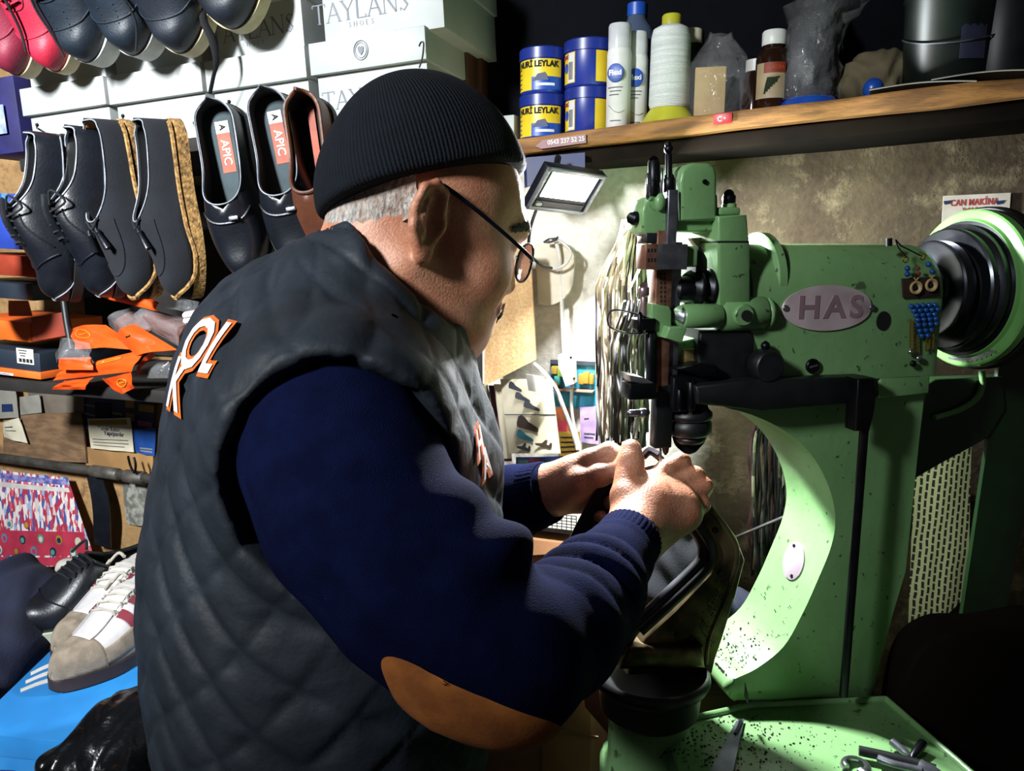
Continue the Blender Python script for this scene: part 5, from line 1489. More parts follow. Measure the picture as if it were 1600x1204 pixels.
sheet('cardboard_sheet', 'large brown cardboard sheet above the pipe', 'cardboard', [(6, 646), (128, 644), (137, 722), (6, 716)], .016, M_cb, bend=.004, thick=.004)
sheet('cardboard_sheet', 'tan cardboard strip under the white leaflet', 'cardboard', [(134, 698), (240, 702), (240, 748), (136, 738)], .012, M_cbt, thick=.004)
sheet('paper_scrap', 'grey paper scrap pinned under the navy and orange box', 'paper', [(30, 620), (62, 616), (66, 644), (32, 648)], .024, M_greyp)
printed('paper_note', 'pale note with a dark blue mark at the left edge', 'paper', [(-20, 604), (24, 604), (30, 652), (-20, 654)], .026, M_greyp, [('print', M_bluD, [(.5, .55, .85, .8)])])
printed('paper_note', 'white torn note on the brown cardboard', 'paper', [(4, 660), (30, 652), (44, 692), (6, 682)], .030, M_paper, [('print', M_txt, [(.2, .3, .6, .36), (.2, .5, .7, .54)])], bend=.005)
printed('poster', 'dark blue and yellow product poster behind the white leaflet', 'poster', [(128, 602), (242, 604), (240, 700), (130, 668)], .010, M_bluD,
        [('yellow_panels', M_yel, [(.62, .22, .74, .38), (.62, .48, .74, .62), (.63, .72, .75, .86), (.80, .30, 1, .42)]), ('pink_panel', M_pink, [(.78, .58, .98, .68)]), ('pale_lines', M_greyp, [(.0, .42, .2, .46), (.02, .62, .22, .66), (.44, .5, .58, .55), (.76, .12, 1, .16)]), ('black_shape', M_hole, [(.2, .35, .42, .78)])])
r, n, f = printed('leaflet', 'white printed leaflet on the wall beside the vest', 'paper', [(136, 654), (204, 652), (210, 706), (142, 700)], .024, M_paper,
        [('yellow_header', M_yel, [(.04, .05, .92, .2)]), ('text_lines', M_txt, [(.08, .66, .9, .68), (.08, .76, .9, .78), (.08, .86, .8, .88)])])
for t_, v_ in (('Tamir Edilir', .33), ('Yapıştırılır', .48)):
    vs, fs = text_geo(t_, .0135, .0002); m = MB(Matrix.Identity(4)); o = f(.5 if v_ < .4 else .6, v_) + n * .0018; m.add(vs, fs, Frame(o, WF.ex, (0, 0, 1)).M); m.build('lettering', M_bluD, r, smooth=0)
printed('card', 'bright blue card right of the white leaflet', 'card', [(206, 670), (244, 668), (242, 712), (211, 706)], .020, M_blu, [('pale_print', M_greyp, [(.3, .75, .9, .8), (.3, .85, .9, .9)])])
sheet('paper_sheet', 'grey speckled sheet below the pipe beside the vest', 'paper', [(190, 752), (234, 756), (230, 822), (198, 818)], .010, mat('speckled_grey', '#8f8f85', '#5e5e56', rough=.8, scale=60, lo=.42, hi=.58))
# pipe with its joint and clamp
r = thing('pipe', 'grey steel pipe along the wall with a hooked clamp', 'pipe', Matrix.Translation(S(100, 735, .05)))
m = MB(); m.cyl(S(-60, 706, .045), S(300, 757, .045), .0105, seg=20); m.build('tube', mat('grey_pipe', '#57544f', '#3f3d39', rough=.5, metal=.5, scale=30), r)
for x0, x1, y0, y1, rr in ((144, 186, 735, 741, .0135), (196, 226, 743, 747, .0145)):
    m = MB(); m.cyl(S(x0, y0, .045), S(x1, y1, .045), rr, seg=20, bev=.002); m.build('joint', mat('pipe_joint', '#6a655d', '#4b4842', rough=.55, metal=.5, scale=40), r)
m = MB(); m.tube(smooth_path([S(200, 712, .06), S(204, 728, .062), S(210, 738, .062), S(212, 726, .062), S(209, 714, .06)], 5), .0026, 8); m.build('hook', M_blk, r)
# poster of coloured badges
def badge_nodes(nt, b, co):
    v = nt.nodes.new('ShaderNodeTexVoronoi'); v.inputs['Scale'].default_value = 95; mp_ = nt.nodes.new('ShaderNodeMapping'); mp_.inputs['Scale'].default_value = (1.6, 1.6, .6); nt.links.new(co, mp_.inputs['Vector']); nt.links.new(mp_.outputs['Vector'], v.inputs['Vector'])
    r = nt.nodes.new('ShaderNodeValToRGB'); r.color_ramp.interpolation = 'CONSTANT'
    sx = nt.nodes.new('ShaderNodeSeparateXYZ'); nt.links.new(v.outputs['Color'], sx.inputs[0]); nt.links.new(sx.outputs[0], r.inputs['Fac'])
    cols = ['#c8b8b4', '#b13a4a', '#d6cfc8', '#4a4f90', '#c05a6a', '#8fa4c4', '#d8d0cc', '#a02f45']
    while len(r.color_ramp.elements) < len(cols): r.color_ramp.elements.new(.5)
    for i, c in enumerate(cols): r.color_ramp.elements[i].position = i / len(cols); r.color_ramp.elements[i].color = lin(c) + (1,)
    nt.links.new(r.outputs['Color'], b.inputs['Base Color'])
M_badge = node_mat('many_coloured_print', badge_nodes, rough=.5)
q = [S(-40, 728, .03), S(104, 746, .03), S(150, 884, .05), S(-40, 884, .05)]
r = thing('poster', 'colourful hanging sheet of round badges and ribbons', 'poster', Matrix.Translation(S(60, 890, .05)))
mb, n, f = quadgrid(q, .004, .003, 3, nu=24, nv=24); mb.build('sheet', M_badge, r)
M_rd = mat('print_red', '#b3344a', '#9c2a40', rough=.5); M_w2 = mat('print_white', '#d3cdc8', rough=.5); M_gr = mat('print_green', '#4f9a7a', rough=.5); M_cy = mat('print_cyan', '#4a86a8', rough=.5)
for nm, mt_, v0, v1 in (('blue_band', mat('print_indigo', '#4a4a8e', '#8a88b4', rough=.5, scale=80), .03, .09), ('white_band', M_w2, .12, .17), ('red_band', M_rd, .62, .88), ('red_foot', M_rd, .9, .99)):
    m = MB(); m.grid(lambda u, v: f(.02 + .96 * u, v0 + (v1 - v0) * v) + n * .0012, 16, 3, thick=.0005); m.build(nm, mt_, r)
cs = [M_w2, M_rd, M_cy, M_bluD, M_gr, M_yel, M_paper]
k = 0
for (u, v, rr) in ((.36, .55, .09), (.52, .55, .09), (.30, .70, .08), (.46, .715, .08), (.62, .70, .08), (.77, .71, .08), (.92, .73, .08), (.25, .82, .07), (.40, .83, .07), (.55, .83, .07), (.70, .84, .07), (.86, .85, .06)):
    m = MB(); c = f(u, v) + n * .0020; ex2 = (f(u + .05, v) - f(u, v)).normalized(); ey2 = n.cross(ex2)
    m.prism([(.0092 * math.cos(a) , .0110 * math.sin(a)) for a in [i * math.pi / 10 for i in range(20)]], 0, .0006, M=Frame(c, ex2, ey2).M); bd_ = m.build('badge', cs[k % 7], r)
    m = MB(); m.prism([(.0058 * math.cos(a), .0066 * math.sin(a) - .001) for a in [i * math.pi / 10 for i in range(20)]], 0.0006, .0011, M=Frame(c, ex2, ey2).M); m.build('badge_centre', cs[(k * 3 + 2) % 7], bd_); k += 1
m = MB(); m.grid(lambda u, v: S(136 + 14 * v + 26 * u + 3 * math.sin(v * 4), 742 + 108 * v + 6 * u, .030 + .01 * math.sin(v * 3)), 6, 16, thick=.004); tag(m.build('leather_strip', L_blk), 'black leather strip hanging from the pipe', 'strip')

# ---- work table in the corner and the things on it
ZT = .775
m = MB(); tc_ = [onz(-120, 880, ZT), onz(330, 905, ZT), onz(205, 1330, ZT), onz(-220, 1330, ZT)]
TB = thing('work_table', 'table under the sneakers in the lower left corner', 'table', Matrix.Translation(Vector((-.75, 1.15, 0))))
m.prism([(p.x, p.y) for p in tc_], ZT - .03, ZT, bev=.002); m.build('top', mat('table_top', '#2a2624', '#1a1715', rough=.7, scale=8), TB)
for p in tc_:
    c = sum(tc_, Vector()) / 4; pp_ = p.lerp(c, .15)
    m = MB(); m.box((pp_.x, pp_.y, (ZT - .03) / 2), (.04, .04, ZT - .03)); m.build('leg', MATS['table_top'], TB)
def lump(name, label, cat, prims, mt, h=.004, wr=.003, fr=30, seed=0, smooth=1, parent=None):
    D_ = SDF()
    for a, b_, r0, r1, k in prims: D_.cap(a, b_, r0, r1, k)
    V_, F_2 = D_.mesh(h, smooth=smooth); g = D_.grad(V_)
    n_ = np.sin(V_[:, 0] * fr + 3 * np.sin(V_[:, 2] * fr * .7 + seed)) * np.sin(V_[:, 1] * fr * .8 + 2.5 * np.sin(V_[:, 0] * fr * .6 + seed)) + .5 * np.sin(V_[:, 2] * fr * 2.1 + 4 * np.sin(V_[:, 0] * fr * 1.3) + V_[:, 1] * fr)
    V_ = V_ + g * (n_ * wr)[:, None]
    c = Vector((float(V_[:, 0].mean()), float(V_[:, 1].mean()), float(V_[:, 2].min())))
    o = np_obj(name, V_, F_2, mt, parent, None if parent is not None else Matrix.Translation(c))
    if parent is None: tag(o, label, cat)
    return o
M_navycloth = mat('navy_cloth', '#141a33', '#0f1428', rough=.9, scale=20, bump=.4, bscale=400)
M_whcloth = mat('white_cloth', '#bdbbb2', '#a5a39a', rough=.85, scale=10)
M_bag = mat('black_plastic', '#07080a', '#0c0e12', rough=.25, scale=20, bump=1, bscale=70)
lump('garment', 'navy garment heaped at the left edge under the badge sheet', 'clothing', [(P(40, 905, 1.30), P(60, 960, 1.24), .035, .05, .03), (P(-20, 935, 1.26), P(-40, 1010, 1.20), .06, .06, .04), (P(40, 940, 1.26), P(0, 1010, 1.18), .05, .055, .04), (P(-10, 1030, 1.17), P(-60, 1060, 1.16), .05, .05, .03)], M_navycloth, wr=.0065, fr=32)
lump('white_cloth', 'crumpled white cloth behind the black sneaker', 'cloth', [(P(106, 892, 1.42), P(122, 912, 1.40), .022, .020, .02), (P(95, 925, 1.36), P(112, 944, 1.33), .020, .018, .02), (P(120, 915, 1.4), P(132, 930, 1.38), .016, .014, .02), (P(95, 925, 1.36), P(96, 985, 1.33), .024, .03, .02)], M_whcloth, wr=.004, fr=60)
lump('garment', 'black cloth behind the black sneaker', 'clothing', [(P(185, 925, 1.30), P(250, 925, 1.25), .035, .04, .03), (P(150, 935, 1.32), P(185, 925, 1.30), .018, .03, .03)], L_suede, wr=.004, fr=40)
# blue box with three stripes
ZB = .845
bq = [onz(78, 1018, ZB), onz(285, 1010, ZB), onz(222, 1168, ZB), onz(-50, 1142, ZB)]
r = thing('shoe_box', 'bright blue shoe box with three white stripes under the white sneakers', 'box', Matrix.Translation(Vector((*(sum(bq, Vector()) / 4).to_2d(), ZT))))
M_ab = mat('bright_blue_card', '#2c8ad0', '#2479bd', rough=.5, scale=8)
m = MB(); m.prism([(p.x, p.y) for p in bq], ZT + .001, ZB - .022, bev=.001); m.build('body', M_ab, r)
m = MB(); cc = sum(bq, Vector()) / 4; m.prism([(p.x + (p.x - cc.x) * .015, p.y + (p.y - cc.y) * .015) for p in bq], ZB - .03, ZB, bev=.0012); m.build('lid', M_ab, r)
for k in range(3):
    pa_ = [onz(62 - 6 * k - 2 * k, 1058 + 11 * k - 8, ZB + .0006) for _ in (0,)]
    y0 = 1070 + 12 * k - 24
    p4 = [onz(48 - 8 * k, 1046 + 13 * k + 4, ZB + .0005), onz(92 - 4 * k, 1032 + 13 * k, ZB + .0005), onz(155 - 2 * k, 1032 + 13 * k, ZB + .0005)]
    p5 = [onz(48 - 8 * k, 1051 + 13 * k + 4, ZB + .0005), onz(92 - 4 * k, 1038 + 13 * k, ZB + .0005), onz(155 - 2 * k, 1038 + 13 * k, ZB + .0005)]
    m = MB(); sa = smooth_path(p4, 6); sb = smooth_path(p5, 6); m.grid(lambda u, v: sa[min(len(sa) - 1, int(round(u * (len(sa) - 1))))].lerp(sb[min(len(sb) - 1, int(round(u * (len(sb) - 1))))], v), len(sa) - 1, 1, thick=.0006); m.build('white_stripe', M_wht, r)
# sneakers
M_swh = mat('white_leather', '#c9c6c6', '#b5b2b2', rough=.5, scale=20, bump=.15, bscale=200)
M_taupe = mat('taupe_suede', '#8f8272', '#7c7061', rough=.9, scale=60, bump=.4, bscale=500)
M_mar = mat('maroon_stripe', '#7d1c30', '#691628', rough=.6)
M_wlace = mat('white_lace', '#c6c0b4', '#b0aa9e', rough=.9)
def trainer(label, toe, heel, zz, W=.096):
    sh = Shoe('sneaker', label, 'shoe', onz(*heel, zz), onz(*toe, zz), (0, 0, 1), W=W, hs=.015, hh=.062, hi=.082, ht=.038, t1=.50, vo=.28, pt=1.8, group='white sneakers on the blue box')
    sh.sole(R_gum); sh.upper(M_swh, M_wht); sh.rim(M_swh, .003, 'padded_collar'); sh.insole(M_wht)
    sh.patch(lambda u, v: (.80 + .20 * u, .0 + 1.0 * v), M_taupe, 'toe_overlay', .0014, 12, 24)
    for q in (0, 1):
        sh.patch(lambda u, v: (.50 + .32 * u, (.02 + (.10 + .08 * u) * v) if q == 0 else 1 - (.02 + (.10 + .08 * u) * v)), M_taupe, 'side_overlay', .0013, 14, 6)
        for k in range(3): sh.stripe(.40 + .10 * k, (.08 if q == 0 else .92), .48 + .085 * k, (.36 if q == 0 else .64), .045, M_mar)
    sh.patch(lambda u, v: (.66 + .16 * u, .40 + .2 * v), M_swh, 'vamp_panel', .003, 10, 6)
    for i in range(4):
        for q in (-1, 1):
            m = sh.mb(); m.ball(tuple(sh.surf(.50 + .05 * i, .5 + .12 * q, .001)), (.003, .003, .0012), seg=10, rings=5); m.build('eyelet', M_greyp, sh.root)
    m = sh.mb(); m.grid(lambda u, v: sh.surf(.36 + .30 * u, .41 + .18 * v, -.001 + .012 * (1 - u) ** 2), 10, 6, thick=.004); m.build('tongue', M_swh, sh.root)
    sh.laces(M_wlace, .48, .66, 5, .14, .0032)
    sh.bar([sh.surf(.47, .55, .012), sh.surf(.44, .68, .022), sh.surf(.50, .80, .018), sh.surf(.53, .62, .014)], .0028, M_wlace, 'lace_bow')
    sh.bar([sh.surf(.47, .45, .012), sh.surf(.42, .34, .022), sh.surf(.47, .22, .018), sh.surf(.53, .38, .014)], .0028, M_wlace, 'lace_bow')
    return sh
trainer('white sneaker with maroon stripes and taupe toe, nearer of the pair', (84, 1080), (310, 950), ZB + .002)
trainer('white sneaker with taupe toe, further of the pair behind its twin', (88, 1036), (300, 916), ZB + .002)
ZK = .845
lump('garment', 'dark cloth under the black sneaker', 'clothing', [(P(50, 1018, 1.25), P(160, 975, 1.32), .026, .03, .03), (P(-20, 1070, 1.14), P(50, 1020, 1.24), .022, .028, .03)], M_navycloth, wr=.002, fr=40)
sh = Shoe('sneaker', 'black leather sneaker with a cream sole edge behind the white pair', 'shoe', P(255, 898, 1.37), P(30, 1000, 1.20), (.05, -.25, 1), W=.10, hs=.016, hh=.06, hi=.080, ht=.042, t1=.5)
sh.sole(mat('pale_green_rubber', '#c9ceb8', '#b5baa3', rough=.6)); sh.upper(L_blk, M_dkl); sh.rim(L_blk, .003, 'collar'); sh.insole(M_dkl)
sh.line([(.70, .10), (.78, .3), (.82, .5), (.78, .7), (.70, .9)], .0014, L_blk, 'toe_seam'); sh.laces(M_lace, .5, .66, 5, .12, .0028)
sh.bar([sh.surf(.48, .55, .010), sh.surf(.45, .66, .022), sh.surf(.52, .76, .016), sh.surf(.55, .62, .012)], .0024, M_lace, 'lace_bow')
# black bag, card pieces at the bottom
lump('plastic_bag', 'shiny black plastic bag below the blue box', 'bag', [(P(232, 1082, 1.03), P(165, 1130, .975), .014, .020, .03), (P(165, 1130, .975), P(70, 1196, .915), .018, .012, .03), (P(215, 1120, .99), P(120, 1205, .915), .030, .018, .03), (P(250, 1140, .98), P(190, 1225, .90), .035, .026, .04)], M_bag, wr=.0022, fr=75, h=.003)
q = [onz(-60, 1150, ZT + .012), onz(70, 1150, ZT + .012), onz(60, 1235, ZT + .012), onz(-70, 1235, ZT + .012)]
r = thing('cardboard_flap', 'tan cardboard with a navy stripe at the bottom left corner', 'cardboard', Matrix.Translation(q[0]))
m, n, f = quadgrid(q, .006, .002, 2, thick=.004); m.build('sheet', mat('light_cardboard', '#a88d68', '#957b58', rough=.9, scale=8), r)
m = MB(); m.grid(lambda u, v: f(.50 + .18 * u + .1 * (1 - v), v) + n * .0026, 4, 8, thick=.0006); m.build('navy_stripe', mat('navy_print', '#1c2c66', rough=.6), r)
q = [onz(158, 1158, ZT + .02), onz(196, 1152, ZT + .03), onz(190, 1230, ZT + .02), onz(146, 1230, ZT + .012)]
m, n, f = quadgrid(q, .004, .002, 4, thick=.004); tag(m.build('cardboard_piece', MATS['light_cardboard']), 'tan cardboard tongue below the black bag', 'cardboard')
# ================================================================ lamp, cables, papers and laces behind the machine
# LED flood light: face tilted down to the right and a little towards us
lc = P(886, 300, 1.12)
n_cam = Vector((.42, -.75, .50)); nl = (RT * n_cam.x + UPV * n_cam.y - FW * n_cam.z).normalized()
wl_ = (RT * .092 + UPV * .006 + FW * .069).normalized(); wl_ = (wl_ - nl * wl_.dot(nl)).normalized(); hl_ = nl.cross(wl_)
LFm = Frame(lc, wl_, hl_)
if LFm.ez.dot(nl) < 0: LFm = Frame(lc, wl_, -hl_)
r = thing('flood_light', 'lit LED flood light under the shelf left of the machine', 'lamp', LFm.M)
M_lampb = mat('lamp_black', '#10131a', '#171b24', rough=.4, metal=.3)
LW, LH2 = .112, .072
m = MB(LFm.M); m.box((0, 0, -.008), (LW, LH2, .014), bev=.002); m.build('housing', M_lampb, r)
m = MB(LFm.M)
for i in range(7): m.box((-LW * .38 + LW * .76 * i / 6, 0, -.018), (.003, LH2 * .8, .012))
m.build('cooling_fins', M_lampb, r)
m = MB(LFm.M)
for (x, y, sx, sy) in ((0, LH2 / 2 - .003, LW, .006), (0, -LH2 / 2 + .003, LW, .006), (LW / 2 - .003, 0, .006, LH2), (-LW / 2 + .003, 0, .006, LH2)): m.box((x, y, .000), (sx, sy, .004), bev=.0008)
m.build('bezel', mat('lamp_grey', '#767a82', '#60646c', rough=.4, metal=.4), r)
m = MB(LFm.M); m.box((.0, .008 if LFm.ey.z > 0 else -.008, -.0004), (LW - .026, LH2 - .030, .001)); m.build('led_panel', mat('led_glow', '#ffffff', '#ffffff', emit='#eaf2ff', estr=12.0), r)
m = MB(LFm.M); m.box((0, -.026 if LFm.ey.z > 0 else .026, -.0004), (LW - .02, .012, .0012)); dr = m.build('driver_strip', M_lampb, r)
m = MB(LFm.M); m.ball((-LW * .34, -.026 if LFm.ey.z > 0 else .026, .0006), (.006, .003, .001)); m.build('mark', mat('pale_mark', '#b8c0d0', rough=.4), dr)
# bracket to the shelf
m = MB(); b0 = LFm.pt(0, .0, -.02); m.tube([b0, b0 + Vector((-.005, .02, .03)), P(872, 246, 1.16)], .005, 8); m.build('bracket', M_lampb, r)
LO = area('flood_light_beam', LFm.pt(0, 0, .012), LFm.pt(0, 0, 1), .085, 25.0, (.95, .98, 1.0), .045)
m = MB(); q = [P(822, 246, 1.20), P(914, 238, 1.18), P(914, 262, 1.18), P(856, 284, 1.19), P(824, 292, 1.2)]
M_nvb = mat('glare_navy', '#1c2a5a', '#16224c', rough=.5)  # navy stands in for lamp glare on the shelf underside
e = Vector((-.004, .02, 0)); m.add([p for p in q] + [p + e for p in q], [tuple(range(5)), tuple(range(9, 4, -1))] + [(i, (i + 1) % 5, 5 + (i + 1) % 5, 5 + i) for i in range(5)]); tag(m.build('glare_board', M_nvb), 'navy board added for the bluish glare under the shelf behind the flood light', 'board')

M_cabw = mat('white_cable', '#c9c6be', '#b0ada5', rough=.5)
M_cabk = mat('black_cable', '#0c0c0f', rough=.5)
def cable(label, pts, rr, mt, name='cable', flat=None):
    m = MB(); m.tube(smooth_path(pts, 8), rr, 8, flat=flat); return tag(m.build(name, mt), label, 'cable')
cable('black lead curling down from the flood light', [P(840, 322, 1.15), P(828, 360, 1.17), P(828, 395, 1.20), P(846, 414, 1.22), P(862, 419, 1.24)], .0024, M_cabk)
r = thing('power_cable', 'white cable, its top loop a black lead whitened as lit, running down to the white connector', 'cable', Matrix.Translation(S(880, 560, .03)))
def cp(nm, pts, rr, mt=None, seg=8): m = MB(); m.tube(smooth_path(pts, 8), rr, seg); m.build(nm, mt or M_cabw, r)
cp('lit_loop', [S(846, 414, .05), S(866, 420, .05), S(884, 412, .05), S(892, 394, .05), S(880, 380, .05), S(866, 372, .05)], .0026)  # lit stretch of the black lead drawn white
cp('lead', [S(868, 374, .045), S(874, 400, .04), S(876, 430, .03), S(879, 500, .03), S(882, 556, .03)], .0036)
m = MB(); m.tube([S(850, 378, .05), S(858, 376, .052), S(870, 374, .052), S(872, 370, .05)], [.002, .005, .004, .002], 8); m.build('terminal', M_chrome, r)
m = MB()
p4 = [S(877, 552, .03), S(900, 552, .03), S(902, 596, .03), S(889, 600, .03), S(883, 582, .03), S(878, 570, .03)]
m.add([p for p in p4] + [p + wn * .022 for p in p4], [tuple(range(6)), tuple(range(11, 5, -1))] + [(i, (i + 1) % 6, 6 + (i + 1) % 6, 6 + i) for i in range(6)]); cn_ = m.build('connector', mat('white_plastic', '#d9d7d0', '#c6c4bd', rough=.4), r)
for x, y in ((892, 558), (897, 591)):
    m = MB(); m.ball(tuple(S(x, y, .0525)), .0022, seg=8, rings=5); m.build('screw', M_blk, cn_)
cp('lower_lead', [S(894, 598, .035), S(893, 630, .03), S(896, 660, .03), S(906, 700, .03), S(908, 740, .03)], .0030)
cable('pale thick cable arching from the wooden panel to the hands', [S(834, 568, .05), S(850, 582, .055), S(868, 606, .05), S(882, 640, .045), S(894, 672, .04), S(903, 702, .04)], .0040, M_cabw)
# wooden panel
q = [S(758, 380, .10), S(829, 388, .085), S(838, 561, .085), S(758, 602, .10)]
mb, n, f = quadgrid(q, .0, .0, 1, thick=.012)
def board_nodes(nt, b, co):
    a = nnoise(nt, co, 30, 6, .35, .65, stretch=(1, 1, .35)); c2 = nnoise(nt, co, 240, 3, .35, .65)
    nt.links.new(nmix(nt, nmath(nt, 'MULTIPLY', c2, .5), nmix(nt, a, '#a9855a', '#c4a478'), '#7f5c38'), b.inputs['Base Color']); nbump(nt, b, c2, .2, .001)
tag(mb.build('hardboard_panel', node_mat('hardboard', board_nodes, rough=.75)), 'brown hardboard panel hanging in front of his chin', 'board')
m = MB(); m.box((0, 0, 0), (.018, .02, .26), M=Matrix.Translation(S(745, 520, .10)), bev=.002); tag(m.build('wooden_batten', mat('dark_batten', '#2a2228', '#1b1619', rough=.7)), 'dark upright batten left of the hardboard panel', 'batten')
# rounded pale sheet
ol = curve_px([(836, 384), (892, 384), (896, 432), (886, 462), (862, 476), (840, 474)], 5)
pts = [WF.loc(x, y, .03) for x, y in ol]
m = MB(WF.M); m.prism(pts, .026, .032, bev=.002); tag(m.build('rounded_sheet', mat('pale_sheet', '#c8c0ae', '#b6ae9c', rough=.7)), 'pale rounded sheet on the wall behind the white cable', 'sheet')
# catalogue with pictured shoes
def leafgrid(x0, x1, y0, y1, off, curl, lean=.0):
    return lambda u, v: S(x0 + (x1 - x0) * u + lean * v, y0 + (y1 - y0) * v, off + curl * math.sin(math.pi * u * .9))
r = thing('catalogue', 'hanging shoe catalogue page with pictured shoes and slippers', 'catalogue', Matrix.Translation(S(830, 710, .06)))
fpg = leafgrid(782, 862, 592, 708, .07, .018, 14)
m = MB(); m.grid(fpg, 14, 14, thick=.001); pg = m.build('page', M_paper, r)
def pic(u, v, w, h, mt, nm='shoe_picture', strap=False):
    c = fpg(u, v) + wn * .0016; dx = (fpg(u + .1, v) - fpg(u, v)).normalized(); dy = wn.cross(dx)
    ol = [(-.5, -.15), (-.48, .35), (-.36, .5), (-.2, .42), (0, .15), (.25, .02), (.46, -.1), (.5, -.3), (.46, -.42), (-.46, -.42)]
    if strap: ol = [(-.5, -.3), (-.1, -.05), (.05, .5), (.18, .45), (.1, .0), (.3, -.1), (.36, .3), (.46, .26), (.5, -.3), (.4, -.5), (-.4, -.5)]
    m = MB(); m.prism([(x * w, y * h) for x, y in ol], 0, .0004, M=Frame(c, dx, dy).M @ Matrix.Rotation(-.28, 4, 'Z')); m.build(nm, mt, pg)
M_pk = mat('printed_brown', '#3a2c22', '#241a14', rough=.6); M_pb = mat('printed_slate', '#2b2e36', rough=.6); M_pt = mat('printed_teal', '#1c5a68', rough=.6)
pic(.28, .10, .028, .014, M_pb); pic(.40, .24, .030, .013, M_pb); pic(.56, .36, .030, .013, M_pb); pic(.44, .60, .042, .024, M_pk); pic(.36, .76, .034, .016, M_pt); pic(.30, .90, .030, .014, M_pb, strap=True); pic(.70, .86, .030, .014, M_pk, strap=True)
m = MB(); m.grid(lambda u, v: fpg(u, .47 + .012 * v) + wn * .0014, 10, 2, thick=.0004); m.build('fold_line', M_txt, pg)
m = MB(); m.grid(leafgrid(764, 782, 602, 720, .055, .002, 18), 4, 10, thick=.003); m.build('magenta_edge', mat('plum_paper', '#5a2434', '#45202c', rough=.6), r)
m = MB(); m.grid(leafgrid(772, 784, 600, 716, .062, .002, 16), 4, 10, thick=.002); m.build('back_page', M_paper, r)
m = MB(); m.grid(lambda u, v: S(822 + 28 * u + 4 * v, 584 + 26 * v + 4 * u, .10 + .015 * math.sin(3 * u)), 8, 6, thick=.001); tag(m.build('paper_scrap', M_whcloth), 'crumpled white paper at the top of the shoe catalogue', 'paper')
# small shelf of coloured packets
r = thing('display_card', 'turquoise card with a row of yellow packets below the white connector', 'card', Matrix.Translation(S(895, 616, .012)))
m = MB(WF.M); x_, y_, w_, h_ = rect(WF, 860, 566, 934, 640, .010); m.box((x_, y_, .008), (w_, h_, .006)); m.build('backing', mat('turquoise_card', '#3c9cc4', '#2f86ac', rough=.5), r)
x_, y_, w_, h_ = rect(WF, 860, 562, 930, 571, .016); m = MB(WF.M); m.box((x_, y_, .014), (w_, h_, .006)); m.build('dark_edge', M_txt, r)
cs2 = [M_yel, mat('lime_print', '#86a83c', rough=.6), mat('teal_print', '#2f8f8a', rough=.6), mat('orange_print2', '#c8762a', rough=.6), M_yel, mat('orange_print3', '#d08a30', rough=.6), M_yel]
k = 0
for (x, y, w_, h_) in ((866, 578, 9, 12), (876, 580, 9, 16), (871, 594, 9, 14), (868, 600, 8, 10), (908, 592, 8, 16), (916, 590, 8, 18), (924, 592, 6, 16)):
    cx, cy, ww, hh = rect(WF, x - w_ / 2, y - h_ / 2, x + w_ / 2, y + h_ / 2, .024); m = MB(WF.M); m.box((cx, cy, .020), (ww, hh, .014), bev=.001); m.build('packet', cs2[k], r); k += 1
x_, y_, w_, h_ = rect(WF, 864, 607, 926, 614, .030); m = MB(WF.M); m.box((x_, y_, .020), (w_, h_, .022), bev=.001); m.build('ledge', mat('pinkish_wood', '#a07a66', rough=.6), r)
printed('card', 'lilac picture card beside the hanging laces', 'card', [(906, 636), (934, 634), (936, 694), (908, 690)], .014, mat('lilac_card', '#b79bc0', '#9a82b8', rough=.6, scale=40), [('print', M_txt, [(.2, .72, .8, .76), (.2, .82, .7, .86), (.25, .3, .5, .34)])])
printed('card', 'orange red card between the cables', 'card', [(848, 638), (888, 634), (890, 674), (854, 680)], .012, mat('orange_red_card', '#b0582c', '#7a4a34', rough=.6, scale=50), [('red_block', M_rd, [(.4, .55, .9, .95)])])
printed('card', 'mustard card with dark writing above the far hand', 'card', [(872, 674), (906, 674), (908, 710), (874, 712)], .016, M_yel, [('text_lines', M_hole, [(.1, .2, .9, .26), (.1, .4, .9, .46), (.1, .6, .8, .66), (.1, .8, .8, .86)])])
printed('book_spines', 'blue and red packets below the catalogue page', 'packets', [(806, 714), (880, 712), (880, 760), (806, 760)], .012, M_bluD, [('red_block', mat('dull_red', '#6b2630', rough=.6), [(.3, .05, .52, .9)]), ('green_block', mat('dull_green', '#3c5040', rough=.6), [(.05, .1, .28, .9)])])
for lab, pts, mt, off in (('olive folded paper left of the catalogue', [(738, 596), (762, 600), (770, 650), (748, 640)], M_greyp, .05), ('tan folded paper under the batten', [(748, 640), (772, 652), (778, 720), (760, 700)], M_paper, .05)):
    sheet('paper_scrap', lab, 'paper', pts, off, mt)

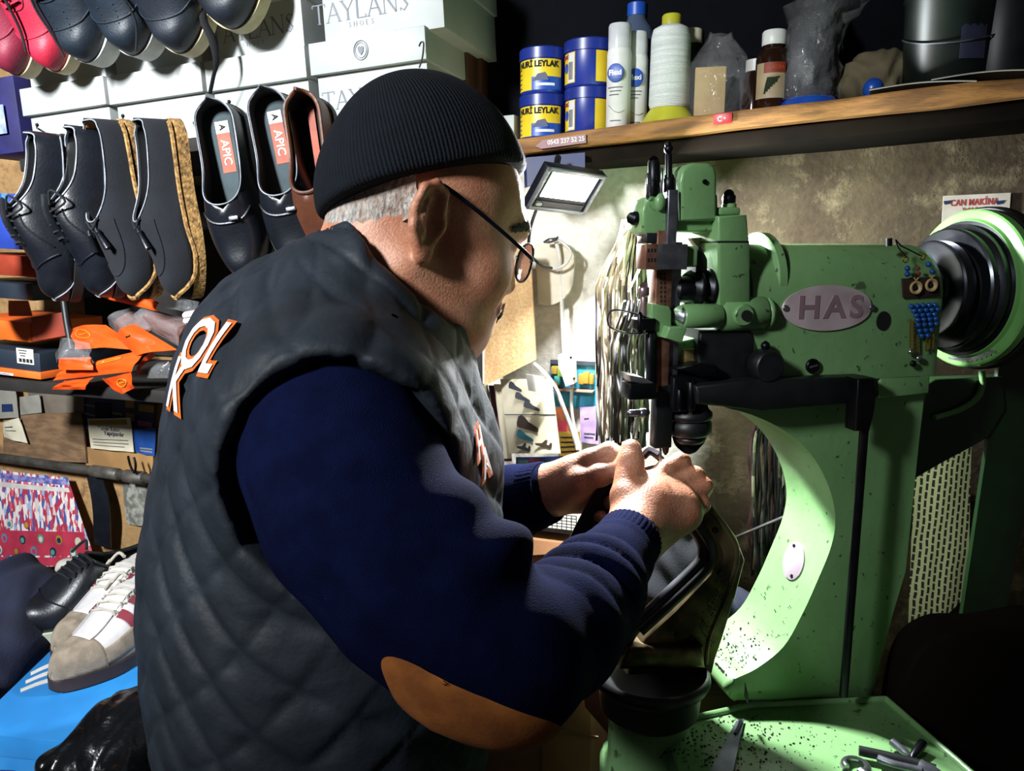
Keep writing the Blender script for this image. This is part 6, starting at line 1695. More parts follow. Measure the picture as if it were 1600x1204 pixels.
# hanks of laces and leather strips
def hank(label, x0, x1, y0, y1, off, n, mats_, spread=1.0, seed=0, name='lace_hank', knot=True):
    r = thing(name, label, 'laces', Matrix.Translation(S((x0 + x1) / 2, y1, off)))
    rg = random.Random(seed)
    mbs = [MB() for _ in mats_]
    for i in range(n):
        t = i / max(1, n - 1); xb = x0 + (x1 - x0) * t + rg.uniform(-3, 3); xt = (x0 + x1) / 2 + 18 + (xb - (x0 + x1) / 2) * (.45 if knot else .9)
        ph = rg.uniform(0, 6); ye = y1 - rg.uniform(0, 26); pts = []
        fr = rg.uniform(1.2, 2.6); am = rg.uniform(1.5, 5)
        for k in range(11):
            v = k / 10; s_ = sstep(0, .32, v)
            pts.append(S(xt + (xb - xt) * s_ + am * math.sin(ph + v * 6.28 * fr) * (.3 + .7 * v), y0 + rg.uniform(-2, 2) + (ye - y0) * v, off + rg.uniform(-.012, .012) + .012 * math.sin(ph + v * 5)))
        which = 0 if rg.random() < mats_[0][2] else rg.randrange(1, len(mats_))
        mbs[which].tube(smooth_path(pts, 3), rg.uniform(.0020, .0036), 6, flat=.5)
    for mb_, (nm, mt, _) in zip(mbs, mats_):
        if mb_.v: o = mb_.build(nm, mt, r); o['kind'] = 'stuff'
    return r
M_ls = mat('pale_strand', '#bfb4a2', '#8d8272', rough=.8, scale=40); M_lk = mat('dark_strand', '#16151b', '#211f26', rough=.7, scale=40); M_lg = mat('grey_strand', '#6d6862', '#4b4742', rough=.8, scale=40); M_lm = mat('maroon_strand', '#4a2a2e', '#33201f', rough=.7, scale=40)
hank('thick hank of pale and dark laces hanging left of the machine head', 934, 1010, 344, 700, .16, 46, [('pale_strands', M_ls, .60), ('dark_strands', M_lk, 0), ('grey_strands', M_lg, 0)], seed=4)
hank('black cords hanging among the pale laces behind the needle bar', 955, 1010, 470, 710, .19, 12, [('dark_strands', M_lk, .7), ('grey_strands', M_lg, 0)], seed=9, knot=False)
hank('hank of maroon and dark strips hanging behind the machine column', 1172, 1245, 600, 905, .07, 30, [('dark_strands', M_lk, .45), ('maroon_strands', M_lm, 0), ('grey_strands', M_lg, 0), ('pale_strands', M_ls, 0)], seed=5, knot=False)
# looped top of the pale hank
m = MB()
for i in range(7):
    k = i * .9; m.tube(smooth_path([S(962 + 2 * i, 392 + 9 * i, .175), S(978 + i, 362 - 2 * i % 9, .185), S(1000, 352 + 4 * i, .18), S(1012 - i, 374 + 5 * i, .175), S(1000 - 3 * i, 420 + 6 * i, .18)], 5), .003, 6, flat=.5)
o = m.build('lace_loops', M_ls); tag(o, 'loops at the top of the pale lace hank', 'laces', None, 'stuff')
m = MB(); m.cyl(S(1150, 838, .10), MF.w(1236, 803, -.10), .0026, seg=10); tag(m.build('wire_rod', M_chrome), 'thin bright rod behind the bed arm', 'rod')

# leather being sewn: a flap folded over the bed arm, held by both hands
M_work = mat('work_leather', '#08090c', '#0c0e13', rough=.32, scale=30, bump=.15, bscale=300)
r = thing('shoe_upper', 'black leather shoe upper held in both hands under the needle', 'shoe upper', Matrix.Translation(P(1000, 800, .86)))
tp = [P(962, 724, .872), P(985, 735, .878), P(1010, 728, .88), P(1040, 722, .884)]
bt_ = [P(868, 905, .86), P(905, 930, .865), P(960, 935, .875), P(1010, 900, .885)]
ta_ = smooth_path(tp, 8); tb_ = smooth_path(bt_, 8)
m = MB(); m.grid(lambda u, v: ta_[int(round(u * 24))].lerp(tb_[int(round(u * 24))], v) + Vector((-.004 * math.sin(math.pi * v), .02 * math.sin(math.pi * v * .8) * (1 - .4 * u), .0)), 24, 14, thick=.0022); m.build('vamp', M_work, r)
m = MB(); m.tube(smooth_path([P(1003, 712, .868), P(1014, 704, .872), P(1028, 712, .876), P(1040, 726, .878), P(1050, 734, .88)], 6), .006, 10, flat=.6); m.build('folded_edge', M_work, r)
m = MB(); m.tube(smooth_path([P(1000, 716, .866), P(1012, 702, .868), P(1028, 708, .871)], 6), .0035, 8, flat=.5); m.build('gloss_strip', mat('gloss_strip', '#aab4c6', '#8f9ab0', rough=.4), r)  # pale strip drawn as the gloss on the black edge

# cartons low behind the man's arm
M_cb2 = mat('carton', '#7b5332', '#5e3d24', rough=.85, scale=8, bump=.3, bscale=60)
def carton(label, x0, y0, x1, y1, off0, off1, flap=True, mt=None, fr=None, name='cardboard_box'):
    fr = fr or WF; x_, y_, w_, h_ = rect(fr, x0, y0, x1, y1, off1)
    r = thing(name, label, 'box', fr.M @ Matrix.Translation((x_, y_ - h_ / 2, (off0 + off1) / 2)))
    m = MB(fr.M); m.box((x_, y_, (off0 + off1) / 2), (w_, h_, off1 - off0), bev=.002); m.build('body', mt or M_cb2, r)
    m = MB(fr.M); m.box((x_ + w_ * .12, y_, off1 + .0005), (w_ * .02, h_ * .98, .001)); m.build('seam_tape', mat('carton_seam', '#8d6440', '#6f4a2b', rough=.6), r)
    if flap:
        m = MB(fr.M); m.grid(lambda u, v: (x_ - w_ / 2 + w_ * u, y_ + h_ / 2 - .0 - .018 * v * (1 + .2 * math.sin(5 * u)), off1 + .002 + .012 * v), 8, 4, thick=.003); m.build('flap', mt or M_cb2, r)
    return r
ct = carton('brown carton below the far forearm, carrying the wire basket', 798, 838, 880, 1000, .02, .20, flap=True)
m = MB(WF.M); x_, y_, w_, h_ = rect(WF, 826, 862, 850, 874, .202)
for i in range(4): m.box((x_ - w_ * .4 + w_ * .27 * i, y_, .2015), (w_ * .16, h_ * (.5 + .2 * (i % 2)), .0006))
m.build('print_marks', M_txt, ct)
r = thing('wire_basket', 'grey wire mesh basket on the brown carton', 'basket', WF.M @ Matrix.Translation((*WF.loc(850, 836, .12), .12)))
x_, y_, w_, h_ = rect(WF, 812, 796, 900, 834, .19)
for i in range(13):
    m = MB(WF.M); xx = x_ - w_ / 2 + w_ * i / 12; m.cyl((xx, y_ - h_ / 2, .19), (xx, y_ + h_ / 2, .19), .0008, seg=5); m.build('wire', M_steel, r)
for i in range(7):
    m = MB(WF.M); yy = y_ - h_ / 2 + h_ * i / 6; m.cyl((x_ - w_ / 2, yy, .191), (x_ + w_ / 2, yy, .191), .0008, seg=5); m.build('wire', M_steel, r)
m = MB(WF.M); m.box((x_, y_ - h_ / 2 + .003, .11), (w_, .004, .16)); m.build('base', M_greyp, r)
m = MB(WF.M); m.box((x_, y_ + .01, .05), (w_ * .95, h_ * .9, .03), bev=.003); m.build('back_panel', M_greyp, r)
printed('label_strip', 'pale yellow printed strip hanging left of the carton', 'label', [(772, 838), (797, 838), (790, 905), (768, 900)], .215, mat('cream_paper', '#b9b28a', '#a39c76', rough=.7), [('text_lines', M_txt, [(.2, .25, .8, .29), (.2, .4, .7, .44), (.2, .55, .8, .59), (.2, .7, .7, .74)]), ('red_line', M_rd, [(.2, .12, .8, .16)])])
FB2 = Frame(P(850, 1140, 1.02), (.96, -.28, 0), (0, 0, 1))
ct = carton('dark brown carton on the floor side of the round base', 730, 1062, 922, 1250, -.20, 0, flap=False, fr=FB2, mt=mat('dark_carton', '#8a5a40', '#6e4632', rough=.85, scale=8))
m = MB(FB2.M); a = FB2.loc(905, 1000, .01); b = FB2.loc(955, 1110, .01)
m.grid(lambda u, v: (a[0] + (b[0] - a[0]) * u + .01 * v, a[1] + (b[1] - a[1]) * v - .02 * u, .01 + .03 * u), 8, 8, thick=.003); m.build('torn_flap', MATS['dark_carton'], ct)
x_, y_, w_, h_ = rect(FB2, 730, 1130, 935, 1136, .001); m = MB(FB2.M); m.box((x_, y_, .002), (w_, .004, .002)); m.build('edge_crease', MATS['carton_seam'], ct)
# support under the floor carton and the upper carton
m = MB(); p0 = FB2.pt(-.05, 0, -.1); zb = FB2.loc(830, 1250, 0)[1] + FB2.o.z
tag_ = m.box((p0.x, p0.y, zb / 2 - .002), (.16, .16, zb - .004), bev=.003); tag(m.build('wooden_crate', mat('crate_wood', '#4a3320', '#33230f', rough=.8, scale=8, stretch=(1, 1, 8))), 'wooden crate under the dark brown carton', 'crate')
cz = WF.loc(840, 1000, .20)[1]; p0 = WF.pt(WF.loc(840, 1000, .20)[0], 0, .11)
m = MB(WF.M); m.box((WF.loc(840, 1000, .20)[0], cz / 2 - .001, .11), (.16, cz - .003, .18), bev=.003); tag(m.build('wooden_crate', MATS['crate_wood']), 'wooden crate under the carton with the wire basket', 'crate')
# dark cloth and an added dark filler behind the bed arm, dark box at the lower right
lump('cloth', 'dark navy cloth bundled between bed arm and column', 'cloth', [(P(1152, 950, 1.07), P(1178, 985, 1.06), .030, .03, .03), (P(1120, 985, 1.07), P(1165, 1005, 1.06), .035, .03, .03)], M_navycloth, wr=.004, fr=60)
lump('cloth', 'black bundle added to darken the gap under the crook of the bed arm', 'cloth', [(P(1062, 840, 1.08), P(1075, 900, 1.07), .032, .04, .03), (P(1040, 900, 1.08), P(1050, 985, 1.07), .045, .05, .04), (P(1090, 930, 1.09), P(1080, 1000, 1.08), .03, .05, .04)], L_suede, wr=.005, fr=45)
zc = min(P(1150, 1005, 1.06).z - .036, P(1050, 985, 1.07).z - .05); pq = P(1100, 1000, 1.08)
m = MB(); m.box((pq.x, pq.y + .02, zc / 2 - .004), (.20, .12, zc - .012), bev=.003); tag(m.build('wooden_stool', MATS['crate_wood']), 'dark wooden stool behind the machine pedestal, under the black bundle', 'stool')
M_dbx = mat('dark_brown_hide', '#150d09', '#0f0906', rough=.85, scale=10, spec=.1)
FB3 = Frame(P(1500, 1010, .91), (math.cos(-.1), math.sin(-.1), 0), (0, 0, 1))
ol = [FB3.loc(x, y, 0) for x, y in curve_px([(1392, 1260), (1400, 1150), (1422, 1040), (1470, 996), (1540, 992), (1680, 1000), (1700, 1260)], 4)]
zb = FB3.loc(1500, 1260, 0)[1]; bz_ = -FB3.o.z
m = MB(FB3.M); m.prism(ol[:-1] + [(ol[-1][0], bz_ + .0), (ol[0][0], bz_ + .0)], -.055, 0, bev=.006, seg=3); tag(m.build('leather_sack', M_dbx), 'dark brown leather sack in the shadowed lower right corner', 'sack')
# patterned paper sheet hanging behind the column
def dash_nodes(nt, b, co):
    sx = nt.nodes.new('ShaderNodeSeparateXYZ'); nt.links.new(co, sx.inputs[0])
    wob = nnoise(nt, co, 40, 2, 0, 1)
    u = nmath(nt, 'MULTIPLY_ADD', sx.outputs[0], 150.0, nmath(nt, 'MULTIPLY', wob, .5)); fu = nmath(nt, 'FRACT', u); iu = nmath(nt, 'FLOOR', u)
    v = nmath(nt, 'ADD', nmath(nt, 'MULTIPLY', sx.outputs[2], 72.0), nmath(nt, 'MULTIPLY', iu, .5)); fv = nmath(nt, 'FRACT', v)
    du = nmath(nt, 'LESS_THAN', nmath(nt, 'ABSOLUTE', nmath(nt, 'SUBTRACT', fu, .5)), .23); dv = nmath(nt, 'LESS_THAN', nmath(nt, 'ABSOLUTE', nmath(nt, 'SUBTRACT', fv, .5)), .40)
    nt.links.new(nmix(nt, nmath(nt, 'MULTIPLY', du, dv), '#b9bd8c', '#1c1f14'), b.inputs['Base Color'])
q = [S(1428, 735, .02), S(1518, 680, .03), S(1512, 930, .03), S(1418, 1010, .02)]
mb, n, f = quadgrid(q, .006, .002, 2, thick=.001); tag(mb.build('patterned_sheet', node_mat('dashed_print', dash_nodes, rough=.7)), 'pale green sheet with black dashes hanging behind the column', 'sheet')
# calendar card on the wall above the wheel
r = thing('calendar', 'white trade card on the wall behind the top of the wheel', 'card', WF.M @ Matrix.Translation((*WF.loc(1522, 400, .004), .004)))
FC = WF.turned(.03); x_, y_, w_, h_ = rect(FC, 1474, 306, 1570, 420, .004); m = MB(FC.M); m.box((x_, y_, .004), (w_, h_, .003)); m.build('sheet', mat('card_white', '#b8b2a6', '#a39d91', rough=.7), r)
m = MB(FC.M); vs, fs = text_geo('CAN MAKİNA', .0125, .0002, .0003, 1.05); p = FC.loc(1522, 316, .006); m.add([(v.x * .74, v.y, v.z) for v in vs], fs, Matrix.Translation((p[0], p[1], .0060))); m.build('lettering', mat('red_print', '#9a2a30', rough=.6), r, smooth=0)
m = MB(FC.M); p = FC.loc(1521, 326, .006); vs, fs = text_geo('Yedek Parça', .006, .0002); m.add(vs, fs, Matrix.Translation((p[0], p[1], .006))); m.build('small_lettering', MATS['red_print'], r, smooth=0)
for x in (1481, 1563):
    m = MB(FC.M); p = FC.loc(x, 316, .006); m.prism([(-.006, .002), (.006, .003), (.003, -.002), (-.004, -.003)], 0, .0006, M=Matrix.Translation((p[0], p[1], .0058))); m.build('logo', M_bluD, r)

# bead ornament on the machine
OF = .0135
r = thing('hanging_ornament', 'bead charm with two ring eyes, blue beads and chains on the machine arm', 'ornament', MF.M @ Matrix.Translation((*mp(1437, 580, OF), OF)))
M_bead = mat('blue_bead', '#14509c', '#0e3f85', rough=.2, coat=.5); M_wood = mat('pale_wood_ring', '#cbb184', '#b99c6c', rough=.6); M_hide = mat('brown_hide', '#3a2117', '#2b1811', rough=.8); M_gold2 = mat('gold_chain', '#b48a3a', '#8f6a26', rough=.3, metal=.8); M_redb = mat('red_bead', '#9c2430', rough=.2)
def ob(x, y, z=.004): a, b = mp(x, y, OF); return (a, b, OF + z)
m = m_(); m.tube([ob(1395, 374, .004), ob(1399, 386), ob(1412, 402)], .0009, 6); m.tube([ob(1395, 374, .004), ob(1404, 384), ob(1436, 400)], .0009, 6); m.build('cord', M_cabk, r)
m = m_(); m.cyl(ob(1395, 384, -.006), ob(1395, 372, -.006), .0035, seg=12); m.build('hook', M_blk, r)
for x, y in ((1411, 405), (1438, 401)):
    m = m_(); c = ob(x, y); m.tube([(c[0] + .0034 * math.cos(a), c[1] + .0034 * math.sin(a), c[2]) for a in [i * math.pi / 8 for i in range(17)]], .0008, 6); m.build('ring', M_gold2, r)
for x, y, mt in ((1414, 419, M_bead), (1414, 428, M_bead), (1447, 413, M_bead), (1453, 424, M_bead), (1431, 419, M_redb), (1432, 427, M_redb)):
    m = m_(); m.ball(ob(x, y), .0033 if mt is M_bead else .0022, seg=12, rings=8); m.build('bead', mt, r)
m = m_(); m.prism(OL([(1408, 435), (1466, 432), (1468, 462), (1410, 465)], OF), OF, OF + .002, bev=.0005); m.build('leather_pad', M_hide, r)
for x, y in ((1427, 449), (1451, 445)):
    c = ob(x, y, .0035); m = m_(); m.tube([(c[0] + .0056 * math.cos(a), c[1] + .0056 * math.sin(a), c[2]) for a in [i * math.pi / 12 for i in range(25)]], .0028, 8, flat=.6); e_ = m.build('ring_eye', M_wood, r)
    m = m_(); m.ball((c[0], c[1], c[2]), (.0026, .0030, .0014), seg=12, rings=8); m.build('pupil', M_hole, e_)
    m = m_()
    for q in (-1, 1): m.tube([(c[0], c[1] + .008, c[2]), (c[0] + .003 * q, c[1] + .011, c[2])], .0008, 6)
    m.build('tie', M_wood, e_)
for row, (y, x0, n_) in enumerate(((478, 1420, 5), (485, 1424, 5), (492, 1428, 4), (499, 1430, 4), (507, 1431, 4), (516, 1433, 3), (524, 1436, 2))):
    for i in range(n_):
        m = m_(); m.ball(ob(x0 + 9.2 * i, y - i * .6), .0032, seg=10, rings=7); m.build('bead', M_bead, r)
for x, y0, y1 in ((1419, 498, 546), (1424, 500, 548), (1430, 522, 550), (1444, 528, 548), (1449, 526, 545), (1455, 508, 545)):
    m = m_(); n_ = 18
    m.tube([ob(x + .8 * (i % 2), y0 + (y1 - y0) * i / n_, .003) for i in range(n_ + 1)], [.0007 + .0006 * (i % 2) for i in range(n_ + 1)], 6); m.build('chain', M_gold2, r)
for x, y in ((1420, 549), (1432, 559), (1423, 567)):
    m = m_(); m.ball(ob(x, y), (.0042, .0042, .003), seg=7, rings=5); m.build('charm', M_chrome if y != 567 else M_blk, r)

# ---- tools and scraps on the tray
def tz(x, y, dz=.0): p = onz(x, y, zt_ + dz); return p
r = thing('snips', 'small pointed snips on the foot of the column', 'snips', Matrix.Translation(tz(1170, 1092, .006)))
m = MB(); m.tube([MF.w(1164, 1066, .03), MF.w(1166, 1085, .03), MF.w(1168, 1096, .03)], [.0006, .0035, .002], 8, flat=.4); m.build('blade', M_blk, r)
m = MB(); m.tube([tz(1160, 1100, .004), tz(1180, 1096, .006), tz(1207, 1094, .004)], [.003, .0035, .0006], 8, flat=.4); m.build('blade', M_steel, r)
r = thing('knife', 'flat steel knife blade lying across the tray', 'knife', Matrix.Translation(tz(1140, 1170)))
kb = [tz(1163, 1124, .003), tz(1150, 1128, .003), tz(1104, 1215, .003), tz(1142, 1222, .003)]
m = MB(); m.add([p for p in kb] + [p + Vector((0, 0, .0016)) for p in kb], [(0, 1, 2, 3), (7, 6, 5, 4), (0, 4, 5, 1), (1, 5, 6, 2), (2, 6, 7, 3), (3, 7, 4, 0)]); m.build('blade', mat('dull_blade', '#6d7280', '#555a66', rough=.35, metal=.8, scale=30), r)
m = MB(); m.tube([tz(1157, 1126, .005), tz(1153, 1136, .006), tz(1148, 1146, .005)], .003, 8, flat=.4); m.build('tang', M_blk, r)
r = thing('pliers', 'black handled pliers on the right of the tray', 'pliers', Matrix.Translation(tz(1390, 1186)))
m = MB(); m.tube(smooth_path([tz(1342, 1172, .010), tz(1380, 1180, .010), tz(1430, 1192, .010), tz(1462, 1202, .010)], 5), .0055, 10); m.build('handle', M_blkp, r)
m = MB(); m.tube(smooth_path([tz(1372, 1184, .010), tz(1398, 1194, .010), tz(1440, 1204, .010)], 5), .0045, 10); m.build('handle', M_steel, r)
m = MB(); m.tube([tz(1436, 1196, .010), tz(1458, 1206, .010), tz(1476, 1212, .008)], [.008, .007, .003], 10, flat=.6); m.build('jaws', M_steel, r)
for lab, a, b_, rr, mt in (('steel rod tool with a pointed end at the back of the tray tools', (1393, 1158), (1424, 1182), .0045, M_steel), ('dark punch leaning over the steel tools', (1442, 1160), (1424, 1184), .0050, M_blk)):
    m = MB(); p, q = tz(*a, .010), tz(*b_, .006); m.tube([p, p.lerp(q, .6), p.lerp(q, .9), q], [rr, rr, rr * .7, rr * .3], 10); tag(m.build('punch', mt), lab, 'tool')
r = thing('wrench', 'bright open ended wrench at the bottom edge of the tray', 'wrench', Matrix.Translation(tz(1338, 1198)))
m = MB(); c = tz(1337, 1196, .005); m.tube([c + Vector((.012 * math.cos(a), .012 * math.sin(a), 0)) for a in [(-1.2 + 4.6 * i / 14) for i in range(15)]], .0048, 8, flat=.7); m.build('jaw', M_chrome, r)
m = MB(); m.tube([tz(1342, 1204, .005), tz(1372, 1232, .005), tz(1400, 1260, .005)], .006, 8, flat=.5); m.build('shaft', M_chrome, r)
# leather crumbs: too many to count
m = MB(); rg = random.Random(3)
def crumb(p, s_, up=Vector((0, 0, 1))):
    a = rg.uniform(0, 6); u = up.orthogonal().normalized(); w = up.cross(u); d1_ = u * math.cos(a) + w * math.sin(a); d2_ = up.cross(d1_)
    m.add([p + d1_ * s_ + up * .0006, p + d2_ * s_ * .6 + up * .0006, p - d1_ * s_ * .8 + up * .0006, p - d2_ * s_ * .5 + up * .0006, p + up * (s_ * .6 + .0006)], [(0, 1, 4), (1, 2, 4), (2, 3, 4), (3, 0, 4)])
for i in range(420):
    x = rg.gauss(1130, 70); y = rg.gauss(1160, 34)
    if 1045 < x < 1290 and 1112 < y < 1230 and (y - 1137) > -(x - 1030) * .18 and y > 1100 + (x - 1172) * .0: crumb(tz(x, y), rg.uniform(.0008, .0026))
for i in range(90): crumb(tz(rg.uniform(1180, 1420), rg.uniform(1112, 1215)), rg.uniform(.0006, .0014))
fc = curve_px([(1258, 950), (1224, 1010), (1182, 1044), (1142, 1064)], 12)
for i in range(260):
    t = min(1, abs(rg.gauss(.85, .28))); t = t if t <= 1 else 2 - t; k = min(len(fc) - 2, int(t * (len(fc) - 1)))
    a, b = mp(*fc[k], 0), mp(*fc[k + 1], 0); d_ = Vector((b[0] - a[0], b[1] - a[1])); nn2 = Vector((-d_.y, d_.x)).normalized()
    if nn2.x > 0: nn2 = -nn2
    f_ = rg.random(); p = MF.pt(a[0] + d_.x * f_ + nn2.x * .0006, a[1] + d_.y * f_ + nn2.y * .0006, -.096 + .084 * rg.random())
    crumb(p, rg.uniform(.0007, .0022), (MF.ex * nn2.x + MF.ey * nn2.y).normalized())
for i in range(200):
    x = rg.gauss(1118, 14); y = 900 + rg.random() * 110; x = 1128 - (y - 900) * .28 + rg.gauss(0, 9); crumb(MF.w(x, y, .0190), rg.uniform(.0006, .0016), MF.ez)
o = m.build('leather_crumbs', mat('leather_dust', '#30251c', '#1a1410', rough=.9), None, smooth=0); tag(o, 'dark leather crumbs scattered on the tray, foot and bed arm', 'crumbs', None, 'stuff')
# ================================================================ the shelf above the machine
pl_ = P(820, 214, 1.22); pr_ = P(1610, 118, 0.92)
ex_s = (pr_ - pl_).normalized()
SFr = Frame(pl_, ex_s, (0, 0, 1))
def sa_(x, y): return SFr.loc(x, y, 0)[0]
a_end = sa_(1640, 115) + .05
M_shw = mat('shelf_wood', '#93662f', '#68451c', rough=.7, scale=14, detail=7, stretch=(1, 6, 6), bump=.3, bscale=80)
r = thing('wall_shelf', 'long wooden shelf with a worn front edge above the machine', 'shelf', SFr.M)
m = MB(SFr.M)
nx = 60
def shelf_top(a): return .0 + .0035 * (noise1(a * 9, 2) - .5) - .006 * max(0, math.sin((a - .62) * 9)) * (a > .62)
vs = []
for i in range(nx + 1):
    a = -.02 + (a_end + .02) * i / nx; t = shelf_top(a); b = -.024 + .003 * (noise1(a * 12, 7) - .5); z = .004 * (noise1(a * 15, 4) - .5)
    vs += [(a, t, -.17), (a, t, z - .002), (a, t - .003, z), (a, b + .003, z), (a, b, z - .002), (a, b, -.17)]
fs = [(i * 6 + j, i * 6 + (j + 1) % 6, (i + 1) * 6 + (j + 1) % 6, (i + 1) * 6 + j) for i in range(nx) for j in range(6)]
m.add(vs, fs + [tuple(range(5, -1, -1)), tuple(nx * 6 + k for k in range(6))]); m.build('plank', M_shw, r)
m = MB(SFr.M); m.box((a_end / 2, -.036, -.094), (a_end + .02, .022, .15), bev=.002); m.build('support_beam', mat('dark_beam', '#17110b', '#0e0a07', rough=.9, scale=12, spec=.1), r)
m = MB(SFr.M); a0 = sa_(838, 222); m.prism([(0, -.005), (.012, .003), (.085, .0045), (.085, -.0085), (.010, -.010)], .0022, .0034, M=Matrix.Translation((a0, -.0115, .0005))); st = m.build('phone_sticker', mat('mauve_sticker', '#8a6468', '#745056', rough=.5), r, label='mauve sticker with a telephone number')
m = MB(SFr.M); vs2, fs2 = text_geo('0543 237 52 25', .0098, .0002, .0002); m.add([(v.x, v.y, v.z) for v in vs2], fs2, Matrix.Translation((a0 + .052, -.0135, .0042))); m.build('lettering', M_wht, st, smooth=0)
m = MB(SFr.M); a1_ = sa_(1130, 172); m.box((a1_, -.008, .0032), (.026, .014, .001), bev=.0003); fl = m.build('flag_sticker', mat('red_sticker', '#b5222a', '#9a1a22', rough=.4), r, label='small red flag sticker')
m = MB(SFr.M)
m.tube([(a1_ - .003 + .0032 * math.cos(t), -.008 + .0032 * math.sin(t), .0040) for t in [.9 + 4.5 * i / 12 for i in range(13)]], .0007, 5); m.box((a1_ + .003, -.008, .0040), (.0018, .0018, .0005)); m.build('crescent_and_star', M_wht, fl)

def ip(x, y, back): return SFr.pt(SFr.loc(x, y, -back)[0], shelf_top(SFr.loc(x, y, -back)[0]) + .0004, -back)
def base(x, y, back): return Matrix.Translation(ip(x, y, back)) @ Matrix.Rotation(math.atan2(ex_s.y, ex_s.x), 4, 'Z')
def face(M, z, r_, ang):
    """frame on the side of an upright cylinder, ang 0 = towards the room"""
    d = Vector((math.sin(ang), -math.cos(ang), 0)); t = Vector((math.cos(ang), math.sin(ang), 0))
    T = Matrix.Identity(4)
    for i, a in enumerate((t, Vector((0, 0, 1)), d)):
        for j in range(3): T[j][i] = a[j]
    T[0][3], T[1][3], T[2][3] = d.x * r_, d.y * r_, z
    return M @ T
def wrap(m, r_, z0, z1, a0, a1, off=.0004, n=20):
    """curved label on the side of an upright cylinder (angles from the room side)"""
    m.grid(lambda u, v: ((r_ + off) * math.sin(a0 + (a1 - a0) * u), -(r_ + off) * math.cos(a0 + (a1 - a0) * u), z0 + (z1 - z0) * v), n, 3, thick=.0003)
def wrap_text(m, s_, size, r_, z, ang, off=.001, bold=.0002, sx=1.0):
    vs, fs = text_geo(s_, size, .0001, bold)
    # subdivide is not needed: letters are narrow against the radius
    m.add([((r_ + off + v.z) * math.sin(ang + v.x * sx / r_), -(r_ + off + v.z) * math.cos(ang + v.x * sx / r_), z + v.y) for v in vs], fs)
M_jar = mat('jar_blue', '#1d2f86', '#182872', rough=.35, scale=10)
M_ly = mat('label_yellow', '#d8be2c', '#c9ac1e', rough=.4); M_lbl = mat('label_blue', '#1a4aa8', rough=.4); M_lt = mat('label_white', '#d5d5d2', '#c3c3c0', rough=.4)
def jar(label, x, y, back, z0, turn, rj=.037, hj=.070):
    M = base(x, y, back) @ Matrix.Translation((0, 0, z0)); r = thing('jar', label, 'jar', M, 'blue and yellow paste jars')
    m = MB(M); m.lathe([(0, 0), (rj - .002, 0), (rj, .002), (rj, hj * .74), (0, hj * .74)], seg=40); m.build('pot', M_jar, r)
    m = MB(M); m.lathe([(rj, hj * .74), (rj + .0022, hj * .745), (rj + .0022, hj * .97), (rj, hj), (0, hj)], seg=40)
    m.build('lid', M_jar, r)
    if turn == 0:
        m = MB(M); wrap(m, rj, .004, hj * .72, -1.3, 1.25); lb = m.build('label', M_ly, r)
        m = MB(M); wrap(m, rj, .004, hj * .34, -.1, 1.25, .0009); m.build('blue_field', M_lbl, lb)
        m = MB(M); wrap_text(m, 'NURİ LEYLAK', .0125, rj, hj * .61, .12, .0012, .0005, .92); m.build('lettering', M_hole, lb, smooth=0)
        m = MB(M); m.prism([(-.012, -.006), (-.004, .004), (.008, .006), (.014, -.006)], 0, .0006, M=face(Matrix.Identity(4), hj * .34, rj + .0006, .28)); m.build('ship_picture', M_bluD, lb)
        m = MB(M); wrap(m, rj, .010, .014, .1, .9, .0013); m.build('small_print', M_lt, lb)
        m = MB(M)
        for k in range(5): wrap(m, rj, .008 + .007 * k, .0095 + .007 * k, -1.05, -.72, .0009, 4)
        m.build('side_print', M_txt, lb)
    else:
        m = MB(M); wrap(m, rj, .005, hj * .72, -1.1, -.25); lb = m.build('label', M_ly, r)
        m = MB(M); wrap(m, rj, .006, hj * .70, -.62, -.28, .0009); m.build('white_panel', M_lt, lb)
        m = MB(M); m.prism([(.0062 * math.cos(a), .0075 * math.sin(a)) for a in [i * math.pi / 12 for i in range(24)]], 0, .0006, M=face(Matrix.Identity(4), hj * .40, rj + .0006, -.78)); m.build('round_mark', M_lbl, lb)
        m = MB(M); wrap_text(m, 'NURİ', .0075, rj, hj * .63, -.85, .0012, .0003); m.build('lettering', MATS['red_print'], lb, smooth=0)
        m = MB(M)
        for k in range(7): wrap(m, rj, .010, .036, -.58 + .035 * k, -.565 + .035 * k, .0012, 2)
        m.build('bar_code', M_hole, lb)
        m = MB(M); wrap(m, rj, .005, hj * .72, .62, 1.2); m.build('label', M_ly, r)
jar('paste jar at the left end of the shelf, lower of its stack', 848, 201, .055, 0, 0)
jar('paste jar at the left end of the shelf, upper of its stack', 848, 201, .055, .0705, 0)
jar('paste jar beside the white spray bottles, lower of its stack', 919, 190, .058, 0, 1)
jar('paste jar beside the white spray bottles, upper of its stack', 919, 190, .058, .0705, 1, rj=.0385)
m = MB(); b_ = base(796, 205, .05); m.box((0, 0, .022), (.03, .03, .044), M=b_, bev=.001); tag(m.build('small_carton', M_card), 'small pale carton left of the paste jars by the knit cap', 'box')
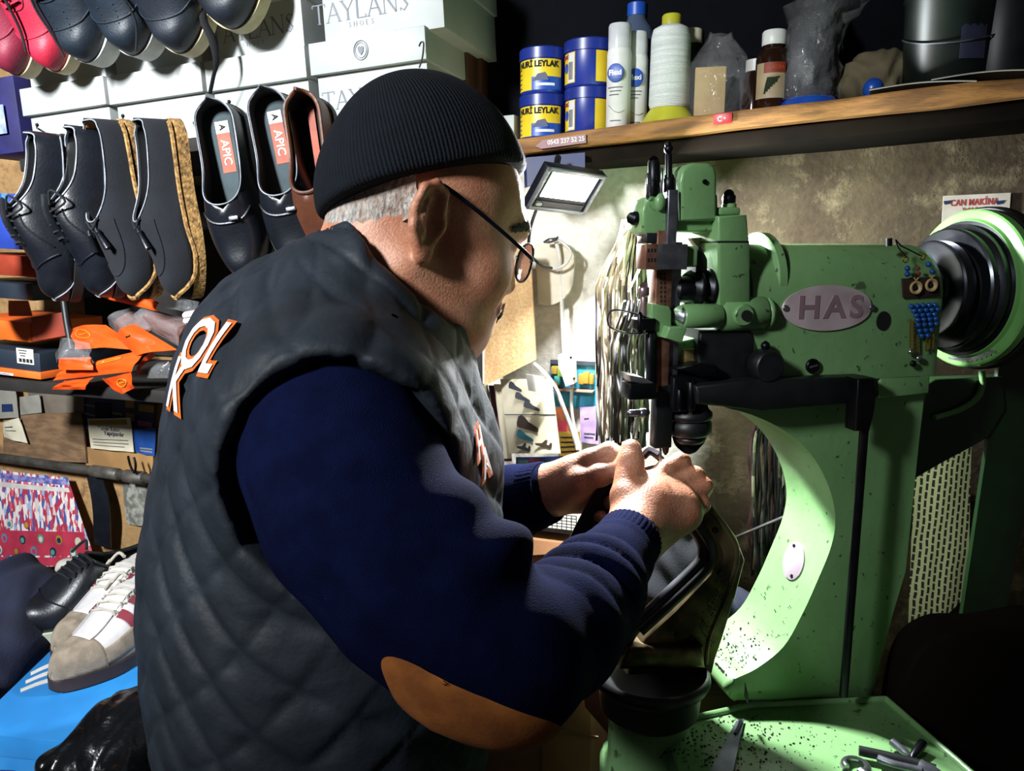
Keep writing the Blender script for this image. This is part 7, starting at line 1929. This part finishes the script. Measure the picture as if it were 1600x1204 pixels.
def spray(label, x, y, back, hh=.150, rr=.0185, turn=0.0):
    M = base(x, y, back); r = thing('spray_bottle', label, 'bottle', M, 'white spray bottles on the shelf')
    m = MB(M); m.lathe([(0, 0), (rr - .002, 0), (rr, .002), (rr, hh * .72), (rr * .93, hh * .76), (rr * .9, hh * .77)], seg=32); m.build('body', M_lt, r)
    m = MB(M); m.lathe([(rr * .93, hh * .765), (rr * .93, hh * .98), (rr * .86, hh), (0, hh)], seg=32); m.build('cap', mat('clear_white_cap', '#c4c6c8', '#aeb0b4', rough=.2), r)
    m = MB(M); T = face(Matrix.Identity(4), hh * .52, rr - .0012, turn); m.prism([(.0125 * math.cos(a), .0135 * math.sin(a)) for a in [i * math.pi / 14 for i in range(28)]], 0, .0032, M=T, bev=.0006); lg = m.build('logo', M_lbl, r, label='round blue logo')
    m = MB(M); vs, fs = text_geo('Flexi', .0105, .0003, .0003); m.add(vs, fs, face(Matrix.Identity(4), hh * .52, rr + .0022, turn)); m.build('lettering', M_lt, lg, smooth=0)
    for k, (w0, w1) in enumerate(((-.7, .6), (-.5, .5), (-.55, .3), (-.4, .5))):
        zz = hh * (.38 - .035 * k) if k < 3 else hh * .06
        m = MB(M); wrap(m, rr, zz, zz + hh * .008, turn + w0, turn + w1, .0004, 8); m.build('small_print', M_txt, r)
    m = MB(M); m.tube([((rr + .0004) * math.sin(turn - .6 + 1.4 * i / 8), -(rr + .0004) * math.cos(turn - .6 + 1.4 * i / 8), hh * (.22 - .08 * math.sin(i / 8 * 2.4))) for i in range(9)], .0004, 4); m.build('swash', M_txt, r)
spray('white spray bottle with a round blue logo, front one of two', 965, 187, .030, turn=.05)
spray('white spray bottle half hidden behind its twin', 991, 183, .062, hh=.143, turn=.25)
# water bottle behind
def pet_nodes(nt, b, co):
    b.inputs['Base Color'].default_value = (.35, .5, .8, 1); b.inputs['Transmission Weight'].default_value = .85; b.inputs['Roughness'].default_value = .08; b.inputs['IOR'].default_value = 1.1
M = base(990, 186, .105); r = thing('water_bottle', 'clear blue water bottle with a blue cap behind the spray bottles', 'bottle', M)
m = MB(M); m.lathe([(0, 0), (.032, 0), (.033, .004), (.033, .10), (.031, .105), (.033, .11), (.033, .135), (.026, .160), (.015, .175), (.014, .185)], seg=32); m.build('bottle', node_mat('blue_pet', pet_nodes, rough=.08), r)
m = MB(M); m.lathe([(.0155, .180), (.0155, .198), (.013, .200), (0, .200)], seg=28); m.build('cap', M_lbl, r)
m = MB(M); m.lathe([(.0334, .05), (.0334, .09)], seg=32); m.build('label', mat('pale_blue_label', '#2a4f8c', '#203f74', rough=.4), r)
# big thread cone
def thread_nodes(nt, b, co):
    sx = nt.nodes.new('ShaderNodeSeparateXYZ'); nt.links.new(co, sx.inputs[0])
    w = nmath(nt, 'SINE', nmath(nt, 'MULTIPLY', sx.outputs[2], 2600.0)); n = nnoise(nt, co, 60, 3, .3, .7, stretch=(.2, .2, 5))
    nt.links.new(nmix(nt, n, '#b9bfbd', '#d4d8d6'), b.inputs['Base Color']); nbump(nt, b, nmath(nt, 'ADD', w, n), .5, .0008)
M = base(1044, 176, .058); r = thing('thread_cone', 'large white thread cone on a yellow-green spool', 'thread', M)
M_yg = mat('yellow_green_plastic', '#b3b234', '#a09f26', rough=.35)
m = MB(M); m.lathe([(0, 0), (.041, 0), (.042, .003), (.034, .016), (.028, .024), (.028, .026), (0, .026)], seg=40); m.build('spool_foot', M_yg, r)
m = MB(M); m.lathe([(.0285, .024), (.0305, .030), (.0295, .125), (.027, .137), (.018, .142)], seg=40); m.build('thread', node_mat('wound_thread', thread_nodes, rough=.8), r)
m = MB(M); m.lathe([(.0145, .138), (.0145, .156), (.013, .158), (.008, .158), (.008, .15)], seg=32); m.build('spool_top', M_yg, r)
M = base(1076, 172, .115); r = thing('glue_bottle', 'dark green bottle with a pale cap behind the thread cone', 'bottle', M)
m = MB(M); m.lathe([(0, 0), (.026, 0), (.027, .003), (.027, .09), (.02, .112), (.014, .118), (.014, .13)], seg=28); m.build('bottle', mat('dark_green_glass', '#18301c', '#11240f', rough=.2), r)
m = MB(M); m.lathe([(.016, .126), (.016, .146), (.014, .148), (0, .148)], seg=28); m.build('cap', M_paper, r)
# bag with a tan block
M = base(1120, 167, .055); r = thing('plastic_bag', 'clear plastic bag holding a tan block', 'bag', M)
def sackmesh(rx, ry, hh, seed, top=.55):
    def f(u, v):
        a = 2 * math.pi * u; k = (1 - .25 * v - (1 - top) * sstep(.6, 1, v)) * (.82 + .18 * sstep(0, .25, v))
        nn_ = 1 + .22 * (noise2(u * 14 % 14, v * 5, seed) - .5) * sstep(0, .1, v)
        return (rx * math.cos(a) * k * nn_, ry * math.sin(a) * k * nn_, .002 + hh * v + .008 * (noise2(u * 9 % 9, 3, seed + 1) - .5) * v)
    return f
m = MB(M); m.grid(sackmesh(.050, .038, .118, 3), 40, 14); m.build('bag', M_clear, r)
m = MB(M); m.box((-.012, -.008, .037), (.044, .022, .068), M=Matrix.Rotation(.25, 4, 'Z'), bev=.002); m.build('tan_block', mat('tan_block', '#b49b6c', '#a38a5c', rough=.8, scale=20), r)
# brown bottle
M = base(1204, 152, .060); r = thing('glue_bottle', 'brown bottle with a ribbed white cap and an illustrated label', 'bottle', M)
m = MB(M); m.lathe([(0, 0), (.022, 0), (.024, .003), (.024, .074), (.021, .084), (.0145, .089), (.014, .096)], seg=32); m.build('bottle', mat('amber_glass', '#2a140b', '#1f0f08', rough=.12), r)
m = MB(M); seg = 60; 
m.lathe([(.0165, .092), (.017, .094), (.017, .110), (.0155, .112), (0, .112)], seg=40); m.build('cap', M_lt, r)
m = MB(M); wrap(m, .024, .018, .066, -.9, .9); lb = m.build('label', mat('beige_label', '#a8977a', '#948363', rough=.6), r)
m = MB(M); wrap(m, .024, .052, .066, -.35, .9, .0009); m.build('red_band', mat('rust_print', '#8a3018', rough=.6), lb)
m = MB(M)
for k in range(6): m.tube([((.0252) * math.sin(a), -.0252 * math.cos(a), z) for a, z in ((-.25 + .12 * k, .024 + .003 * k), (-.18 + .12 * k, .036 + .002 * k), (-.08 + .12 * k, .046))], .0012, 5)
m.build('feather_picture', mat('dark_green_print', '#26331f', rough=.6), lb)
m = MB(M); wrap_text(m, 'LOSTRA', .0068, .024, .059, .3, .0014, .0002); m.build('lettering', MATS['orange_label'], lb, smooth=0)
M = base(1178, 158, .095); m = MB(M); m.lathe([(0, 0), (.020, 0), (.020, .06), (.014, .07)], seg=24); r = thing('glue_bottle', 'small bottle with a white cap behind the brown bottle', 'bottle', M); m.build('bottle', MATS['amber_glass'], r)
m = MB(M); m.lathe([(.0155, .064), (.0155, .084), (0, .085)], seg=24); m.build('cap', M_lt, r)
# dark thread cone wrapped in plastic
M = base(1264, 147, .062); r = thing('thread_cone', 'dark thread cone wrapped in crinkled clear plastic on a blue spool', 'thread', M)
m = MB(M); m.lathe([(0, 0), (.042, 0), (.043, .004), (.034, .014), (.0, .014)], seg=36); m.build('spool_foot', mat('bright_blue_plastic', '#1d4fae', '#18429a', rough=.3), r)
m = MB(M); m.lathe([(.029, .014), (.031, .02), (.029, .12), (.02, .132), (.012, .15), (.012, .17), (0, .17)], seg=36); m.build('thread', mat('dark_thread', '#131722', '#0e111a', rough=.7, bump=.6, bscale=500), r)
def wrapmesh(u, v):
    a = 2 * math.pi * u; k = .037 + .006 * (noise2(u * 18 % 18, v * 9, 6) - .5) * 2 + .02 * sstep(.75, 1, v) * (.4 + .6 * noise2(u * 6 % 6, 1, 2))
    return (k * math.cos(a) + .012 * sstep(.7, 1, v), k * math.sin(a), .012 + .125 * v)
m = MB(M); m.grid(wrapmesh, 54, 18); m.build('plastic_wrap', M_clear, r)
# dim things further along
M = base(1330, 136, .10); lump('paper_bundle', 'dim crumpled paper bundle behind the blue ball', 'paper', [(M @ Vector((0, 0, .03)), M @ Vector((.03, 0, .05)), .028, .03, .02), (M @ Vector((.04, 0, .03)), M @ Vector((.06, 0, .05)), .026, .022, .02)], mat('olive_paper', '#6b6246', '#544c36', rough=.85, scale=20), wr=.004, fr=70)
M = base(1364, 128, .045); r = thing('bottle_cap_ball', 'bright blue plastic knob on the shelf', 'knob', M); m = MB(M); m.ball((0, 0, .014), (.0135, .0135, .0145)); m.build('ball', MATS['bright_blue_plastic'], r); m = MB(M); m.cyl((0, 0, 0), (0, 0, .004), .010, seg=20); m.build('foot', MATS['bright_blue_plastic'], r)
M = base(1480, 112, .085); r = thing('tin_can', 'large dark can with a thin wire handle on the shelf', 'can', M)
m = MB(M); m.lathe([(0, 0), (.052, 0), (.054, .003), (.060, .118), (.062, .120), (.062, .124), (.058, .124)], seg=40); m.build('can', mat('dark_green_can', '#16201c', '#101814', rough=.4, metal=.3), r)
m = MB(M); m.tube([((.0605) * math.sin(a), -.0605 * math.cos(a), .085 - .030 * math.cos(a * .9)) for a in [-1.3 + 2.6 * i / 16 for i in range(17)]], .0011, 6); m.build('wire_handle', M_steel, r)
m = MB(M); wrap(m, .0555, .035, .085, .15, .7, .002); m.build('slate_label', mat('slate_label', '#2c3048', '#24283c', rough=.5), r)
M = base(1560, 104, .09); m = MB(M); m.lathe([(0, 0), (.045, 0), (.046, .003), (.046, .14), (.04, .15), (0, .15)], seg=36); tag(m.build('tin_can', M_blkp), 'black can at the far right of the shelf', 'can')
for k, (x, y, lab) in enumerate(((1440, 118, 'thin grey sheet curling over the shelf edge under the dark can'), (1540, 110, 'folded dim sheet at the right end of the shelf'))):
    M = base(x, y, .02); m = MB(M); m.grid(lambda u, v: (-.06 + .12 * u, -.022 + .05 * v, .0015 + .004 * math.sin(u * 3.1) + .004 * k + .003 * math.sin(v * 5)), 14, 6, thick=.0012); tag(m.build('paper_sheet', M_greyp), lab, 'paper')

# niche back blackened for the shade behind the shelf, and its post
x0, _ = WF.loc(752, 100, .02); x1, _ = WF.loc(1680, 100, .02); zb_ = WF.loc(850, 215, .02)[1] - .01
m = MB(WF.M); m.box(((x0 + x1) / 2, (zb_ + 2.35) / 2, .010), (x1 - x0, 2.35 - zb_, .02)); tag(m.build('trim_1', mat('niche_shade', '#06070d', '#040509', rough=.9, spec=.1)), kind='structure')
M_post = mat('brown_post', '#4a2c1e', '#331d13', rough=.45, scale=10, stretch=(6, 6, 1))
for nm, xa, xb, yb, o0, o1 in (('trim_2', 706, 730, 190, .02, .10), ('trim_3', 731, 752, 190, .02, .055)):
    a, _ = WF.loc(xa, 60, o1); b, _ = WF.loc(xb, 60, o1); z0 = WF.loc((xa + xb) / 2, yb, o1)[1] - .05
    m = MB(WF.M); m.box(((a + b) / 2, (z0 + 2.35) / 2, (o0 + o1) / 2), (b - a, 2.35 - z0, o1 - o0), bev=.003); tag(m.build(nm, M_post), kind='structure')
m = MB(); m.tube(smooth_path([S(655, 72, .262), S(658, 66, .266), S(662, 68, .266), S(660, 90, .262), S(655, 106, .262)], 5), .0012, 6); tag(m.build('wire_hook', M_cabk), 'thin bent wire hook on the emblem box corner', 'hook')
